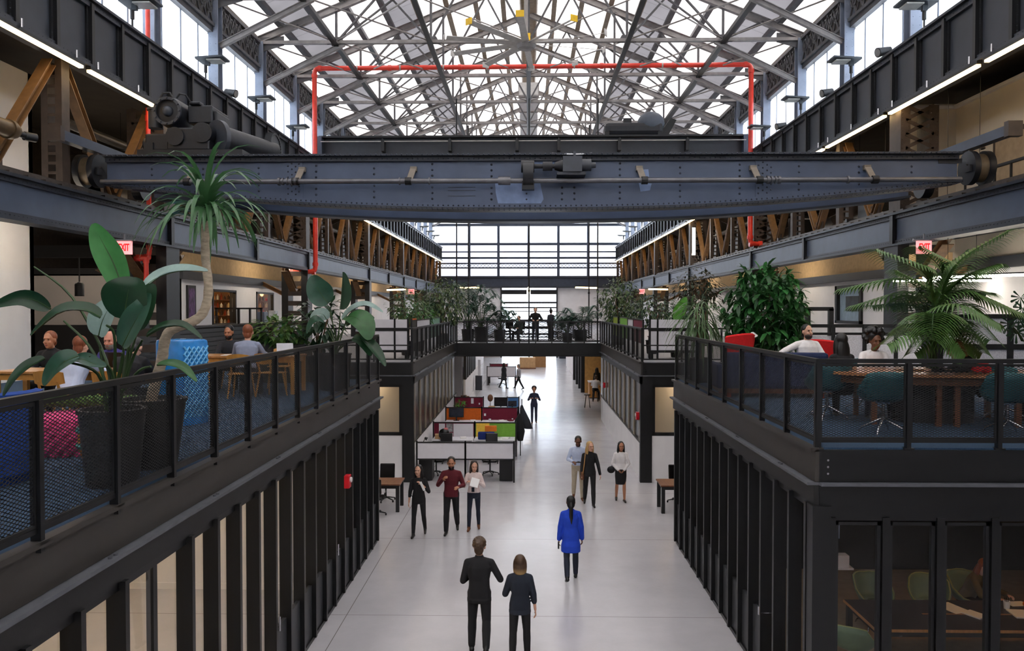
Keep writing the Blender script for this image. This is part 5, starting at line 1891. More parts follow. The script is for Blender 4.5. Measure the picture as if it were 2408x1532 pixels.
def person(label, loc, face, h=1.7, fem=False, legs=None, arms=None, lean=0, sit=None, head=(0, 0), skin='light', hair=('short', 'dark'), top=('black', 'long', 0.06), bottom=('trousers', 'black'),
           shoes='shoe', vox=.009, beard=None, belt=None, slim=1.0, turn=0.0, group='people', name='person', sidelean=0.0):
    k = h / 1.75
    hb = face
    legs = legs or ((0, 3, 0), (0, 3, 0))
    arms = arms or (((.12, 0, -1), (.06, .15, -1)), ((-.12, 0, -1), (-.06, .15, -1)))
    Rl = Matrix.Rotation(-R(lean), 3, 'X') @ Matrix.Rotation(R(sidelean), 3, 'Y')
    ax = V((1, 0, 0))
    ay = Rl @ V((0, 1, 0))
    az = Rl @ V((0, 0, 1))
    P = V((0, 0, .94 * k if sit is None else sit))
    J = {}
    hw = .088 * k
    lo = 9
    for sd, (tp, ab, kn) in zip((1, -1), legs):
        hip = P + V((sd * hw, 0, -.02 * k))
        td = V((sd * math.sin(R(ab)), math.sin(R(tp)) * math.cos(R(ab)), -math.cos(R(tp)) * math.cos(R(ab))))
        kp = hip + td * .43 * k
        sp = tp - kn
        sdv = V((sd * math.sin(R(ab)) * .5, math.sin(R(sp)), -math.cos(R(sp)))).normalized()
        an = kp + sdv * .42 * k
        fp = min(0, sp * .9 + 12) if sp < -12 else 0
        fd = V((sd * .12, math.cos(R(fp)), math.sin(R(fp)))).normalized()
        J[sd] = (hip, kp, an, fd)
        lo = min(lo, an.z - .085 * k + min(0, fd.z) * .15 * k)
    if sit is None:
        P = P - V((0, 0, lo))
        for sd in (1, -1):
            hip, kp, an, fd = J[sd]
            J[sd] = tuple(q - V((0, 0, lo)) for q in (hip, kp, an)) + (fd,)
    Nk = P + az * .52 * k
    sw = (.165 if fem else .19) * k * slim
    hq = Matrix.Rotation(R(head[0]), 3, 'Z') @ Matrix.Rotation(-R(head[1] + lean * .4), 3, 'X')
    Hc = Nk + az * .078 * k + (hq @ V((0, .025, .078))) * k
    hk = k * (1.11 if not fem else 1.09)

    def hp(x, y, z):
        return Hc + (hq @ V((x, y, z))) * hk
    AR = {}
    for sd, (u, f) in zip((1, -1), arms):
        shp = Nk + ax * sd * sw * .93 - az * .085 * k
        el = shp + V(u).normalized() * .29 * k
        wr = el + V(f).normalized() * .25 * k
        AR[sd] = (shp, el, wr, V(f).normalized())
    f_ = slim * (.93 if fem else 1.0)
    TS = [(-.1, .150, .105), (.0, .158 if fem else .150, .112), (.09, .140, .104), (.18, (.118 if fem else .138), .096), (.29, .140 if fem else .158, .112), (.38, .145 if fem else .168, .112), (.455, .115, .088), (.51, .066, .06)]

    def torso(b, inf, z0, z1, extra=()):
        secs = []
        for z, rx, ry in TS:
            if z0 - .001 <= z <= z1 + .001:
                secs.append((P + az * z * k, ax, ay, (rx * f_ + inf) * k, (ry * f_ + inf) * k))
        loft(b, list(extra) + secs)
    # body -----------------------------------------------------------
    b = MB()
    torso(b, 0, -.1, .52)
    cap(b, Nk - az * .03 * k, Nk + (Hc - Nk) * .7, .055 * k * (.88 if fem else 1), .05 * k * (.88 if fem else 1))
    q3 = hq.to_quaternion()
    b.ball(hp(0, -.012, .022), [c * hk for c in (.076, .096, .102)], 16, 12, q3)
    b.ball(hp(0, .028, -.045), [c * hk for c in (.058, .066, .078)], 14, 10, q3)
    b.ball(hp(0, .068, -.098), [c * hk for c in (.026, .022, .02)], 10, 8, q3)
    cap(b, hp(0, .086, .015), hp(0, .106, -.022), .011 * hk, .016 * hk, 8)
    b.ball(hp(0, .08, .035), [c * hk for c in (.05, .016, .011)], 10, 8, q3)
    for sg in (-1, 1):
        b.ball(hp(sg * .077, -.005, -.005), [c * hk for c in (.012, .022, .034)], 8, 8, q3)
        b.ball(hp(sg * .038, .068, -.028), [c * hk for c in (.022, .018, .02)], 8, 8, q3)
    for sd in (1, -1):
        shp, el, wr, fv = AR[sd]
        cap(b, Nk - az * .045 * k + ax * sd * .03 * k, shp, .046 * k, .048 * k)
        cap(b, shp, el, .046 * k * f_, .036 * k * f_)
        cap(b, el, wr, .036 * k * f_, .025 * k * f_)
        bk = V((sd * 1.0, 0, 0)) if abs(fv.z) > .6 else V((sd * .25, 0, 1))
        hand(b, wr + fv * .01 * k, fv + V((0, 0, -.05)), bk, -sd if abs(fv.z) > .6 and False else (1 if (fv.cross(bk)).dot(V((0, 1, 0)) if abs(fv.z) > .6 else V((-sd, 0, .2))) > 0 else -1), k * (.92 if fem else 1))
        hip, kp, an, fd = J[sd]
        cap(b, hip, kp, .082 * k * f_, .054 * k * f_)
        cap(b, kp, kp.lerp(an, .35), .052 * k * f_, .056 * k * f_)
        cap(b, kp.lerp(an, .35), an, .055 * k * f_, .036 * k * f_)
        cap(b, an - V((0, 0, .04 * k)) - fd * .03 * k, an - V((0, 0, .055 * k)) + fd * .13 * k, .034 * k, .026 * k)
    body = b.build(name, SKIN[skin], loc=loc, rot=(0, 0, hb))
    fuse(body, vox, 2)
    tag(body, label, 'person', group)
    # top ---------------------------------------------------------------
    col, slv, hem = top[:3]
    inf = top[3] if len(top) > 3 else .016
    b = MB()
    ex = []
    if hem > .1:
        for z in (-hem, -hem * .6):
            ex.append((P + V((0, 0, 1)) * z * k, ax, V((0, 1, 0)), (.152 + hem * .08) * k * f_ + inf * k, (.112 + hem * .09) * k * f_ + inf * k))
        torso(b, inf, -.1, .515, ex)
    else:
        torso(b, inf, -.1 if hem > 0.05 else 0, .515)
    loft(b, [(Nk - az * .06 * k, ax, ay, .09 * k, .075 * k), (Nk - az * .01 * k, ax, ay, .066 * k, .062 * k)] + ([(Nk + az * .03 * k, ax, ay, .061 * k, .06 * k)] if len(top) > 4 and top[4] in ('jacket', 'coat', 'sweater') else []))
    if slv:
        for sd in (1, -1):
            shp, el, wr, fv = AR[sd]
            cap(b, Nk - az * .05 * k + ax * sd * .035 * k, shp, (.044 + inf * .6) * k, (.046 + inf * .6) * k)
            cap(b, shp, el, (.044 * f_ + inf * .8) * k, (.036 * f_ + inf * .8) * k)
            end = {'long': .96, '34': .45, 'short': 0}[slv]
            if end:
                cap(b, el, el.lerp(wr, end), (.036 * f_ + inf * .75) * k, (.028 * f_ + inf * .7) * k)
    else:
        for sd in (1, -1):
            cap(b, Nk - az * .06 * k, AR[sd][0], .05 * k, .05 * k)
    fuse(b.build(top[4] if len(top) > 4 else 'shirt', CL[col], body), vox * 1.25, 4)
    # bottom --------------------------------------------------------------
    b = MB()
    kind, bc = bottom[:2]
    if kind == 'skirt':
        up_ = V((0, 0, 1))
        secs = [(P - up_ * .44 * k, ax, V((0, 1, 0)), .15 * k, .13 * k), (P - up_ * .2 * k, ax, V((0, 1, 0)), .17 * k, .14 * k), (P, ax, V((0, 1, 0)), .168 * k, .125 * k), (P + up_ * .12 * k, ax, V((0, 1, 0)), .135 * k, .108 * k)]
        loft(b, secs)
        fuse(b.build('skirt', CL[bc], body), vox * 1.25, 3)
    else:
        loft(b, [(P - V((0, 0, .14 * k)), ax, V((0, 1, 0)), .12 * k * f_, .1 * k * f_), (P - V((0, 0, .1 * k)), ax, V((0, 1, 0)), .166 * k * f_, .124 * k * f_), (P, ax, V((0, 1, 0)), .17 * k * f_, .13 * k * f_), (P + az * .1 * k, ax, ay, .15 * k * f_, .112 * k * f_)])
        bi = bottom[2] if len(bottom) > 2 else .012
        for sd in (1, -1):
            hip, kp, an, fd = J[sd]
            cap(b, hip, kp, (.085 * f_ + bi) * k, (.057 * f_ + bi) * k)
            cap(b, kp, kp.lerp(an, .35), (.055 * f_ + bi) * k, (.057 * f_ + bi) * k)
            cap(b, kp.lerp(an, .35), kp.lerp(an, bottom[3] if len(bottom) > 3 else .97), (.057 * f_ + bi) * k, (.042 * f_ + bi) * k)
        fuse(b.build('trousers', CL[bc], body), vox * 1.25, 3)
    for sd in (1, -1):
        hip, kp, an, fd = J[sd]
        b = MB()
        an2 = an - V((0, 0, .045 * k))
        cap(b, an2 - fd * .045 * k, an2 + fd * .06 * k, .042 * k, .038 * k)
        cap(b, an2 + fd * .05 * k - V((0, 0, .006 * k)), an2 + fd * .145 * k - V((0, 0, .012 * k)), .038 * k, .03 * k)
        if shoes != 'heel':
            cap(b, an - V((0, 0, .02 * k)), an + V((0, 0, .01 * k)), .044 * k, .046 * k)
        fuse(b.build('shoe', CL['shoe'] if shoes in ('shoe', 'heel') else CL[shoes], body), vox * 1.2, 2)
    if belt:
        b = MB()
        loft(b, [(P + az * .085 * k, ax, ay, .165 * k * f_, .125 * k * f_), (P + az * .115 * k, ax, ay, .163 * k * f_, .124 * k * f_)])
        b.build('belt', CL[belt], body, smooth=40)
    # hair -----------------------------------------------------------------
    hs, hc = hair[:2]
    b = MB()
    if hs != 'bald':
        big = {'afro': .165, 'curly': .118}.get(hs)
        if big:
            rg = random.Random(4)
            b.ball(hp(0, -.06, .06), [c * hk for c in (big * .78, big * .72, big * .72)], 16, 12, q3)
            for i in range(150):
                z = rg.uniform(-.75, 1)
                a = rg.uniform(0, 2 * PI)
                rr = math.sqrt(1 - z * z)
                if rr * math.sin(a) > .4 and z < .62:
                    continue
                b.ball(hp(rr * math.cos(a) * big * .86, -.06 + rr * math.sin(a) * big * .82, .06 + z * big * .78), big * .17 * hk, 7, 5)
        else:
            b.ball(hp(0, -.029, .042), [c * hk for c in (.086, .096, .094)], 16, 12, q3)
            b.ball(hp(0, -.058, -.035), [c * hk for c in (.066, .05, .075)], 12, 10, q3)
            if hs == 'tousled':
                rg = random.Random(9)
                for i in range(70):
                    a = rg.uniform(0, 2 * PI)
                    z = rg.uniform(-.3, 1)
                    rr = math.sqrt(1 - z * z)
                    b.ball(hp(rr * math.cos(a) * .085, -.03 + rr * math.sin(a) * .092, .045 + z * .088), .018 * hk, 7, 5)
            if hs in ('long', 'pony', 'bob', 'longloose'):
                b.ball(hp(0, -.055, -.03), [c * hk for c in (.078, .06, .085)], 12, 10, q3)
            if hs == 'long' or hs == 'longloose':
                b.ball(hp(0, -.075, -.14), [c * hk for c in (.1, .05, .2)], 12, 10, q3)
                for sg in (-1, 1):
                    b.ball(hp(sg * .08, -.01, -.1), [c * hk for c in (.028, .05, .17)], 10, 8, q3)
            if hs == 'bob':
                b.ball(hp(0, -.045, -.07), [c * hk for c in (.098, .075, .13)], 12, 10, q3)
                for sg in (-1, 1):
                    b.ball(hp(sg * .08, .0, -.06), [c * hk for c in (.026, .05, .12)], 10, 8, q3)
            if hs == 'pony':
                b.tube(bez([hp(0, -.1, .01), hp(0, -.15, -.08), hp(0, -.15, -.22), hp(.01, -.13, -.42)], 10), [.03 * hk] + [.036 * hk] * 7 + [.026 * hk, .016 * hk, .008 * hk], 10)
            if hs == 'bun':
                b.ball(hp(0, -.06, .14), .05 * hk, 10, 8)
        hm = HAIRC[hc]
        if len(hair) > 2:
            hm = hm.copy()
            hm.name = 'hair_ombre'
            nt = hm.node_tree
            bs = nt.nodes['Principled BSDF']
            old = bs.inputs['Base Color'].links[0].from_socket
            tcn = [q for q in nt.nodes if q.type == 'TEX_COORD'][0]
            sp = nt.nodes.new('ShaderNodeSeparateXYZ')
            nt.links.new(tcn.outputs['Object'], sp.inputs[0])
            mr = nt.nodes.new('ShaderNodeMapRange')
            mr.inputs[1].default_value = Hc.z - .06
            mr.inputs[2].default_value = Hc.z - .17
            nt.links.new(sp.outputs[2], mr.inputs[0])
            mx = nt.nodes.new('ShaderNodeMix')
            mx.data_type = 'RGBA'
            nt.links.new(mr.outputs[0], mx.inputs[0])
            nt.links.new(old, mx.inputs[6])
            mx.inputs[7].default_value = lin((196, 160, 104)) + (1,)
            nt.links.new(mx.outputs[2], bs.inputs['Base Color'])
        fuse(b.build('hair', hm, body), vox * 1.1, 2)
    if beard:
        b = MB()
        b.ball(hp(0, .035, -.075), [c * hk for c in (.063, .068, .06)], 12, 10, q3)
        fuse(b.build('beard', HAIRC[beard], body), vox, 2)
    for sg in (-1, 1):
        MB().ball(hp(sg * .031, .082, .012), [c * hk for c in (.012, .008, .006)], 8, 6, q3).build('eye', EYEM, body, smooth=60)
    MB().ball(hp(0, .088 if not beard else .1, -.062), [c * hk for c in (.022, .01, .006)], 10, 6, q3).build('mouth', LIPM, body, smooth=60)
    body['_'] = 0
    del body['_']

    def world(v):
        return V(loc) + Matrix.Rotation(hb, 3, 'Z') @ V(v)
    return body, {'wr': {s: world(AR[s][2]) for s in AR}, 'hd': {s: Matrix.Rotation(hb, 3, 'Z') @ AR[s][3] for s in AR}, 'k': k, 'sh': {s: world(AR[s][0]) for s in AR}, 'P': world(P), 'H': world(Hc)}


def held(name, lb, cat, c, d, mt, rot=(0, 0, 0)):
    return tag(MB().cbox((0, 0, 0), d).build(name, mt, loc=c, rot=rot, bevel=.003), lb, cat)


PAPER = M('paper_white', (240, 238, 236), .7, var=.02)
PHONE = M('phone_black', (16, 16, 18), .25)
H_ = ((.12, .02, -1), (.05, .12, -1))
Hl = ((-.12, .02, -1), (-.05, .12, -1))

p, j = person('person in a black jacket walking away beside the woman in the dark blouse', (-.77, 12.45, 0), 0.0, 1.8, legs=((-4, 3, 42), (6, 3, 4)),
              arms=(((.5, -.1, -.85), (-.25, .9, .15)), ((-.25, 0, -1), (.45, .85, .1))), hair=('tousled', 'brown'), top=('black', 'long', .16, .02, 'jacket'), bottom=('trousers', 'black'), skin='light', vox=.008, head=(-6, 0))
p, j = person('person in a dark blouse with blond-tipped hair walking away', (-.13, 12.15, 0), 0.0, 1.63, True, legs=((8, 3, 6), (-6, 3, 14)),
              arms=(((.24, -.02, -1), (.12, .1, -1)), ((-.3, .1, -.95), (.3, .9, .2))), hair=('bob', 'brown', 'blond'), top=('navy', '34', .14, .03, 'blouse'), bottom=('trousers', 'black'), vox=.008)
p, j = person('person in a bright blue coat with a long ponytail walking away alone', (.84, 15.85, 0), 0.0, 1.68, True, legs=((14, 2, 6), (-12, 0, 24)),
              arms=(((.22, 0, -1), (.08, .25, -1)), ((-.22, 0, -1), (-.1, .08, -1))), hair=('pony', 'black'), top=('blue', 'long', .34, .035, 'coat'), bottom=('trousers', 'jeans'), skin='brown', vox=.009)
w = j['wr'][-1] + j['hd'][-1] * .12
held('mobile_phone', 'black phone in the hand of the person in the blue coat', 'phone', w, (.03, .07, .14), PHONE)
p, j = person('person all in black holding something white at the shoulder, nearest the left desks', (-2.6, 18.85, 0), PI, 1.69, True, legs=((10, 3, 4), (-8, 3, 20)),
              arms=(((.2, 0, -1), (.1, .12, -1)), ((-.35, .25, -.9), (.75, .3, .85))), hair=('long', 'black'), top=('black', '34', .05, .02, 'pullover'), bottom=('trousers', 'black', .006, .93), shoes='shoe', vox=.009, head=(-12, 0))
held('paper_sheet', 'white folded paper held by the person in black on the left', 'paper', j['wr'][-1] + V((.02, -.07, -.02)), (.05, .03, .22), PAPER, (0, R(-25), 0))
p, j = person('bearded person in a maroon sweater gesturing with both hands', (-1.85, 19.1, 0), PI, 1.84, legs=((10, 2, 4), (-10, 2, 22)),
              arms=(((.42, .1, -.9), (-.45, .55, .55)), ((-.35, .05, -.95), (.35, .9, .05))), hair=('short', 'black'), beard='black', skin='tan', top=('maroon', 'long', .08, .02, 'sweater'), bottom=('trousers', 'black'), vox=.009, head=(4, 8))
p, j = person('long-haired person in a pale cardigan reading papers on the left', (-1.33, 19.4, 0), PI, 1.7, True, legs=((6, 3, 4), (-6, 2, 10)),
              arms=(((.3, .1, -.95), (-.35, .75, .55)), ((-.35, .1, -.95), (.45, .7, .5))), hair=('long', 'dark'), top=('pinkwhite', 'long', .05, .018, 'cardigan'), bottom=('trousers', 'jeans', .004), shoes='brown', vox=.009, head=(14, 14))
held('paper_sheet', 'white papers held by the person in the pale cardigan', 'paper', (j['wr'][1] + j['wr'][-1]) / 2 + V((.05, -.12, .02)), (.2, .015, .22), PAPER, (R(-30), R(15), 0))
tag(MB().tube([j['H'] + V((-.06, -.06, -.22)), j['P'] + V((-.03, -.17, .3)), j['P'] + V((0, -.17, .12)), j['P'] + V((.03, -.17, .3)), j['H'] + V((.06, -.06, -.22))], .006, 5).box(-10, -10, -10, -10, -10, -10).build('lanyard', CL['navy']) if False else MB().cbox((0, 0, 0), (.07, .012, .11)).build('name_badge', CL['navy'], loc=j['P'] + V((-.01, -.16, .1))), 'dark badge hanging at the waist of the person in the pale cardigan', 'badge')
p, j = person('person in a pale blue shirt and khaki trousers looking at a phone', (1.4, 22.6, 0), PI, 1.8, legs=((-8, 2, 14), (10, 2, 4)),
              arms=(((.35, 0, -.95), (-.45, .85, -.1)), ((-.3, .05, -.95), (.45, .85, -.1))), hair=('short', 'black'), beard='dark', skin='brown', top=('paleblue', 'long', .0, .02, 'shirt'), bottom=('trousers', 'khaki'), shoes='brown', belt='shoe', vox=.009, head=(-4, 18))
held('mobile_phone', 'phone held by the person in the pale blue shirt', 'phone', (j['wr'][1] + j['wr'][-1]) / 2 + V((0, -.1, .02)), (.07, .12, .015), PHONE)
p, j = person('blond person in a black suit with a tan shoulder strap', (1.67, 21.9, 0), PI, 1.76, True, legs=((-10, 2, 18), (12, 1, 4)),
              arms=(((.18, 0, -1), (.06, .1, -1)), ((-.3, -.05, -1), (-.2, .15, -1))), hair=('long', 'blond'), top=('black', 'long', .1, .022, 'jacket'), bottom=('trousers', 'black'), vox=.009, head=(28, 4))
t = thing('shoulder_bag', 'brown bag on a tan strap worn by the blond person in black', 'bag', j['P'] + V((-.2, .06, .0)))
MB().cbox((0, .02, -.12), (.1, .3, .24)).build('bag_body', CL['brown'], t, bevel=.03)
MB().tube(bez([j['sh'][1] - j['P'] + V((.26, 0, .05)) - V((.02, .06, -.02)), V((.06, -.2, .35)), V((.02, -.16, 0)), V((0, -.1, -.06))], 10), .014, 6).build('strap', M('tan_strap', (176, 132, 78), .5), t)
p, j = person('person in a white blouse and black skirt with hands clasped', (2.58, 22.4, 0), PI, 1.67, True, legs=((-6, 2, 12), (8, 1, 4)),
              arms=(((.3, .0, -1), (-.55, .4, -.6)), ((-.3, .0, -1), (.55, .4, -.6))), hair=('longloose', 'black'), skin='tan', top=('white', 'long', .0, .022, 'blouse'), bottom=('skirt', 'black'), shoes='heel', vox=.009, head=(8, 4))
t = thing('handbag', 'small black bag at the hip of the person in the white blouse', 'bag', j['P'] + V((-.27, 0, -.02)))
MB().ball((0, 0, 0), (.11, .07, .1), 14, 10).build('bag_body', CL['black'], t, smooth=60)
MB().tube([(0, 0, .08), (.08, 0, .2), (.14, .02, .42)], .008, 6).build('strap', CL['black'], t)
person('curly-haired person in an indigo jumpsuit walking down the middle of the hall', (.26, 37.6, 0), PI, 1.72, True, legs=((8, 1, 4), (-6, 1, 10)),
       arms=(((.42, 0, -.9), (-.5, .7, .35)), ((-.42, 0, -.9), (.5, .7, .35))), hair=('curly', 'dark'), skin='tan', top=('indigo', '34', .04, .02, 'jumpsuit_top'), bottom=('trousers', 'indigo'), shoes='brown', vox=.012, head=(0, 16))
person('person in a long dark coat walking across the far hall', (-1.66, 54.0, 0), R(-60), 1.72, True, legs=((12, 2, 6), (-14, 2, 14)), hair=('bob', 'dark'), top=('charcoal', 'long', .38, .06, 'coat'), bottom=('trousers', 'black'), vox=.014)
person('striding person in a grey vest in the far hall', (-.66, 53.5, 0), R(60), 1.74, legs=((28, 2, 4), (-26, 2, 8)), hair=('short', 'grey'), top=('grey', 'long', .06, .02, 'shirt'), bottom=('trousers', 'black'), vox=.014)
person('person in a white shirt perched on a stool by the far right wall', (3.87, 46.6, 0), R(-15), 1.75, legs=((60, 8, 70), (55, 8, 60)), sit=.74, arms=(((.3, .5, -.8), (-.1, .9, -.2)), ((-.3, .5, -.8), (.1, .9, -.2))), hair=('short', 'brown'), top=('white', 'short', .05, .03, 'shirt'), bottom=('trousers', 'black'), vox=.014, lean=22)
person('dark-clothed person standing at the counter of the ochre bay', (4.2, 49.3, 0), R(20), 1.75, True, hair=('long', 'black'), top=('black', 'long', .4, .04, 'coat'), vox=.016)
person('second dark-haired person inside the ochre bay', (4.9, 50.2, 0), PI, 1.78, hair=('short', 'black'), skin='brown', top=('white', 'long', .05, .02, 'shirt'), vox=.016)
# footbridge
person('person in a black jacket leaning at the middle of the footbridge rail', (.34, 40.0, DECK), PI, 1.74, lean=16, legs=((-4, 3, 4), (8, 3, 8)), arms=(((.5, .3, -.8), (-.5, .6, -.1)), ((-.5, .3, -.8), (.5, .6, -.1))), hair=('short', 'black'), top=('black', 'long', .1, .03, 'jacket'), bottom=('trousers', 'jeans'), vox=.013, head=(0, 8))
person('person in a dark green top seated on the footbridge', (-.45, 40.5, DECK), R(150), 1.72, sit=.5, lean=8, legs=((84, 6, 84), (82, 6, 78)), arms=(((.2, .5, -.85), (-.2, .9, 0)), ((-.2, .5, -.85), (.2, .9, 0))), hair=('short', 'dark'), top=('green', 'long', .05, .02, 'jumper'), vox=.013)
person('person with a high bun standing on the footbridge', (1.15, 41.2, DECK), R(-20), 1.62, True, hair=('bun', 'black'), top=('charcoal', 'long', .06, .02, 'cardigan'), vox=.013)
# left mezzanine
SITL = ((86, 7, 84), (86, 7, 84))
person('bald bearded person in a purple sweater working at the left table', (-6.63, 12.75, DECK), PI, 1.78, sit=.5, lean=14, legs=SITL, arms=(((.2, .5, -.85), (-.4, .9, .05)), ((-.2, .5, -.85), (.4, .9, .05))), hair=('bald', 'grey'), beard='grey', skin='pink', top=('purple', 'long', .05, .02, 'sweater'), bottom=('trousers', 'jeans'), vox=.009, head=(2, 10))
person('auburn-haired person in a pale shirt hunched over the left table, back turned', (-6.45, 11.1, DECK), R(-4), 1.76, sit=.5, lean=24, legs=SITL, arms=(((.25, .75, -.6), (-.3, .9, .1)), ((-.25, .75, -.6), (.3, .9, .1))), hair=('short', 'red'), top=('paleblue', 'long', .05, .03, 'shirt'), bottom=('trousers', 'jeans'), vox=.009)
person('dark-clothed person behind the hunched person at the left table', (-7.65, 12.8, DECK), PI, 1.74, sit=.5, lean=12, legs=SITL, arms=(((.2, .5, -.85), (-.4, .9, .05)), ((-.2, .5, -.85), (.4, .9, .05))), hair=('short', 'red'), skin='tan', top=('black', 'long', .05, .03, 'jacket'), vox=.011)
person('person in a black jacket seated with the back turned by the bent cane', (-5.62, 11.02, DECK), R(-2), 1.76, sit=.5, lean=22, legs=SITL, arms=(((.25, .6, -.7), (-.3, .9, .1)), ((-.25, .6, -.7), (.3, .9, .1))), hair=('short', 'black'), top=('black', 'long', .08, .045, 'jacket'), bottom=('trousers', 'black'), vox=.009, head=(0, 35))
person('bearded person in a dark top facing the person in the grey shirt', (-6.2, 16.55, DECK), R(190), 1.78, sit=.5, lean=10, legs=SITL, arms=(((.2, .5, -.85), (-.4, .9, .05)), ((-.2, .5, -.85), (.4, .9, .05))), hair=('short', 'black'), beard='black', skin='tan', top=('charcoal', 'long', .05, .02, 'pullover'), vox=.01, head=(-10, 10))
person('person in a grey-blue shirt seated with the back turned at the second left table', (-5.33, 15.0, DECK), R(8), 1.84, sit=.52, lean=16, legs=SITL, arms=(((.35, .6, -.75), (-.1, .9, .1)), ((-.3, .6, -.75), (.2, .9, .1))), hair=('short', 'red'), top=('greyblue', 'long', .05, .03, 'shirt'), bottom=('trousers', 'jeans'), vox=.009)
# right mezzanine
person('dark-haired person in a white overshirt stretched along the blue sofa', (5.38, 15.55, DECK), R(186), 1.8, sit=.52, lean=-6, legs=((84, 8, 80), (84, 10, 76)), arms=(((1, .1, -.45), (.8, -.1, -.55)), ((-.4, .3, -.8), (.3, .9, -.1))), hair=('short', 'black'), beard='dark', skin='light', top=('white', 'long', .08, .03, 'overshirt'), bottom=('trousers', 'jeans'), vox=.008, head=(10, 2))
person('person with very long black hair seen from behind at the oval table', (4.72, 12.1, DECK), R(12), 1.7, True, sit=.5, lean=6, legs=SITL, arms=(((.2, .5, -.85), (-.2, .9, .05)), ((-.2, .5, -.85), (.2, .9, .05))), hair=('long', 'black'), top=('black', 'long', .06, .02, 'cardigan'), vox=.009)
person('person with a big afro in a white shirt looking down at the oval table', (5.42, 12.75, DECK), R(172), 1.74, True, sit=.5, lean=10, legs=SITL, arms=(((.3, .5, -.85), (-.45, .85, -.05)), ((-.3, .45, -.85), (.45, .85, -.05))), hair=('afro', 'black'), skin='brown', top=('white', 'long', .05, .028, 'shirt'), bottom=('trousers', 'jeans'), vox=.008, head=(10, 8))
person('brown-haired person in black hunched over the far right end of the oval table', (6.75, 12.0, DECK), R(72), 1.72, True, sit=.5, lean=34, legs=SITL, arms=(((.2, .7, -.6), (-.2, .9, .2)), ((-.2, .7, -.6), (.2, .9, .2))), hair=('bob', 'red'), top=('black', 'long', .08, .05, 'jacket'), vox=.009, head=(0, 10))
# lower right meeting room
person('auburn-haired person in an olive jumper writing in the dark meeting room', (7.45, 13.7, 0), R(215), 1.7, True, sit=.5, lean=26, legs=SITL, arms=(((.3, .6, -.75), (-.2, .9, 0)), ((-.3, .6, -.75), (.3, .9, 0))), hair=('long', 'red'), top=('olive', 'long', .06, .03, 'jumper'), bottom=('trousers', 'black'), vox=.01, head=(-30, 14))
# ================================================================ furniture
WOODT = M('table_oak', (176, 124, 72), .4, var=.2, scale=3, stretch=(8, 1, 1), coat=.2)
WOODD = M('walnut', (116, 70, 44), .4, var=.22, scale=3, stretch=(8, 1, 1))
PLY = M('chair_ply', (198, 140, 66), .4, var=.12, scale=4, stretch=(6, 1, 1))
TEAL = M('teal_shell', (26, 84, 92), .55, var=.08)
GRNSH = M('sage_shell', (104, 128, 104), .45, var=.08)
DKTAB = M('dark_table_top', (44, 36, 32), .35, var=.2, scale=4)
WHITEB = M('white_board', (226, 224, 230), .45, var=.03)
MAROON = M('maroon_felt', (112, 22, 48), .9, var=.1, scale=20)
ORANGEF = M('orange_felt', (206, 98, 24), .9, var=.1, scale=20)
GREENF = M('green_felt', (122, 178, 66), .9, var=.08, scale=20)
YELLOWF = M('yellow_felt', (246, 206, 80), .9, var=.08, scale=20)
BLUEF = M('blue_felt', (74, 126, 186), .9, var=.08, scale=20)
SCREEN = M('monitor_black', (14, 14, 17), .25)


def ply_chair():
    t = thing('plywood_chair', '', 'chair', group='plywood chairs on the left mezzanine')
    b = MB()
    for i in range(6):
        b.bar((0, -.2 + i * .07, .45 + .002 * i), (0, -.12 + i * .07, .452), .40, .014, (0, 0, 1))
    b = MB().prism([(-.2, -.2), (.2, -.2), (.22, .2), (-.22, .2)], .445, .46)
    b.build('seat', PLY, t, bevel=.006)
    b = MB()
    n = 10
    vs = []
    for i in range(n + 1):
        a = -1 + 2 * i / n
        y = -.24 + .05 * a * a
        for z, th in ((.62, 0), (.83, 0), (.83, .013), (.62, .013)):
            vs.append((a * .205, y - th - (z - .62) * .2, z - .03 * a * a * (1 if z > .7 else -1)))
    fs = []
    for i in range(n):
        for j in range(4):
            fs.append((i * 4 + j, i * 4 + (j + 1) % 4, i * 4 + 4 + (j + 1) % 4, i * 4 + 4 + j))
    b.add(vs, fs).build('backrest', PLY, t)
    for sx, sy in ((-1, -1), (1, -1), (-1, 1), (1, 1)):
        MB().tube([(sx * .15, sy * .15, .445), (sx * .2, sy * .21, 0)], [.02, .013], 8).build('leg', PLY, t)
    for sx in (-1, 1):
        MB().bar((sx * .13, -.17, .45), (sx * .13, -.245, .68), .03, .02, (0, 1, 0)).build('back_post', PLY, t)
    return t


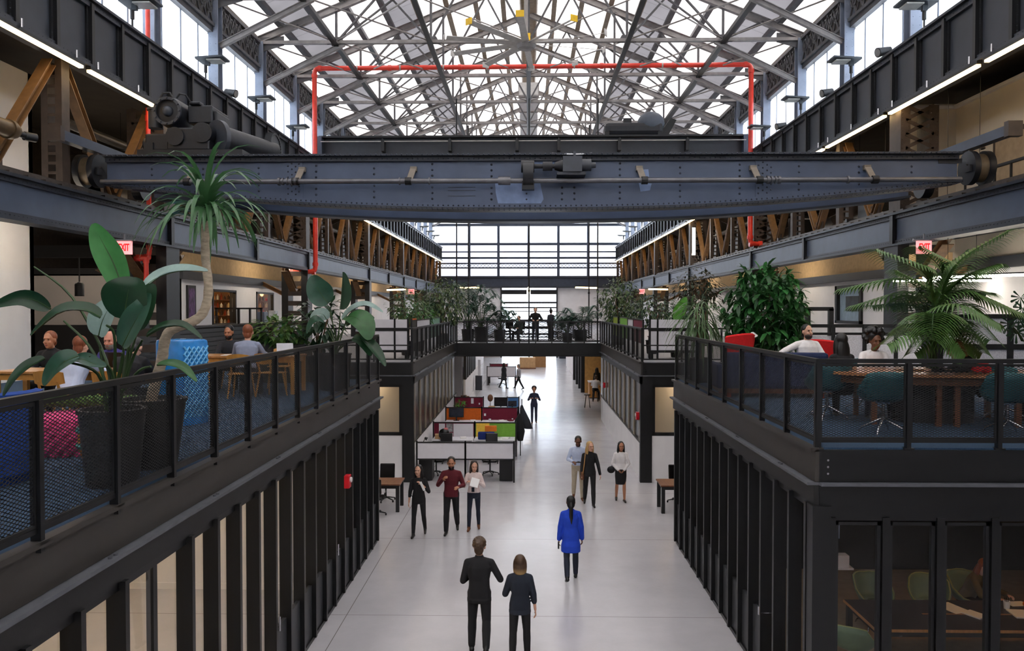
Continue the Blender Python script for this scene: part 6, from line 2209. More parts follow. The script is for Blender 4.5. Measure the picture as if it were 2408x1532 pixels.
def shell_chair(mt, rim, base_mat=None):
    """bucket shell on a four-star swivel base"""
    t = thing('shell_chair', '', 'chair')
    vs, fs = [], []
    n, m = 20, 9
    for i in range(m + 1):
        u = i / m
        for j in range(n):
            a = 2 * PI * j / n
            back = max(0, -math.sin(a))
            r = .16 * min(1, u * 4) + .13 * u
            top = .60 + .22 * back ** .4 + .05 * abs(math.cos(a)) * (1 if math.sin(a) < .4 else .2)
            low = max(0, math.sin(a)) ** .7
            z = .44 + (top - .44 - .13 * low) * (u ** 2.2)
            vs.append((r * math.cos(a) * 1.08, r * math.sin(a) * 1.0 - .06 * back * u, z))
    for i in range(m):
        for j in range(n):
            j2 = (j + 1) % n
            fs.append((i * n + j, i * n + j2, (i + 1) * n + j2, (i + 1) * n + j))
    fs.append(tuple(range(n)))
    o = MB().add(vs, fs).build('shell', mt, t, smooth=60)
    sm = o.modifiers.new('thickness', 'SOLIDIFY')
    sm.thickness = .022
    sm.offset = 1
    if rim:
        MB().tube([V(v) for v in vs[m * n:]] + [V(vs[m * n])], .012, 6, cap=False).build('rim', rim, t, smooth=60)
    bm_ = base_mat or CHROME
    MB().cyl((0, 0, .2), (0, 0, .44), .02, n=10).cyl((0, 0, .4), (0, 0, .445), .09, .1, n=16).cyl((0, 0, .17), (0, 0, .25), .03, n=12).build('column', bm_, t, smooth=50)
    for i in range(4):
        a = PI / 4 + i * PI / 2
        MB().tube([(0, 0, .2), (.27 * math.cos(a), .27 * math.sin(a), .06), (.3 * math.cos(a), .3 * math.sin(a), .0)], [.016, .013, .011], 8).build('leg', bm_, t, smooth=50)
    return t


def task_chair():
    t = thing('task_chair', '', 'chair')
    MB().prism([(-.22, -.22), (.22, -.22), (.24, .22), (-.24, .22)], .43, .5).build('seat', SCREEN, t, bevel=.03)
    b = MB()
    b.bar((0, -.24, .6), (0, -.3, 1.0), .42, .05, (0, 1, 0))
    b.build('backrest', SCREEN, t, bevel=.03)
    MB().bar((0, -.2, .44), (0, -.27, .66), .06, .03, (0, 1, 0)).build('back_post', BLACK, t)
    MB().cyl((0, 0, .08), (0, 0, .43), .025, n=10).build('column', BLACK, t)
    for i in range(5):
        a = 2 * PI * i / 5
        l = MB().tube([(0, 0, .12), (.28 * math.cos(a), .28 * math.sin(a), .06)], [.022, .015], 6).build('leg', BLACK, t)
        MB().cyl((.28 * math.cos(a) - .02, .28 * math.sin(a), .028), (.28 * math.cos(a) + .02, .28 * math.sin(a), .028), .028, n=10).build('castor', BLACK, l)
    for s in (-1, 1):
        MB().tube([(s * .23, -.1, .45), (s * .27, -.1, .6), (s * .27, .12, .62)], .016, 6).build('armrest', BLACK, t)
    return t


def slab_table(lb, c, w, d, h, topm, legm, rz=0, leg=.07, name='table', cat='table', apron=True):
    t = thing(name, lb, cat, c, rz)
    MB().box(-w / 2, w / 2, -d / 2, d / 2, h - .035, h).build('tabletop', topm, t, bevel=.004)
    for sx in (-1, 1):
        for sy in (-1, 1):
            x, y = sx * (w / 2 - leg * .8), sy * (d / 2 - leg * .8)
            MB().box(x - leg / 2, x + leg / 2, y - leg / 2, y + leg / 2, 0, h - .035).build('leg', legm, t)
    if apron:
        e = leg * .8
        b = MB().box(-w / 2 + e, w / 2 - e, -d / 2 + e - .012, -d / 2 + e + .012, h - .13, h - .035).box(-w / 2 + e, w / 2 - e, d / 2 - e - .012, d / 2 - e + .012, h - .13, h - .035)
        b.box(-w / 2 + e - .012, -w / 2 + e + .012, -d / 2 + e, d / 2 - e, h - .13, h - .035).box(w / 2 - e - .012, w / 2 - e + .012, -d / 2 + e, d / 2 - e, h - .13, h - .035)
        b.build('apron', legm, t)
    return t


# ---- left mezzanine
slab_table('long oak table before the bald person on the left mezzanine', (-6.6, 11.92, DECK), 2.5, .8, .74, WOODT, PLY)
slab_table('second long oak table with the person in the grey shirt', (-5.75, 15.75, DECK), 2.5, .85, .74, WOODT, PLY)
pc = ply_chair()
CH = [(-6.45, 10.85, 0, 'plywood chair under the hunched person in the pale shirt'), (-5.62, 10.78, 0, 'plywood chair under the person in the black jacket'), (-6.63, 13.0, PI, 'plywood chair under the bald person'), (-7.65, 13.05, PI, 'plywood chair under the dark-clothed person at the left table'),
      (-5.33, 14.75, .1, 'plywood chair under the person in the grey shirt'), (-6.2, 14.85, 0, 'empty plywood chair left of the person in the grey shirt'), (-4.85, 15.0, -.3, 'empty plywood chair at the near corner of the second oak table'), (-6.2, 16.75, PI, 'plywood chair under the bearded person at the second oak table'), (-5.2, 16.65, PI, 'empty plywood chair across the second oak table')]
for i, (x, y, r, lb) in enumerate(CH):
    c = pc if i == 0 else dup(pc, (x, y, DECK))
    c.location = (x, y, DECK)
    c.rotation_euler = (0, 0, r)
    c['label'] = lb
for nm, lb, cat, c, d, m, r in (('laptop_screen', 'black laptop screen before the bald person', 'laptop', (-6.3, 12.0, 4.62), (.34, .02, .24), SCREEN, (R(14), 0, 0)), ('document', 'white sheet on the oak table by the laptop', 'paper', (-6.9, 11.8, 4.488), (.21, .3, .008), PAPER, (0, 0, .3)), ('document', 'white sheet before the person in the black jacket', 'paper', (-5.6, 11.8, 4.488), (.21, .3, .008), PAPER, (0, 0, -.2)),
                                ('document', 'white sheet on the second oak table', 'paper', (-5.9, 15.6, 4.488), (.21, .3, .008), PAPER, (0, 0, .1)), ('document', 'second white sheet lying left on the second oak table', 'paper', (-6.5, 15.7, 4.488), (.3, .21, .008), PAPER, (0, 0, .4)), ('laptop_screen', 'silver laptop screen at the end of the second oak table', 'laptop', (-4.85, 15.85, 4.6), (.32, .02, .22), M('laptop_silver', (200, 204, 212), .35), (R(-14), 0, R(25)))):
    held(nm, lb, cat, c, d, m, r)
# blue glazed pillar stool
BLUEC = M('blue_glaze', (44, 132, 204), .25, var=.25, scale=5, coat=.4)
t = thing('garden_pillar', 'tall bright blue glazed pillar with a lattice side behind the railing', 'pillar', (-5.02, 11.5, DECK), R(-28))
b = MB()
n = 24
vs = []
for z, s in ((0, 1), (.04, 1.03), (1.16, 1.03), (1.2, 1.0), (1.215, .9)):
    for i in range(n):
        a = 2 * PI * i / n
        e = .35
        vs.append((.29 * s * math.copysign(abs(math.cos(a)) ** e, math.cos(a)), .26 * s * math.copysign(abs(math.sin(a)) ** e, math.sin(a)), z))
fs = [(i * n + j, i * n + (j + 1) % n, (i + 1) * n + (j + 1) % n, (i + 1) * n + j) for i in range(4) for j in range(n)]
fs.append(tuple(range(4 * n, 5 * n)))
b.add(vs, fs).build('body', BLUEC, t, smooth=40)
b = MB()
for sg in (1, -1):
    for k in range(-2, 14):
        for (axis, w_) in (('y', .24),):
            z0_, z1_ = .1 * k, .1 * k + .52 * sg
            u0, u1 = -w_ * .86, w_ * .86
            za, zb_ = (z0_, z1_) if sg > 0 else (.1 * k + .52, .1 * k)
            pts = []
            for q in range(11):
                f = q / 10
                z = za + (zb_ - za) * f
                if .08 <= z <= 1.12:
                    pts.append((u0 + (u1 - u0) * f, z))
            if len(pts) > 1:
                if axis == 'x':
                    b.tube([(u, -.266, z) for u, z in (pts[0], pts[-1])], .014, 6)
                else:
                    b.tube([(.3, u, z) for u, z in (pts[0], pts[-1])], .014, 6)
b.build('lattice_relief', M('pale_blue_glaze', (96, 176, 226), .25, var=.15, scale=8, coat=.4), t)
# poufs


def pouf(lb, c, r, h, mt, name='knitted_pouf', rows=7, cols=26):
    t = thing(name, lb, 'pouf', c)
    prof = []
    for i in range(13):
        u = i / 12
        prof.append((r * (.86 + .14 * math.sin(PI * u) ** .6), h * u))
    MB().lathe([(.02, 0)] + prof + [(r * .6, h + .02), (.02, h + .03)], n=28).build('cushion', mt, t, smooth=60)
    b = MB()
    for i in range(rows):
        z = h * (i + .5) / rows
        rr = r * (.86 + .14 * math.sin(PI * (i + .5) / rows) ** .6)
        for k in range(cols):
            a = 2 * PI * (k + .5 * (i % 2)) / cols
            q = Quaternion((0, 0, 1), a) @ Quaternion((1, 0, 0), .5)
            b.ball((rr * math.cos(a), rr * math.sin(a), z), (.018, PI * rr / cols * .9, h / rows * .5), 6, 5, q)
    b.build('knit_texture', mt, t, smooth=60)
    return t


PINK = M('pink_wool', (206, 62, 122), .95, var=.2, scale=30, bump=.4)
ORNG = M('orange_wool', (232, 150, 30), .95, var=.2, scale=30, bump=.4)
pouf('big pink knitted pouf behind the left railing', (-5.32, 9.25, DECK), .55, .42, PINK)
pouf('chunky orange knitted pouf behind the black pots', (-4.62, 9.55, DECK), .36, .5, ORNG)
t = thing('braided_bolster', 'green braided bolster lying over the pink pouf', 'cushion', (-5.3, 9.45, DECK + .5))
for i in range(3):
    pts = []
    for k in range(41):
        u = k / 40
        a = u * 26 + i * 2 * PI / 3
        pts.append((-.62 + 1.24 * u, .05 * math.sin(a), .055 + .04 * math.sin(2 * a)))
    MB().tube(pts, .045, 8).build('strand', M('moss_green_wool', (70, 100, 44), .95, var=.25, scale=30, bump=.4), t, smooth=60)
t = thing('tub_chair', 'royal blue tub chair at the lower left picture edge', 'armchair', (-5.25, 7.55, DECK))
MB().lathe([(.02, .0), (.42, .0), (.46, .1), (.47, .42), (.02, .44)], n=28).build('seat', M('tub_blue', (20, 62, 140), .9, var=.15, scale=30), t, smooth=40)
vs = []
for i in range(21):
    a = R(150) + R(240) * i / 20
    for r_, z in ((.5, .1), (.52, .86), (.46, .88), (.42, .42)):
        vs.append((r_ * math.cos(a), r_ * math.sin(a), z))
MB().add(vs, [(i * 4 + j, i * 4 + (j + 1) % 4, i * 4 + 4 + (j + 1) % 4, i * 4 + 4 + j) for i in range(20) for j in range(4)] + [(0, 1, 2, 3), (83, 82, 81, 80)]).build('backrest', MATS['tub_blue'], t, smooth=40)
t = thing('woven_basket', 'orange and teal woven basket between the pouf and the black pots', 'basket', (-4.55, 8.5, DECK))
b = MB().lathe([(.2, 0), (.27, .2), (.25, .5), (.23, .52), (.21, .5), (.2, .1)], n=24)
b.build('basket_body', M('basket_orange', (206, 120, 50), .9, var=.3, scale=30), t, smooth=40)
for z in (.18, .34):
    MB().lathe([(.262 + .012, z), (.275 + .012, z + .03), (.262 + .01, z + .06)], n=24).build('teal_band', M('basket_teal', (70, 140, 136), .9), t)
# black slatted counter and shop front
t = thing('slatted_counter', 'long black slatted counter before the left shop wall', 'counter', (-11.2, 0, DECK))
MB().box(-.3, .3, 22, 37, 0, 1.02).build('carcass', DARKW, t)
MB().box(-.34, .36, 22, 37, 1.02, 1.07).build('worktop', BLACK, t)
b = MB()
for i in range(6):
    b.box(.3, .325, 22, 37, .08 + i * .155, .2 + i * .155)
b.build('slats', BLACK, t)
t = thing('steel_stand', 'open black steel frame standing on the slatted counter', 'frame', (-11.1, 30.5, DECK + 1.07))
for x0, x1, z0_, z1_ in ((-.9, -.84, 0, .62), (.84, .9, 0, .62), (-.05, .03, 0, .62), (.4, .46, 0, .62), (-.9, .9, .56, .62)):
    MB().box(x0, x1, -.05, .05, z0_, z1_).build('bar', BLACK, t)
for i, (y, z, w_, h_, lb) in enumerate(((33.4, .25, .5, .35, 'pale monitor turned away on the left counter'), (34.8, .2, .4, .4, 'white coffee machine on the left counter'))):
    tag(MB().box(-.15, .15, -w_ / 2, w_ / 2, 0, h_ + .1).build('counter_appliance', M('appliance_%d' % i, ((96, 104, 120), (214, 220, 226))[i], .4), loc=(-11.15, y, DECK + 1.07), bevel=.02), lb, 'appliance')
rg = random.Random(21)
wl = [n for n in range(2)]
for i, (y0, y1) in enumerate(((29.4, 31.8), (34.2, 36.5))):
    o = thing('window_%d' % (60 + i), '%s black framed shop window in the left mezzanine wall' % ('nearer', 'farther')[i], 'window', (-11.7, y0, 0), kind='structure')
    b = MB()
    L = y1 - y0
    for q in ((0, .1, 4.75, 6.12), (L - .1, L, 4.75, 6.12), (0, L, 4.75, 4.83), (0, L, 6.04, 6.12)):
        b.box(-.2, .04, q[0], q[1], q[2], q[3])
    b.build('window_frame', BLACK, o)
    MB().box(-.03, -.02, .1, L - .1, 4.83, 6.04).build('window_pane', GLASS, o)
    wall('wall_left', [(-14.2, -14.1, y0 - .6, y1 + 3, DECK, 6.5), (-14.2, -11.9, y0 - .7, y0 - .6, DECK, 6.5), (-14.2, -11.9, y1 + .9, y1 + 1.0, DECK, 6.5)], M('shop_cream', (226, 196, 150), .8), 'cream interior of the %s left shop' % ('nearer', 'farther')[i])
    linear_lamp('linear_lamp', 'warm lamp inside the %s left shop' % ('nearer', 'farther')[i], (-12.6, (y0 + y1) / 2, 6.25), (0, .8, 0), .25, M('shop_lamp', (255, 236, 200), emit=(255, 214, 160), es=14))
    sh = thing('shop_shelf', 'dark shelf of bottles inside the %s left shop window' % ('nearer', 'farther')[i], 'shelf', (-12.55, y1 + .6, 0))
    for z in (4.8, 5.12, 5.44, 5.76):
        MB().box(-.62, .62, -.16, .2, z - .025, z).build('shelf_board', WOODD, sh)
    MB().box(-.64, .64, .2, .24, 3.74, 6.05).build('back_panel', WOODT, sh)
    for sx in (-.64, .6):
        MB().box(sx, sx + .04, -.16, .2, 3.74, 6.05).build('side_panel', WOODD, sh)
    for z in (4.8, 5.12, 5.44, 5.76):
        for k in range(8):
            h_ = rg.uniform(.14, .25)
            c_ = rg.randrange(6)
            bb = MB().lathe([(.045, 0), (.05, h_ * .6), (.02, h_ * .8), (.02, h_)], n=10)
            tag(bb.build('bottle', M('bottle_%d' % c_, ((150, 60, 30), (230, 210, 160), (210, 40, 40), (70, 50, 34), (240, 240, 230), (220, 160, 60))[c_], .25), loc=(-13.07 + .148 * k, y1 + .52, z)), 'small bottle among those on the shelves of the %s left shop window' % ('nearer', 'farther')[i], 'bottle', 'bottles in the %s left shop' % ('nearer', 'farther')[i])
t = thing('poster', 'narrow purple poster in a black frame left of the shop windows', 'poster', (-11.66, 27.5, 0))
MB().box(-.03, .02, -.35, .35, 4.8, 6.2).build('poster_frame', BLACK, t)
MB().box(.02, .025, -.25, .25, 4.9, 6.1).build('print', M('poster_purple', (96, 60, 110), .5, var=.7, scale=5), t)

# ---- right mezzanine
t = thing('oval_table', 'long oval walnut table with a planted hole in its middle', 'table', (5.97, 11.95, DECK), R(-8))
n = 48


def oval(rx, ry, k=n, e=.75):
    return [(rx * math.copysign(abs(math.cos(2 * PI * i / k)) ** e, math.cos(2 * PI * i / k)), ry * math.copysign(abs(math.sin(2 * PI * i / k)) ** e, math.sin(2 * PI * i / k))) for i in range(k)]


def ringplate(b, out, inn, z0, z1):
    k = len(out)
    vs = [(x, y, z) for z in (z0, z1) for lp in (out, inn) for x, y in lp]
    fs = []
    for i in range(k):
        j = (i + 1) % k
        fs += [(2 * k + i, 2 * k + j, 3 * k + j, 3 * k + i), (i, k + i, k + j, j), (i, j, 2 * k + j, 2 * k + i), (k + i, 3 * k + i, 3 * k + j, k + j)]
    return b.add(vs, fs)


ringplate(MB(), oval(1.55, .78), oval(.55, .3), .70, .74).build('tabletop', M('oval_walnut_top', (190, 128, 84), .3, var=.2, scale=3, stretch=(8, 1, 1), coat=.3), t)
ringplate(MB(), oval(1.42, .68), oval(1.38, .64), .58, .70).build('apron', WOODD, t)
for x, y in ((-.95, -.5), (.95, -.5), (-.95, .5), (.95, .5), (-.12, -.6), (.12, -.6)):
    MB().box(x - .035, x + .035, y - .035, y + .035, 0, .6).build('leg', WOODD, t)
ringplate(MB(), oval(.55, .3), oval(.5, .26), .0, .69).build('planter_trough', POTB, t)
MB().prism(oval(.5, .26), .6, .66).build('soil', SOIL, t)
b = MB()
rg = random.Random(2)
for k in range(5):
    b.ball((rg.uniform(-.1, .1), rg.uniform(-.07, .07), .05 + .02 * k), (.09, .07, .045), 12, 8)
fuse(b.build('scarf', M('red_wool', (196, 30, 40), .95, var=.2, scale=30, bump=.5), loc=(6.4, 11.45, DECK + .735)), .02, 2)
tag(bpy.data.objects['scarf'], 'red crumpled scarf on the near right of the oval table', 'scarf')
sc = shell_chair(TEAL, M('teal_rim', (40, 110, 116), .5))
sc['group'] = 'teal shell chairs around the oval table'
for i, (x, y, r, lb) in enumerate(((4.72, 10.75, .15, 'teal shell chair in the middle with its back to the front railing'), (6.3, 10.65, -.1, 'teal shell chair right of the palm with its back to the front railing'), (4.5, 12.15, .2, 'teal shell chair behind the corner railing post under the long black hair'), (5.42, 13.05, PI, 'teal shell chair under the person with the afro'), (7.05, 11.95, -1.4, 'teal shell chair under the brown-haired person'))):
    c = sc if i == 0 else dup(sc, (x, y, DECK))
    c.location = (x, y, DECK)
    c.rotation_euler = (0, 0, r)
    c['label'] = lb
SOFAB = M('sofa_navy', (30, 42, 78), .9, var=.15, scale=30)
t = thing('sofa', 'low navy blue sofa seen from behind along the right railing', 'sofa', (4.62, 15.4, DECK), R(-3))
MB().box(-.95, .95, -.3, .55, .2, .42).build('seat_base', SOFAB, t, bevel=.04)
MB().box(-.95, .95, -.48, -.28, .16, .84).build('backrest', SOFAB, t, bevel=.06)
for x in (-.48, .48):
    MB().box(x - .46, x + .46, -.26, .5, .42, .54).build('seat_cushion', SOFAB, t, bevel=.05)
MB().box(-1.08, -.94, -.45, .55, .16, .62).box(10, 10, 10, 10, 10, 10).build('armrest', SOFAB, t, bevel=.05) if False else MB().box(-1.08, -.94, -.45, .55, .16, .62).build('armrest', SOFAB, t, bevel=.05)
MB().box(.94, 1.08, -.45, .55, .16, .62).build('armrest', SOFAB, t, bevel=.05)
MB().box(-1.0, 1.0, -.44, .5, .08, .17).build('plinth', WOODD, t)
for x, y in ((-.85, -.35), (.85, -.35), (-.85, .4), (.85, .4)):
    MB().box(x - .04, x + .04, y - .04, y + .04, 0, .08).build('foot', M('rust_foot', (170, 70, 50), .5), t)
REDF = M('red_felt', (206, 24, 28), .9, var=.1, scale=30)


def wing(lb, c, r):
    t = thing('wing_chair', lb, 'armchair', c, r, 'red wing chairs')
    vs = []
    m = 16
    for i in range(m + 1):
        a = R(200) + R(140) * i / m
        for z, rr in ((.15, .40), (.5, .42), (1.12, .44 + .03 * abs(i - m / 2) / m), (1.15, .40), (.5, .36), (.15, .34)):
            vs.append((rr * 1.0 * math.cos(a), rr * math.sin(a) + .05 - .1 * (z - .4), z - (.06 * (abs(i - m / 2) / (m / 2)) ** 2 if z > 1 else 0)))
    fs = [(i * 6 + j, i * 6 + (j + 1) % 6, i * 6 + 6 + (j + 1) % 6, i * 6 + 6 + j) for i in range(m) for j in range(6)] + [tuple(range(6)), tuple(range(m * 6 + 5, m * 6 - 1, -1))]
    MB().add(vs, fs).build('backrest', REDF, t, smooth=40)
    MB().box(-.32, .32, -.25, .36, .28, .45).build('seat', REDF, t, bevel=.05)
    MB().cyl((0, 0, .02), (0, 0, .28), .03, n=10).build('column', CHROME, t)
    for i in range(4):
        a = PI / 4 + i * PI / 2
        MB().tube([(0, 0, .08), (.32 * math.cos(a), .32 * math.sin(a), .01)], .015, 6).build('leg', CHROME, t)
    return t


wing('tall red wing chair left of the umbrella tree on the right mezzanine', (4.3, 17.0, DECK), R(35))
wing('red wing chair showing behind the person on the sofa', (6.15, 16.9, DECK - .12), R(-35))
t = thing('floor_lamp', 'slim floor lamp with a small white head beside the tall red wing chair', 'lamp', (4.68, 16.9, DECK))
MB().lathe([(.14, 0), (.14, .02), (.02, .03)], n=18).build('base', BLACK, t)
MB().cyl((0, 0, .02), (0, 0, 1.12), .012, n=8).build('pole', BLACK, t)
MB().cyl((0, -.04, 1.16), (.02, -.02, 1.08), .03, .1, n=14).build('lamp_shade', M('lamp_white', (232, 232, 230), .4), t)
slab_table('small oak side table by the sofa', (5.3, 16.5, DECK), .6, .5, .5, WOODT, PLY, leg=.05)
tag(MB().lathe([(.04, 0), (.045, .1), (.04, .1)], n=12).build('cup', PAPER, loc=(5.25, 16.5, DECK + .5)), 'white cup on the small side table', 'cup')
# steel frame partitions and perforated panels at the back of the right mezzanine
PERF = M('perforated_white', (216, 214, 220), .6, var=.25, scale=70)
t = thing('stair_railing', 'black stair railing with perforated white panels behind the oval table', 'railing', (0, 19.5, DECK))
MB().box(6.6, 10.2, -.03, .03, 1.2, 1.28).build('top_rail', BLACK, t)
MB().box(6.6, 10.2, -.03, .03, 1.02, 1.08).build('middle_rail', BLACK, t)
for x in (6.6, 7.35, 8.1, 8.85, 9.5, 10.2):
    MB().box(x - .04, x + .04, -.04, .04, 0, 1.28).build('post', BLACK, t)
for x in (6.6, 7.35, 8.1, 8.85):
    MB().box(x + .04, x + .7, -.01, .01, .1, 1.0).build('perforated_panel', PERF, t)
t = thing('steel_door_frame', 'black steel gate frame by the white wall on the right', 'frame', (0, 21.0, DECK))
for x in (7.25, 7.85):
    MB().box(x - .06, x + .06, -.06, .06, 0, 1.66).build('post', BLACK, t)
MB().box(7.2, 7.9, -.06, .06, 1.6, 1.7).build('lintel', BLACK, t)
t = thing('perforated_partition', 'black framed perforated screen at the right edge', 'screen', (0, 14.6, DECK))
MB().box(7.4, 10, -.04, .04, 1.48, 1.56).build('top_rail', BLACK, t)
MB().box(7.4, 10, -.04, .04, .92, 1.02).build('middle_rail', BLACK, t)
MB().box(7.4, 10, -.04, .04, .2, .5).build('base_panel', BLACK, t)
for x in (7.4, 8.65, 9.9):
    MB().box(x - .05, x + .05, -.05, .05, 0, 1.56).build('post', BLACK, t)
for x0, x1 in ((7.45, 8.6), (8.7, 9.85)):
    MB().box(x0, x1, -.01, .01, 1.02, 1.48).build('perforated_panel', PERF, t)
    MB().box(x0, x1, -.01, .01, .5, .92).build('perforated_panel', PERF, t)
o = thing('window_62', 'black framed window with a small dark picture in the right mezzanine wall', 'window', (11.7, 28.3, 0), kind='structure')
b = MB()
for q in ((0, .18, 4.85, 6.25), (2.22, 2.4, 4.85, 6.25), (0, 2.4, 4.85, 4.95), (0, 2.4, 6.1, 6.25)):
    b.box(-.08, .2, *q)
b.build('window_frame', BLACK, o)
MB().box(.05, .06, .18, 2.22, 4.95, 6.1).build('window_pane', M('pale_pane', (168, 190, 206), .2, var=.1), o)
tag(MB().box(11.72, 11.745, 28.75, 29.9, 5.3, 5.85).build('picture', M('picture_dark', (52, 60, 66), .5, var=.5, scale=3)), 'small dark picture inside the right wall window', 'picture')
# doorway and rail of the upper right level
t = thing('door_2', 'beige door in a dark frame on the upper right box wall', 'door', (11.68, 19.6, 0), kind='structure')
MB().box(-.03, .02, -.85, .85, 7.5, 9.75).build('door_frame', BROWN, t)
MB().box(-.05, -.03, -.72, .72, 7.5, 9.62).build('door_leaf', M('beige_door', (170, 150, 124), .6), t)
t = thing('door_3', 'dark glazed door at the upper right picture edge', 'door', (11.68, 16.6, 0), kind='structure')
MB().box(-.03, .02, -.9, .9, 7.5, 10.1).build('door_frame', BROWN, t)
MB().box(-.05, -.03, -.75, .75, 7.6, 9.95).build('door_leaf', M('dark_door_glass', (60, 52, 44), .2, var=.4), t)
struct(MB().box(10.2, 11.7, 9, 22.3, 7.3, 7.5), 'floor_right', GIRD, 'dark slab of the upper right level', 'floor')
t = thing('gallery_railing', 'black railing along the upper right level', 'railing', (10.3, 0, 7.5))
MB().box(-.03, .03, 12, 19.2, 1.0, 1.06).build('top_rail', BLACK, t)
for i in range(13):
    MB().box(-.02, .02, 12 + .6 * i - .02, 12 + .6 * i + .02, 0, 1.0).build('post', BLACK, t)

# ---- lower right meeting room
t = slab_table('dark meeting table with a pale edge seen through the glass', (7.6, 12.25, 0), 5.1, 1.2, .74, DKTAB, BLACK, leg=.08)
MB().box(-2.56, 2.56, -.61, -.6, .7, .742).box(-2.56, -2.55, -.6, .6, .7, .742).build('edge_strip', WOODT, t)
MB().box(-1.6, .2, -.02, .02, .742, .745).build('cable_slot', WOODT, t)
gc = shell_chair(GRNSH, M('sage_rim', (150, 156, 100), .5))
gc['group'] = 'sage shell chairs in the meeting room'
for i, (x, y, r, lb) in enumerate(((5.85, 13.6, PI + .1, 'sage shell chair left behind the dark meeting table'), (6.75, 13.55, PI - .35, 'sage shell chair in the middle behind the dark meeting table'), (7.5, 13.75, PI + .3, 'sage shell chair under the person in the olive jumper'), (4.75, 11.75, -1.0, 'dark sage shell chair at the near left end of the meeting table'))):
    c = gc if i == 0 else dup(gc, (x, y, .012))
    c.location = (x, y, .012)
    c.rotation_euler = (0, 0, r)
    c['label'] = lb
for nm, lb, c, d, r in (('document', 'larger white sheet on the dark meeting table', (6.58, 12.5, .745), (.3, .42, .006), .35), ('document', 'smaller white pad on the dark meeting table', (6.78, 12.22, .75), (.22, .3, .02), .5), ('document', 'white papers stacked near the writing person', (7.55, 12.25, .75), (.4, .34, .02), -.1), ('document', 'white sheet under the hand of the writing person', (7.7, 12.7, .745), (.3, .2, .006), .1)):
    held(nm, lb, 'paper', c, d, PAPER, (0, 0, r))
t = thing('pen_cup', 'white cup of pens on the dark meeting table', 'cup', (7.42, 12.5, .74))
MB().lathe([(.04, 0), (.05, .12), (.045, .12), (.035, .02)], n=14).build('cup_body', PAPER, t, smooth=40)
for i in range(3):
    MB().tube([(.01 * i, 0, .02), (.03 * (i - 1), .01, .17)], .005, 5).build('pen', SCREEN, t)
tag(MB().ball((0, 0, .045), .05, 12, 8).build('orange_fruit', M('orange_peel', (214, 106, 30), .5), loc=(7.75, 12.55, .75), smooth=60), 'orange fruit by the white cup', 'fruit')
t = thing('wall_shelf', 'small white box on a shelf in the dark meeting room', 'shelf', (5.2, 13.4, 1.1))
MB().box(-.15, .18, -.12, .12, -.03, 0).build('shelf_board', WHITEB, t)
MB().box(-.15, -.12, -.12, .12, -1.09, 0).build('support', BLACK, t)
tag(MB().box(-.12, .12, -.09, .09, 0, .2).build('tissue_box', WHITEB, loc=(5.2, 13.4, 1.1), bevel=.01), 'white tissue box on the meeting room shelf', 'box')
tag(MB().box(-.14, .14, -.01, .01, 0, .3).build('notice', M('notice_blue', (120, 140, 180), .5), loc=(5.2, 13.8, 1.45)), 'pale blue notice above the tissue box', 'notice')
b = MB().prism([(-.2, 0), (.2, 0), (.2, .38)], -.01, .01)
b.v = [(a, c, d) for a, d, c in b.v]
tag(b.build('pennant', M('pennant_red', (150, 20, 40), .8), loc=(5.3, 13.9, 1.85)), 'dark red triangular pennant in the meeting room', 'pennant')

# ---- ground floor tables in the gap
tc = task_chair()
slab_table('walnut topped black table beside the left glass front', (-4.05, 21.45, 0), 1.3, .85, .75, WOODD, BLACK, leg=.09)
slab_table('walnut topped black table beside the right glass front', (4.05, 21.45, 0), 1.15, .85, .75, WOODD, BLACK, leg=.09)
TC = [(-4.0, 22.3, PI, 'black task chair behind the left walnut table'), (-4.0, 20.75, 0, 'black task chair in front of the left walnut table'), (4.15, 22.3, PI, 'black task chair behind the right walnut table'),
      (-3.0, 25.9, 0, 'black task chair under the left white desk screen'), (-1.25, 25.9, 0, 'black task chair under the right white desk screen'), (-2.9, 27.9, PI, 'black task chair before the pinboard screen'), (-1.3, 27.9, PI, 'black task chair before the green screen'),
      (-1.9, 56.5, PI, 'black task chair under the far desk screens')]
for i, (x, y, r, lb) in enumerate(TC):
    c = tc if i == 0 else dup(tc, (x, y, 0))
    c.location = (x, y, 0)
    c.rotation_euler = (0, 0, r)
    c['label'] = lb
tc['label'] = TC[0][3]
# ---- desk island
XL, XM, XR = -3.47, -1.96, -.45


def desk_screen(lb, x0, x1, y, z0, z1, mt, extra=None, frame=True, posts=True):
    t = thing('desk_screen', lb, 'desk screen', ((x0 + x1) / 2, y, 0))
    w = (x1 - x0) / 2
    MB().box(-w + .03, w - .03, -.015, .015, z0 + .03, z1 - .03).build('panel', mt, t)
    MB().box(-w, w, -.025, .025, z1 - .04, z1).build('top_rail', BLACK, t)
    MB().box(-w, w, -.025, .025, z0, z0 + .04).build('bottom_rail', BLACK, t)
    for s in (-1, 1):
        MB().box(s * w - .025, s * w + .025, -.03, .03, 0 if posts else z0, z1 + .03).build('post', BLACK, t)
    for nm, m, q in (extra or ()):
        MB().box(q[0], q[1], -.03, -.016, q[2], q[3]).build(nm, m, t)
    return t


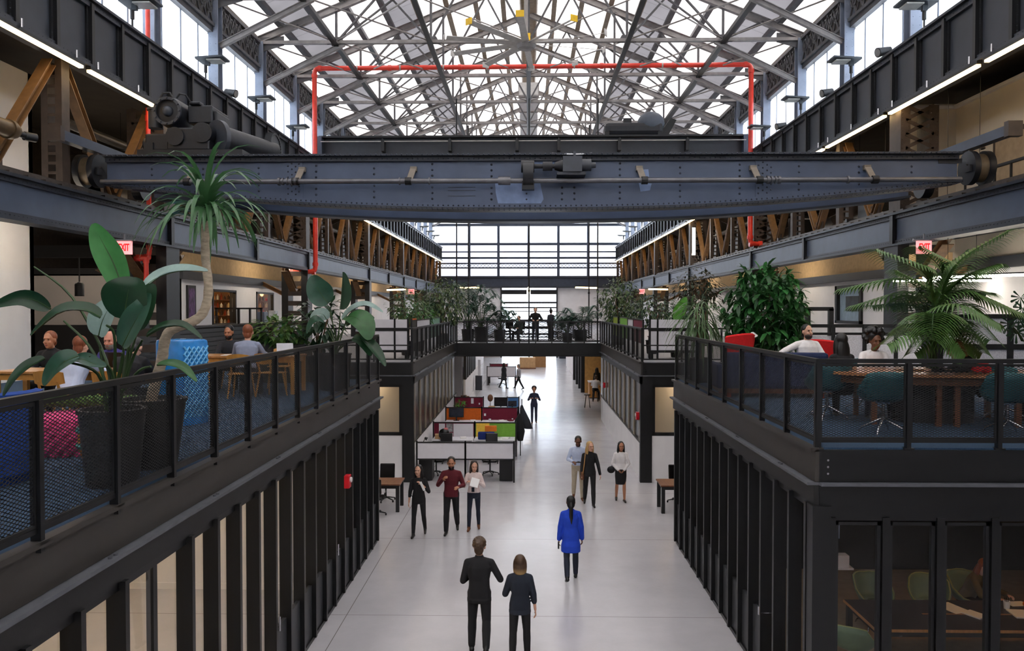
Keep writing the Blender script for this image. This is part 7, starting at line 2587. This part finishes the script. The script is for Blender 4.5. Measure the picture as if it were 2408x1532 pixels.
desk_screen('left white desk screen at the front of the desk island', XL, XM, 24.75, .70, 1.26, WHITEB)
desk_screen('right white desk screen at the front of the desk island', XM, XR, 24.75, .70, 1.26, WHITEB)
GREYPR = M('print_grey', (150, 148, 152), .6, var=.6, scale=12)
desk_screen('pinboard screen covered in white papers in the second row', XL, XM, 29.1, .55, 1.26, MAROON, [('pinned_sheet', WHITEB, (-.55, -.33, .7, 1.2)), ('pinned_photo', GREYPR, (-.28, -.04, .9, 1.2)), ('pinned_sheet', WHITEB, (-.02, .7, .62, 1.2)), ('pinned_sheet', WHITEB, (-.3, -.04, .6, .86))])
desk_screen('green screen with a yellow end in the second row', XM, XR, 29.1, .55, 1.26, GREENF, [('yellow_felt', YELLOWF, (-.7, -.22, .66, 1.22))])
desk_screen('orange screen in the third row', XL, XM, 33.5, .6, 1.26, ORANGEF)
desk_screen('maroon screen in the third row', XM, XR, 33.5, .6, 1.26, MAROON, [('pinned_card', WHITEB, (-.66, -.58, .9, 1.0)), ('pinned_card', WHITEB, (.5, .56, .75, .8))])
desk_screen('maroon screen with a white card in the fourth row', XL, XM - .15, 37.4, .6, 1.26, MAROON, [('pinned_card', WHITEB, (.1, .22, .95, 1.2)), ('pinned_card', WHITEB, (.46, .52, .9, .98))])
desk_screen('small blue screen at the right of the fourth row', -1.0, XR, 37.4, .6, 1.26, BLUEF)
for i, y in enumerate((25.2, 28.65, 29.55, 33.05, 33.95, 36.95)):
    for j, (x0, x1) in enumerate(((XL + .04, XM - .03), (XM + .03, XR - .04))):
        t = thing('desk', '%s white desk from the front in the %s column of the desk island' % (ORD[i], ('left', 'right')[j]), 'desk', ((x0 + x1) / 2, y, 0), group='desks of the island')
        w = (x1 - x0) / 2
        MB().box(-w, w, -.38, .38, .70, .735).build('desktop', WHITEB if i else M('desk_white', (224, 220, 216), .5), t)
        p_ = 1 if j else -1
        MB().box(p_ * w - (.42 if p_ > 0 else 0), p_ * w + (.42 if p_ < 0 else 0), -.3, .3, .03, .66).build('pedestal', BLACK, t)
        MB().box(-p_ * w - .02, -p_ * w + .02, -.35, .35, 0, .7).build('side_leg', WHITEB, t)


def monitor(lb, c, w=.55, h=.34, rz=0, mt=None):
    t = thing('monitor', lb, 'monitor', c, rz)
    MB().box(-w / 2, w / 2, -.02, .02, .14, .14 + h).build('screen_case', SCREEN, t, bevel=.006)
    MB().box(-w / 2 + .015, w / 2 - .015, -.022, -.02, .155, .125 + h).build('display', mt or M('display_dark', (26, 30, 40), .15), t)
    MB().box(-.025, .025, 0, .04, 0, .2).build('neck', SCREEN, t)
    MB().box(-.12, .12, -.08, .08, 0, .012).build('foot', SCREEN, t)
    return t


monitor('dark monitor against the orange screen', (-3.0, 33.2, .735), .62, .38, 0, M('display_pages', (40, 44, 54), .15, var=1.2, scale=2.5))
monitor('black monitor behind the maroon screen in the fourth row', (-1.28, 36.95, .735), .62, .42, PI)
monitor('small monitor beside the blue screen', (-.75, 36.9, .735), .4, .26, .2)
t = thing('desk_lamp', 'black desk lamp leaning over the front left desk', 'lamp', (-3.35, 25.1, .735))
MB().tube([(0, 0, 0), (-.05, 0, .3), (.1, 0, .58)], .012, 6).build('arm', BLACK, t)
MB().cyl((.08, 0, .6), (.16, 0, .55), .03, .06, n=12).build('lamp_shade', BLACK, t)
MB().cyl((0, 0, 0), (0, 0, .02), .08, n=14).build('base', BLACK, t)
rg = random.Random(33)
CLUT = (('paper_stack', 'paper', PAPER, (.22, .3, .04)), ('book', 'book', MAROON, (.2, .26, .05)), ('mug', 'mug', WHITEB, (.08, .08, .1)), ('storage_box', 'box', M('kraft_box', (186, 150, 108), .8), (.3, .22, .16)))
for i, (x, y, kk, lb) in enumerate(((-3.2, 28.6, 3, 'kraft box on the desk before the pinboard'), (-2.35, 28.7, 0, 'paper stack on the desk before the pinboard'), (-1.6, 28.65, 3, 'kraft box under the yellow felt'), (-.8, 28.6, 0, 'paper stack at the end of the green screen desk'), (-2.3, 33.1, 0, 'paper stack on the desk before the orange screen'), (-1.1, 33.1, 0, 'white papers on the desk before the maroon screen'), (-.75, 33.15, 1, 'dark red book on the desk before the maroon screen'), (-1.6, 33.05, 2, 'white mug on the desk before the maroon screen'), (-2.7, 36.9, 2, 'white mug on the fourth row desk'), (-1.7, 36.9, 3, 'kraft box in the middle of the fourth row'))):
    nm, cat, m, d = CLUT[kk]
    held(nm, lb, cat, (x, y, .735 + d[2] / 2), d, m, (0, 0, rg.uniform(-.5, .5)))
t = thing('backpack', 'dark backpack on the desk before the pinboard', 'bag', (-3.0, 28.35, .735))
MB().ball((0, 0, .2), (.2, .14, .2), 14, 10).build('bag_body', SCREEN, t, smooth=60)
MB().ball((.06, 0, .38), (.08, .07, .05), 10, 8).build('top_flap', M('pink_flap', (196, 110, 110), .8), t, smooth=60)
tag(MB().cbox((0, 0, .14), (.6, .12, .28)).build('cushion', M('navy_cushion', (24, 44, 110), .9), loc=(-1.5, 28.4, .735), bevel=.04), 'navy cushion below the yellow felt', 'cushion')
tag(MB().cbox((0, 0, .1), (.42, .1, .2)).build('file_tray', M('orange_tray', (240, 130, 30), .6), loc=(-1.35, 28.6, 1.0), bevel=.01), 'orange tray against the green screen', 'tray')
t = thing('coat_stand', 'dark coats hanging at the right end of the desk island', 'coat stand', (-.3, 29.3, 0))
MB().cyl((0, 0, 0), (0, 0, 1.7), .02, n=8).build('pole', BLACK, t)
b = MB()
loft(b, [(V((0, 0, .55)), V((1, 0, 0)), V((0, 1, 0)), .1, .12), (V((-.03, 0, .9)), V((1, 0, 0)), V((0, 1, 0)), .2, .2), (V((-.06, 0, 1.3)), V((1, 0, 0)), V((0, 1, 0)), .15, .16), (V((0, 0, 1.55)), V((1, 0, 0)), V((0, 1, 0)), .05, .06)])
fuse(b.build('coat', CL['black'], t), .025, 3)
t = thing('coat_stand', 'grey coat flaring from a stand by the third row maroon screen', 'coat stand', (-.28, 33.6, 0))
MB().cyl((0, 0, 0), (0, 0, 1.6), .02, n=8).build('pole', BLACK, t)
b = MB()
loft(b, [(V((.28, 0, .35)), V((1, 0, 0)), V((0, 1, 0)), .18, .16), (V((.14, 0, .7)), V((1, 0, 0)), V((0, 1, 0)), .2, .17), (V((0, 0, 1.2)), V((1, 0, 0)), V((0, 1, 0)), .09, .1), (V((0, 0, 1.35)), V((1, 0, 0)), V((0, 1, 0)), .04, .05)])
fuse(b.build('coat', CL['charcoal'], t), .025, 3)
t = thing('mask_bust', 'brown ornamental head on a white stand by the fourth row', 'sculpture', (-1.78, 37.2, .735))
MB().lathe([(.08, 0), (.03, .05), (.03, .35), (.04, .36)], n=14).build('stand', WHITEB, t)
MB().ball((0, 0, .5), (.13, .13, .17), 14, 10).build('head', M('bust_brown', (112, 74, 50), .6), t, smooth=60)
bush('desk_plant', 'green desk plant before the fourth row maroon screen', (-3.15, 37.0, .735), (0, 0, .28), (.25, .2, .15), 60, .14, LEAFB, .1, .14, 'diamond', 41)
t = thing('shelf_unit', 'dark shelf of clutter against the low white wall behind the desks', 'shelf', (-3.35, 41.2, 0))
MB().box(-.3, .35, -.3, .3, 0, .75).build('cabinet', BLACK, t)
for i in range(6):
    q = (rg.uniform(-.2, .25), rg.uniform(-.2, .2))
    MB().cbox((q[0], q[1], .75 + .06), (.14, .14, .12 + .1 * (i % 2))).build('file_box', [WOODD, DKTAB, MATS['kraft_box']][i % 3], t)

# ---- second floor desks
for s, x0, x1, lb in ((-1, -5.2, -3.95, 'left'), (1, 3.95, 5.6, 'right')):
    t = thing('desk_screen', 'tall white board wall at the front of the far %s mezzanine' % lb, 'desk screen', (0, 26.2, DECK))
    MB().box(x0, x1, -.02, .02, .3, .92).build('panel', WHITEB, t)
    MB().box(x0, x1, -.02, .02, .99, 1.3).build('panel', WHITEB, t)
    MB().box(x0, x1, -.03, .03, .92, .99).build('middle_rail', BLACK, t)
    MB().box(x0, x1, -.03, .03, .22, .3).build('bottom_rail', BLACK, t)
    for x in (x0, x1, (x0 * .35 + x1 * .65) if s < 0 else x0 + .25):
        MB().box(x - .03, x + .03, -.035, .035, 0, 1.33).build('post', BLACK, t)
    slab_table('black desk behind the white board wall on the far %s mezzanine' % lb, ((x0 + x1) / 2, 26.7, DECK), abs(x1 - x0) - .1, .7, .74, DKTAB, BLACK)
desk_screen('black and orange topped screen on the far left mezzanine', 0, .01, 27.0, 0, 0.1, BLACK) if False else None
for lb, x, y0, y1, m, zt in (('black screen side with an orange rim on the far left mezzanine', -3.85, 26.3, 27.3, BLACK, 1.32), ('long white screen side on the far left mezzanine', -3.85, 27.4, 31.0, WHITEB, 1.28), ('green and white screen side near the footbridge on the left', -3.85, 31.3, 34.5, M('sage_board', (120, 160, 140), .7), 1.3),
                              ('maroon screen side on the far right mezzanine', 3.75, 26.3, 28.6, MAROON, 1.3), ('white screen side beyond the maroon one on the right', 3.75, 28.7, 30.2, WHITEB, 1.3), ('bright green screen side on the far right mezzanine', 3.75, 30.3, 32.8, GREENF, 1.32), ('second green screen side near the footbridge on the right', 3.75, 33.6, 35.4, M('lime_felt', (150, 170, 50), .9), 1.32)):
    t = thing('desk_screen', lb, 'desk screen', (x, 0, DECK))
    MB().box(-.02, .02, y0, y1, .5, zt - .04).build('panel', m, t)
    MB().box(-.03, .03, y0, y1, zt - .04, zt).build('top_rail', ORANGEF if 'orange' in lb else BLACK, t)
    for y in (y0, y1):
        MB().box(-.03, .03, y - .03, y + .03, 0, zt).build('post', BLACK, t)

# ---- beyond the footbridge
t = thing('info_kiosk', 'dark grey block with a slim white screen left of the walking pair', 'kiosk', (-3.3, 53.0, 0))
MB().box(-.22, .22, -.2, .2, 0, .95).build('plinth', M('kiosk_grey', (48, 50, 58), .5), t)
MB().box(-.06, .12, -.03, .03, .95, 2.0).build('screen', WHITEB, t)
desk_screen('white screen of the far desks under the footbridge', -2.9, -.9, 56.0, .6, 1.35, WHITEB)
desk_screen('dark red topped screen of the far desks', -2.8, -1.5, 58.0, .6, 1.4, MAROON)
slab_table('far white desk behind the white screen', (-1.9, 57.0, 0), 2.0, 1.4, .74, WHITEB, BLACK)
t = thing('cardboard_box', 'open cardboard crate in the far hall', 'box', (-.1, 72, 0))
MB().box(-.7, .7, -.5, .5, .1, 1.0).build('carton', MATS['kraft_box'], t)
MB().box(-.75, .75, -.55, .55, 0, .1).build('pallet', WOODD, t)
t = thing('cardboard_box', 'taller stacked carton right of the open crate in the far hall', 'box', (1.0, 74, 0))
MB().box(-.6, .6, -.5, .5, 0, 1.6).build('carton', M('carton_brown', (160, 120, 80), .8), t, bevel=.02)
tag(MB().box(-1.1, 1.1, -.1, .1, 0, 2.2).build('shutter_panel', M('dark_shutter', (40, 48, 66), .5), loc=(4.4, 86.5, 0)), 'dark slatted panel at the far end right of the bright doors', 'panel')
t = thing('service_counter', 'tan fronted counter at the edge of the ochre bay', 'counter', (3.95, 48.6, 0))
MB().box(-.3, .3, -.5, .5, .05, .95).build('front_panel', M('counter_tan', (196, 140, 74), .5), t)
MB().box(-.34, .34, -.54, .54, .95, 1.0).build('worktop', WHITEB, t)
MB().box(-.28, .28, -.48, .48, 0, .06).build('plinth', BLACK, t)
t = thing('bar_stool', 'black stool under the person in the white shirt', 'stool', (3.87, 46.45, 0))
MB().lathe([(.02, .68), (.18, .68), (.18, .72), (.02, .73)], n=16).build('seat', SCREEN, t)
for i in range(4):
    a = PI / 4 + i * PI / 2
    MB().tube([(.1 * math.cos(a), .1 * math.sin(a), .68), (.2 * math.cos(a), .2 * math.sin(a), 0)], .014, 6).build('leg', BLACK, t)
t = thing('bar_stool', 'second black stool nearer along the far right wall', 'stool', (3.2, 43.6, 0))
MB().lathe([(.02, .68), (.18, .68), (.18, .72), (.02, .73)], n=16).build('seat', SCREEN, t)
for i in range(4):
    a = PI / 4 + i * PI / 2
    MB().tube([(.1 * math.cos(a), .1 * math.sin(a), .68), (.2 * math.cos(a), .2 * math.sin(a), 0)], .014, 6).build('leg', BLACK, t)
slab_table('dark table on the footbridge between the palms', (.1, 41.6, DECK), 2.2, .7, .74, DKTAB, BLACK)
for i, (x, y, r) in enumerate(((-.5, 40.75, 2.6), (-1.0, 42.2, 0), (1.5, 41.4, 1.4))):
    c = dup(tc, (x, y, DECK), r, ('black chair under the seated figure on the footbridge', 'black chair behind the footbridge table at the left', 'black chair at the right of the footbridge table')[i])
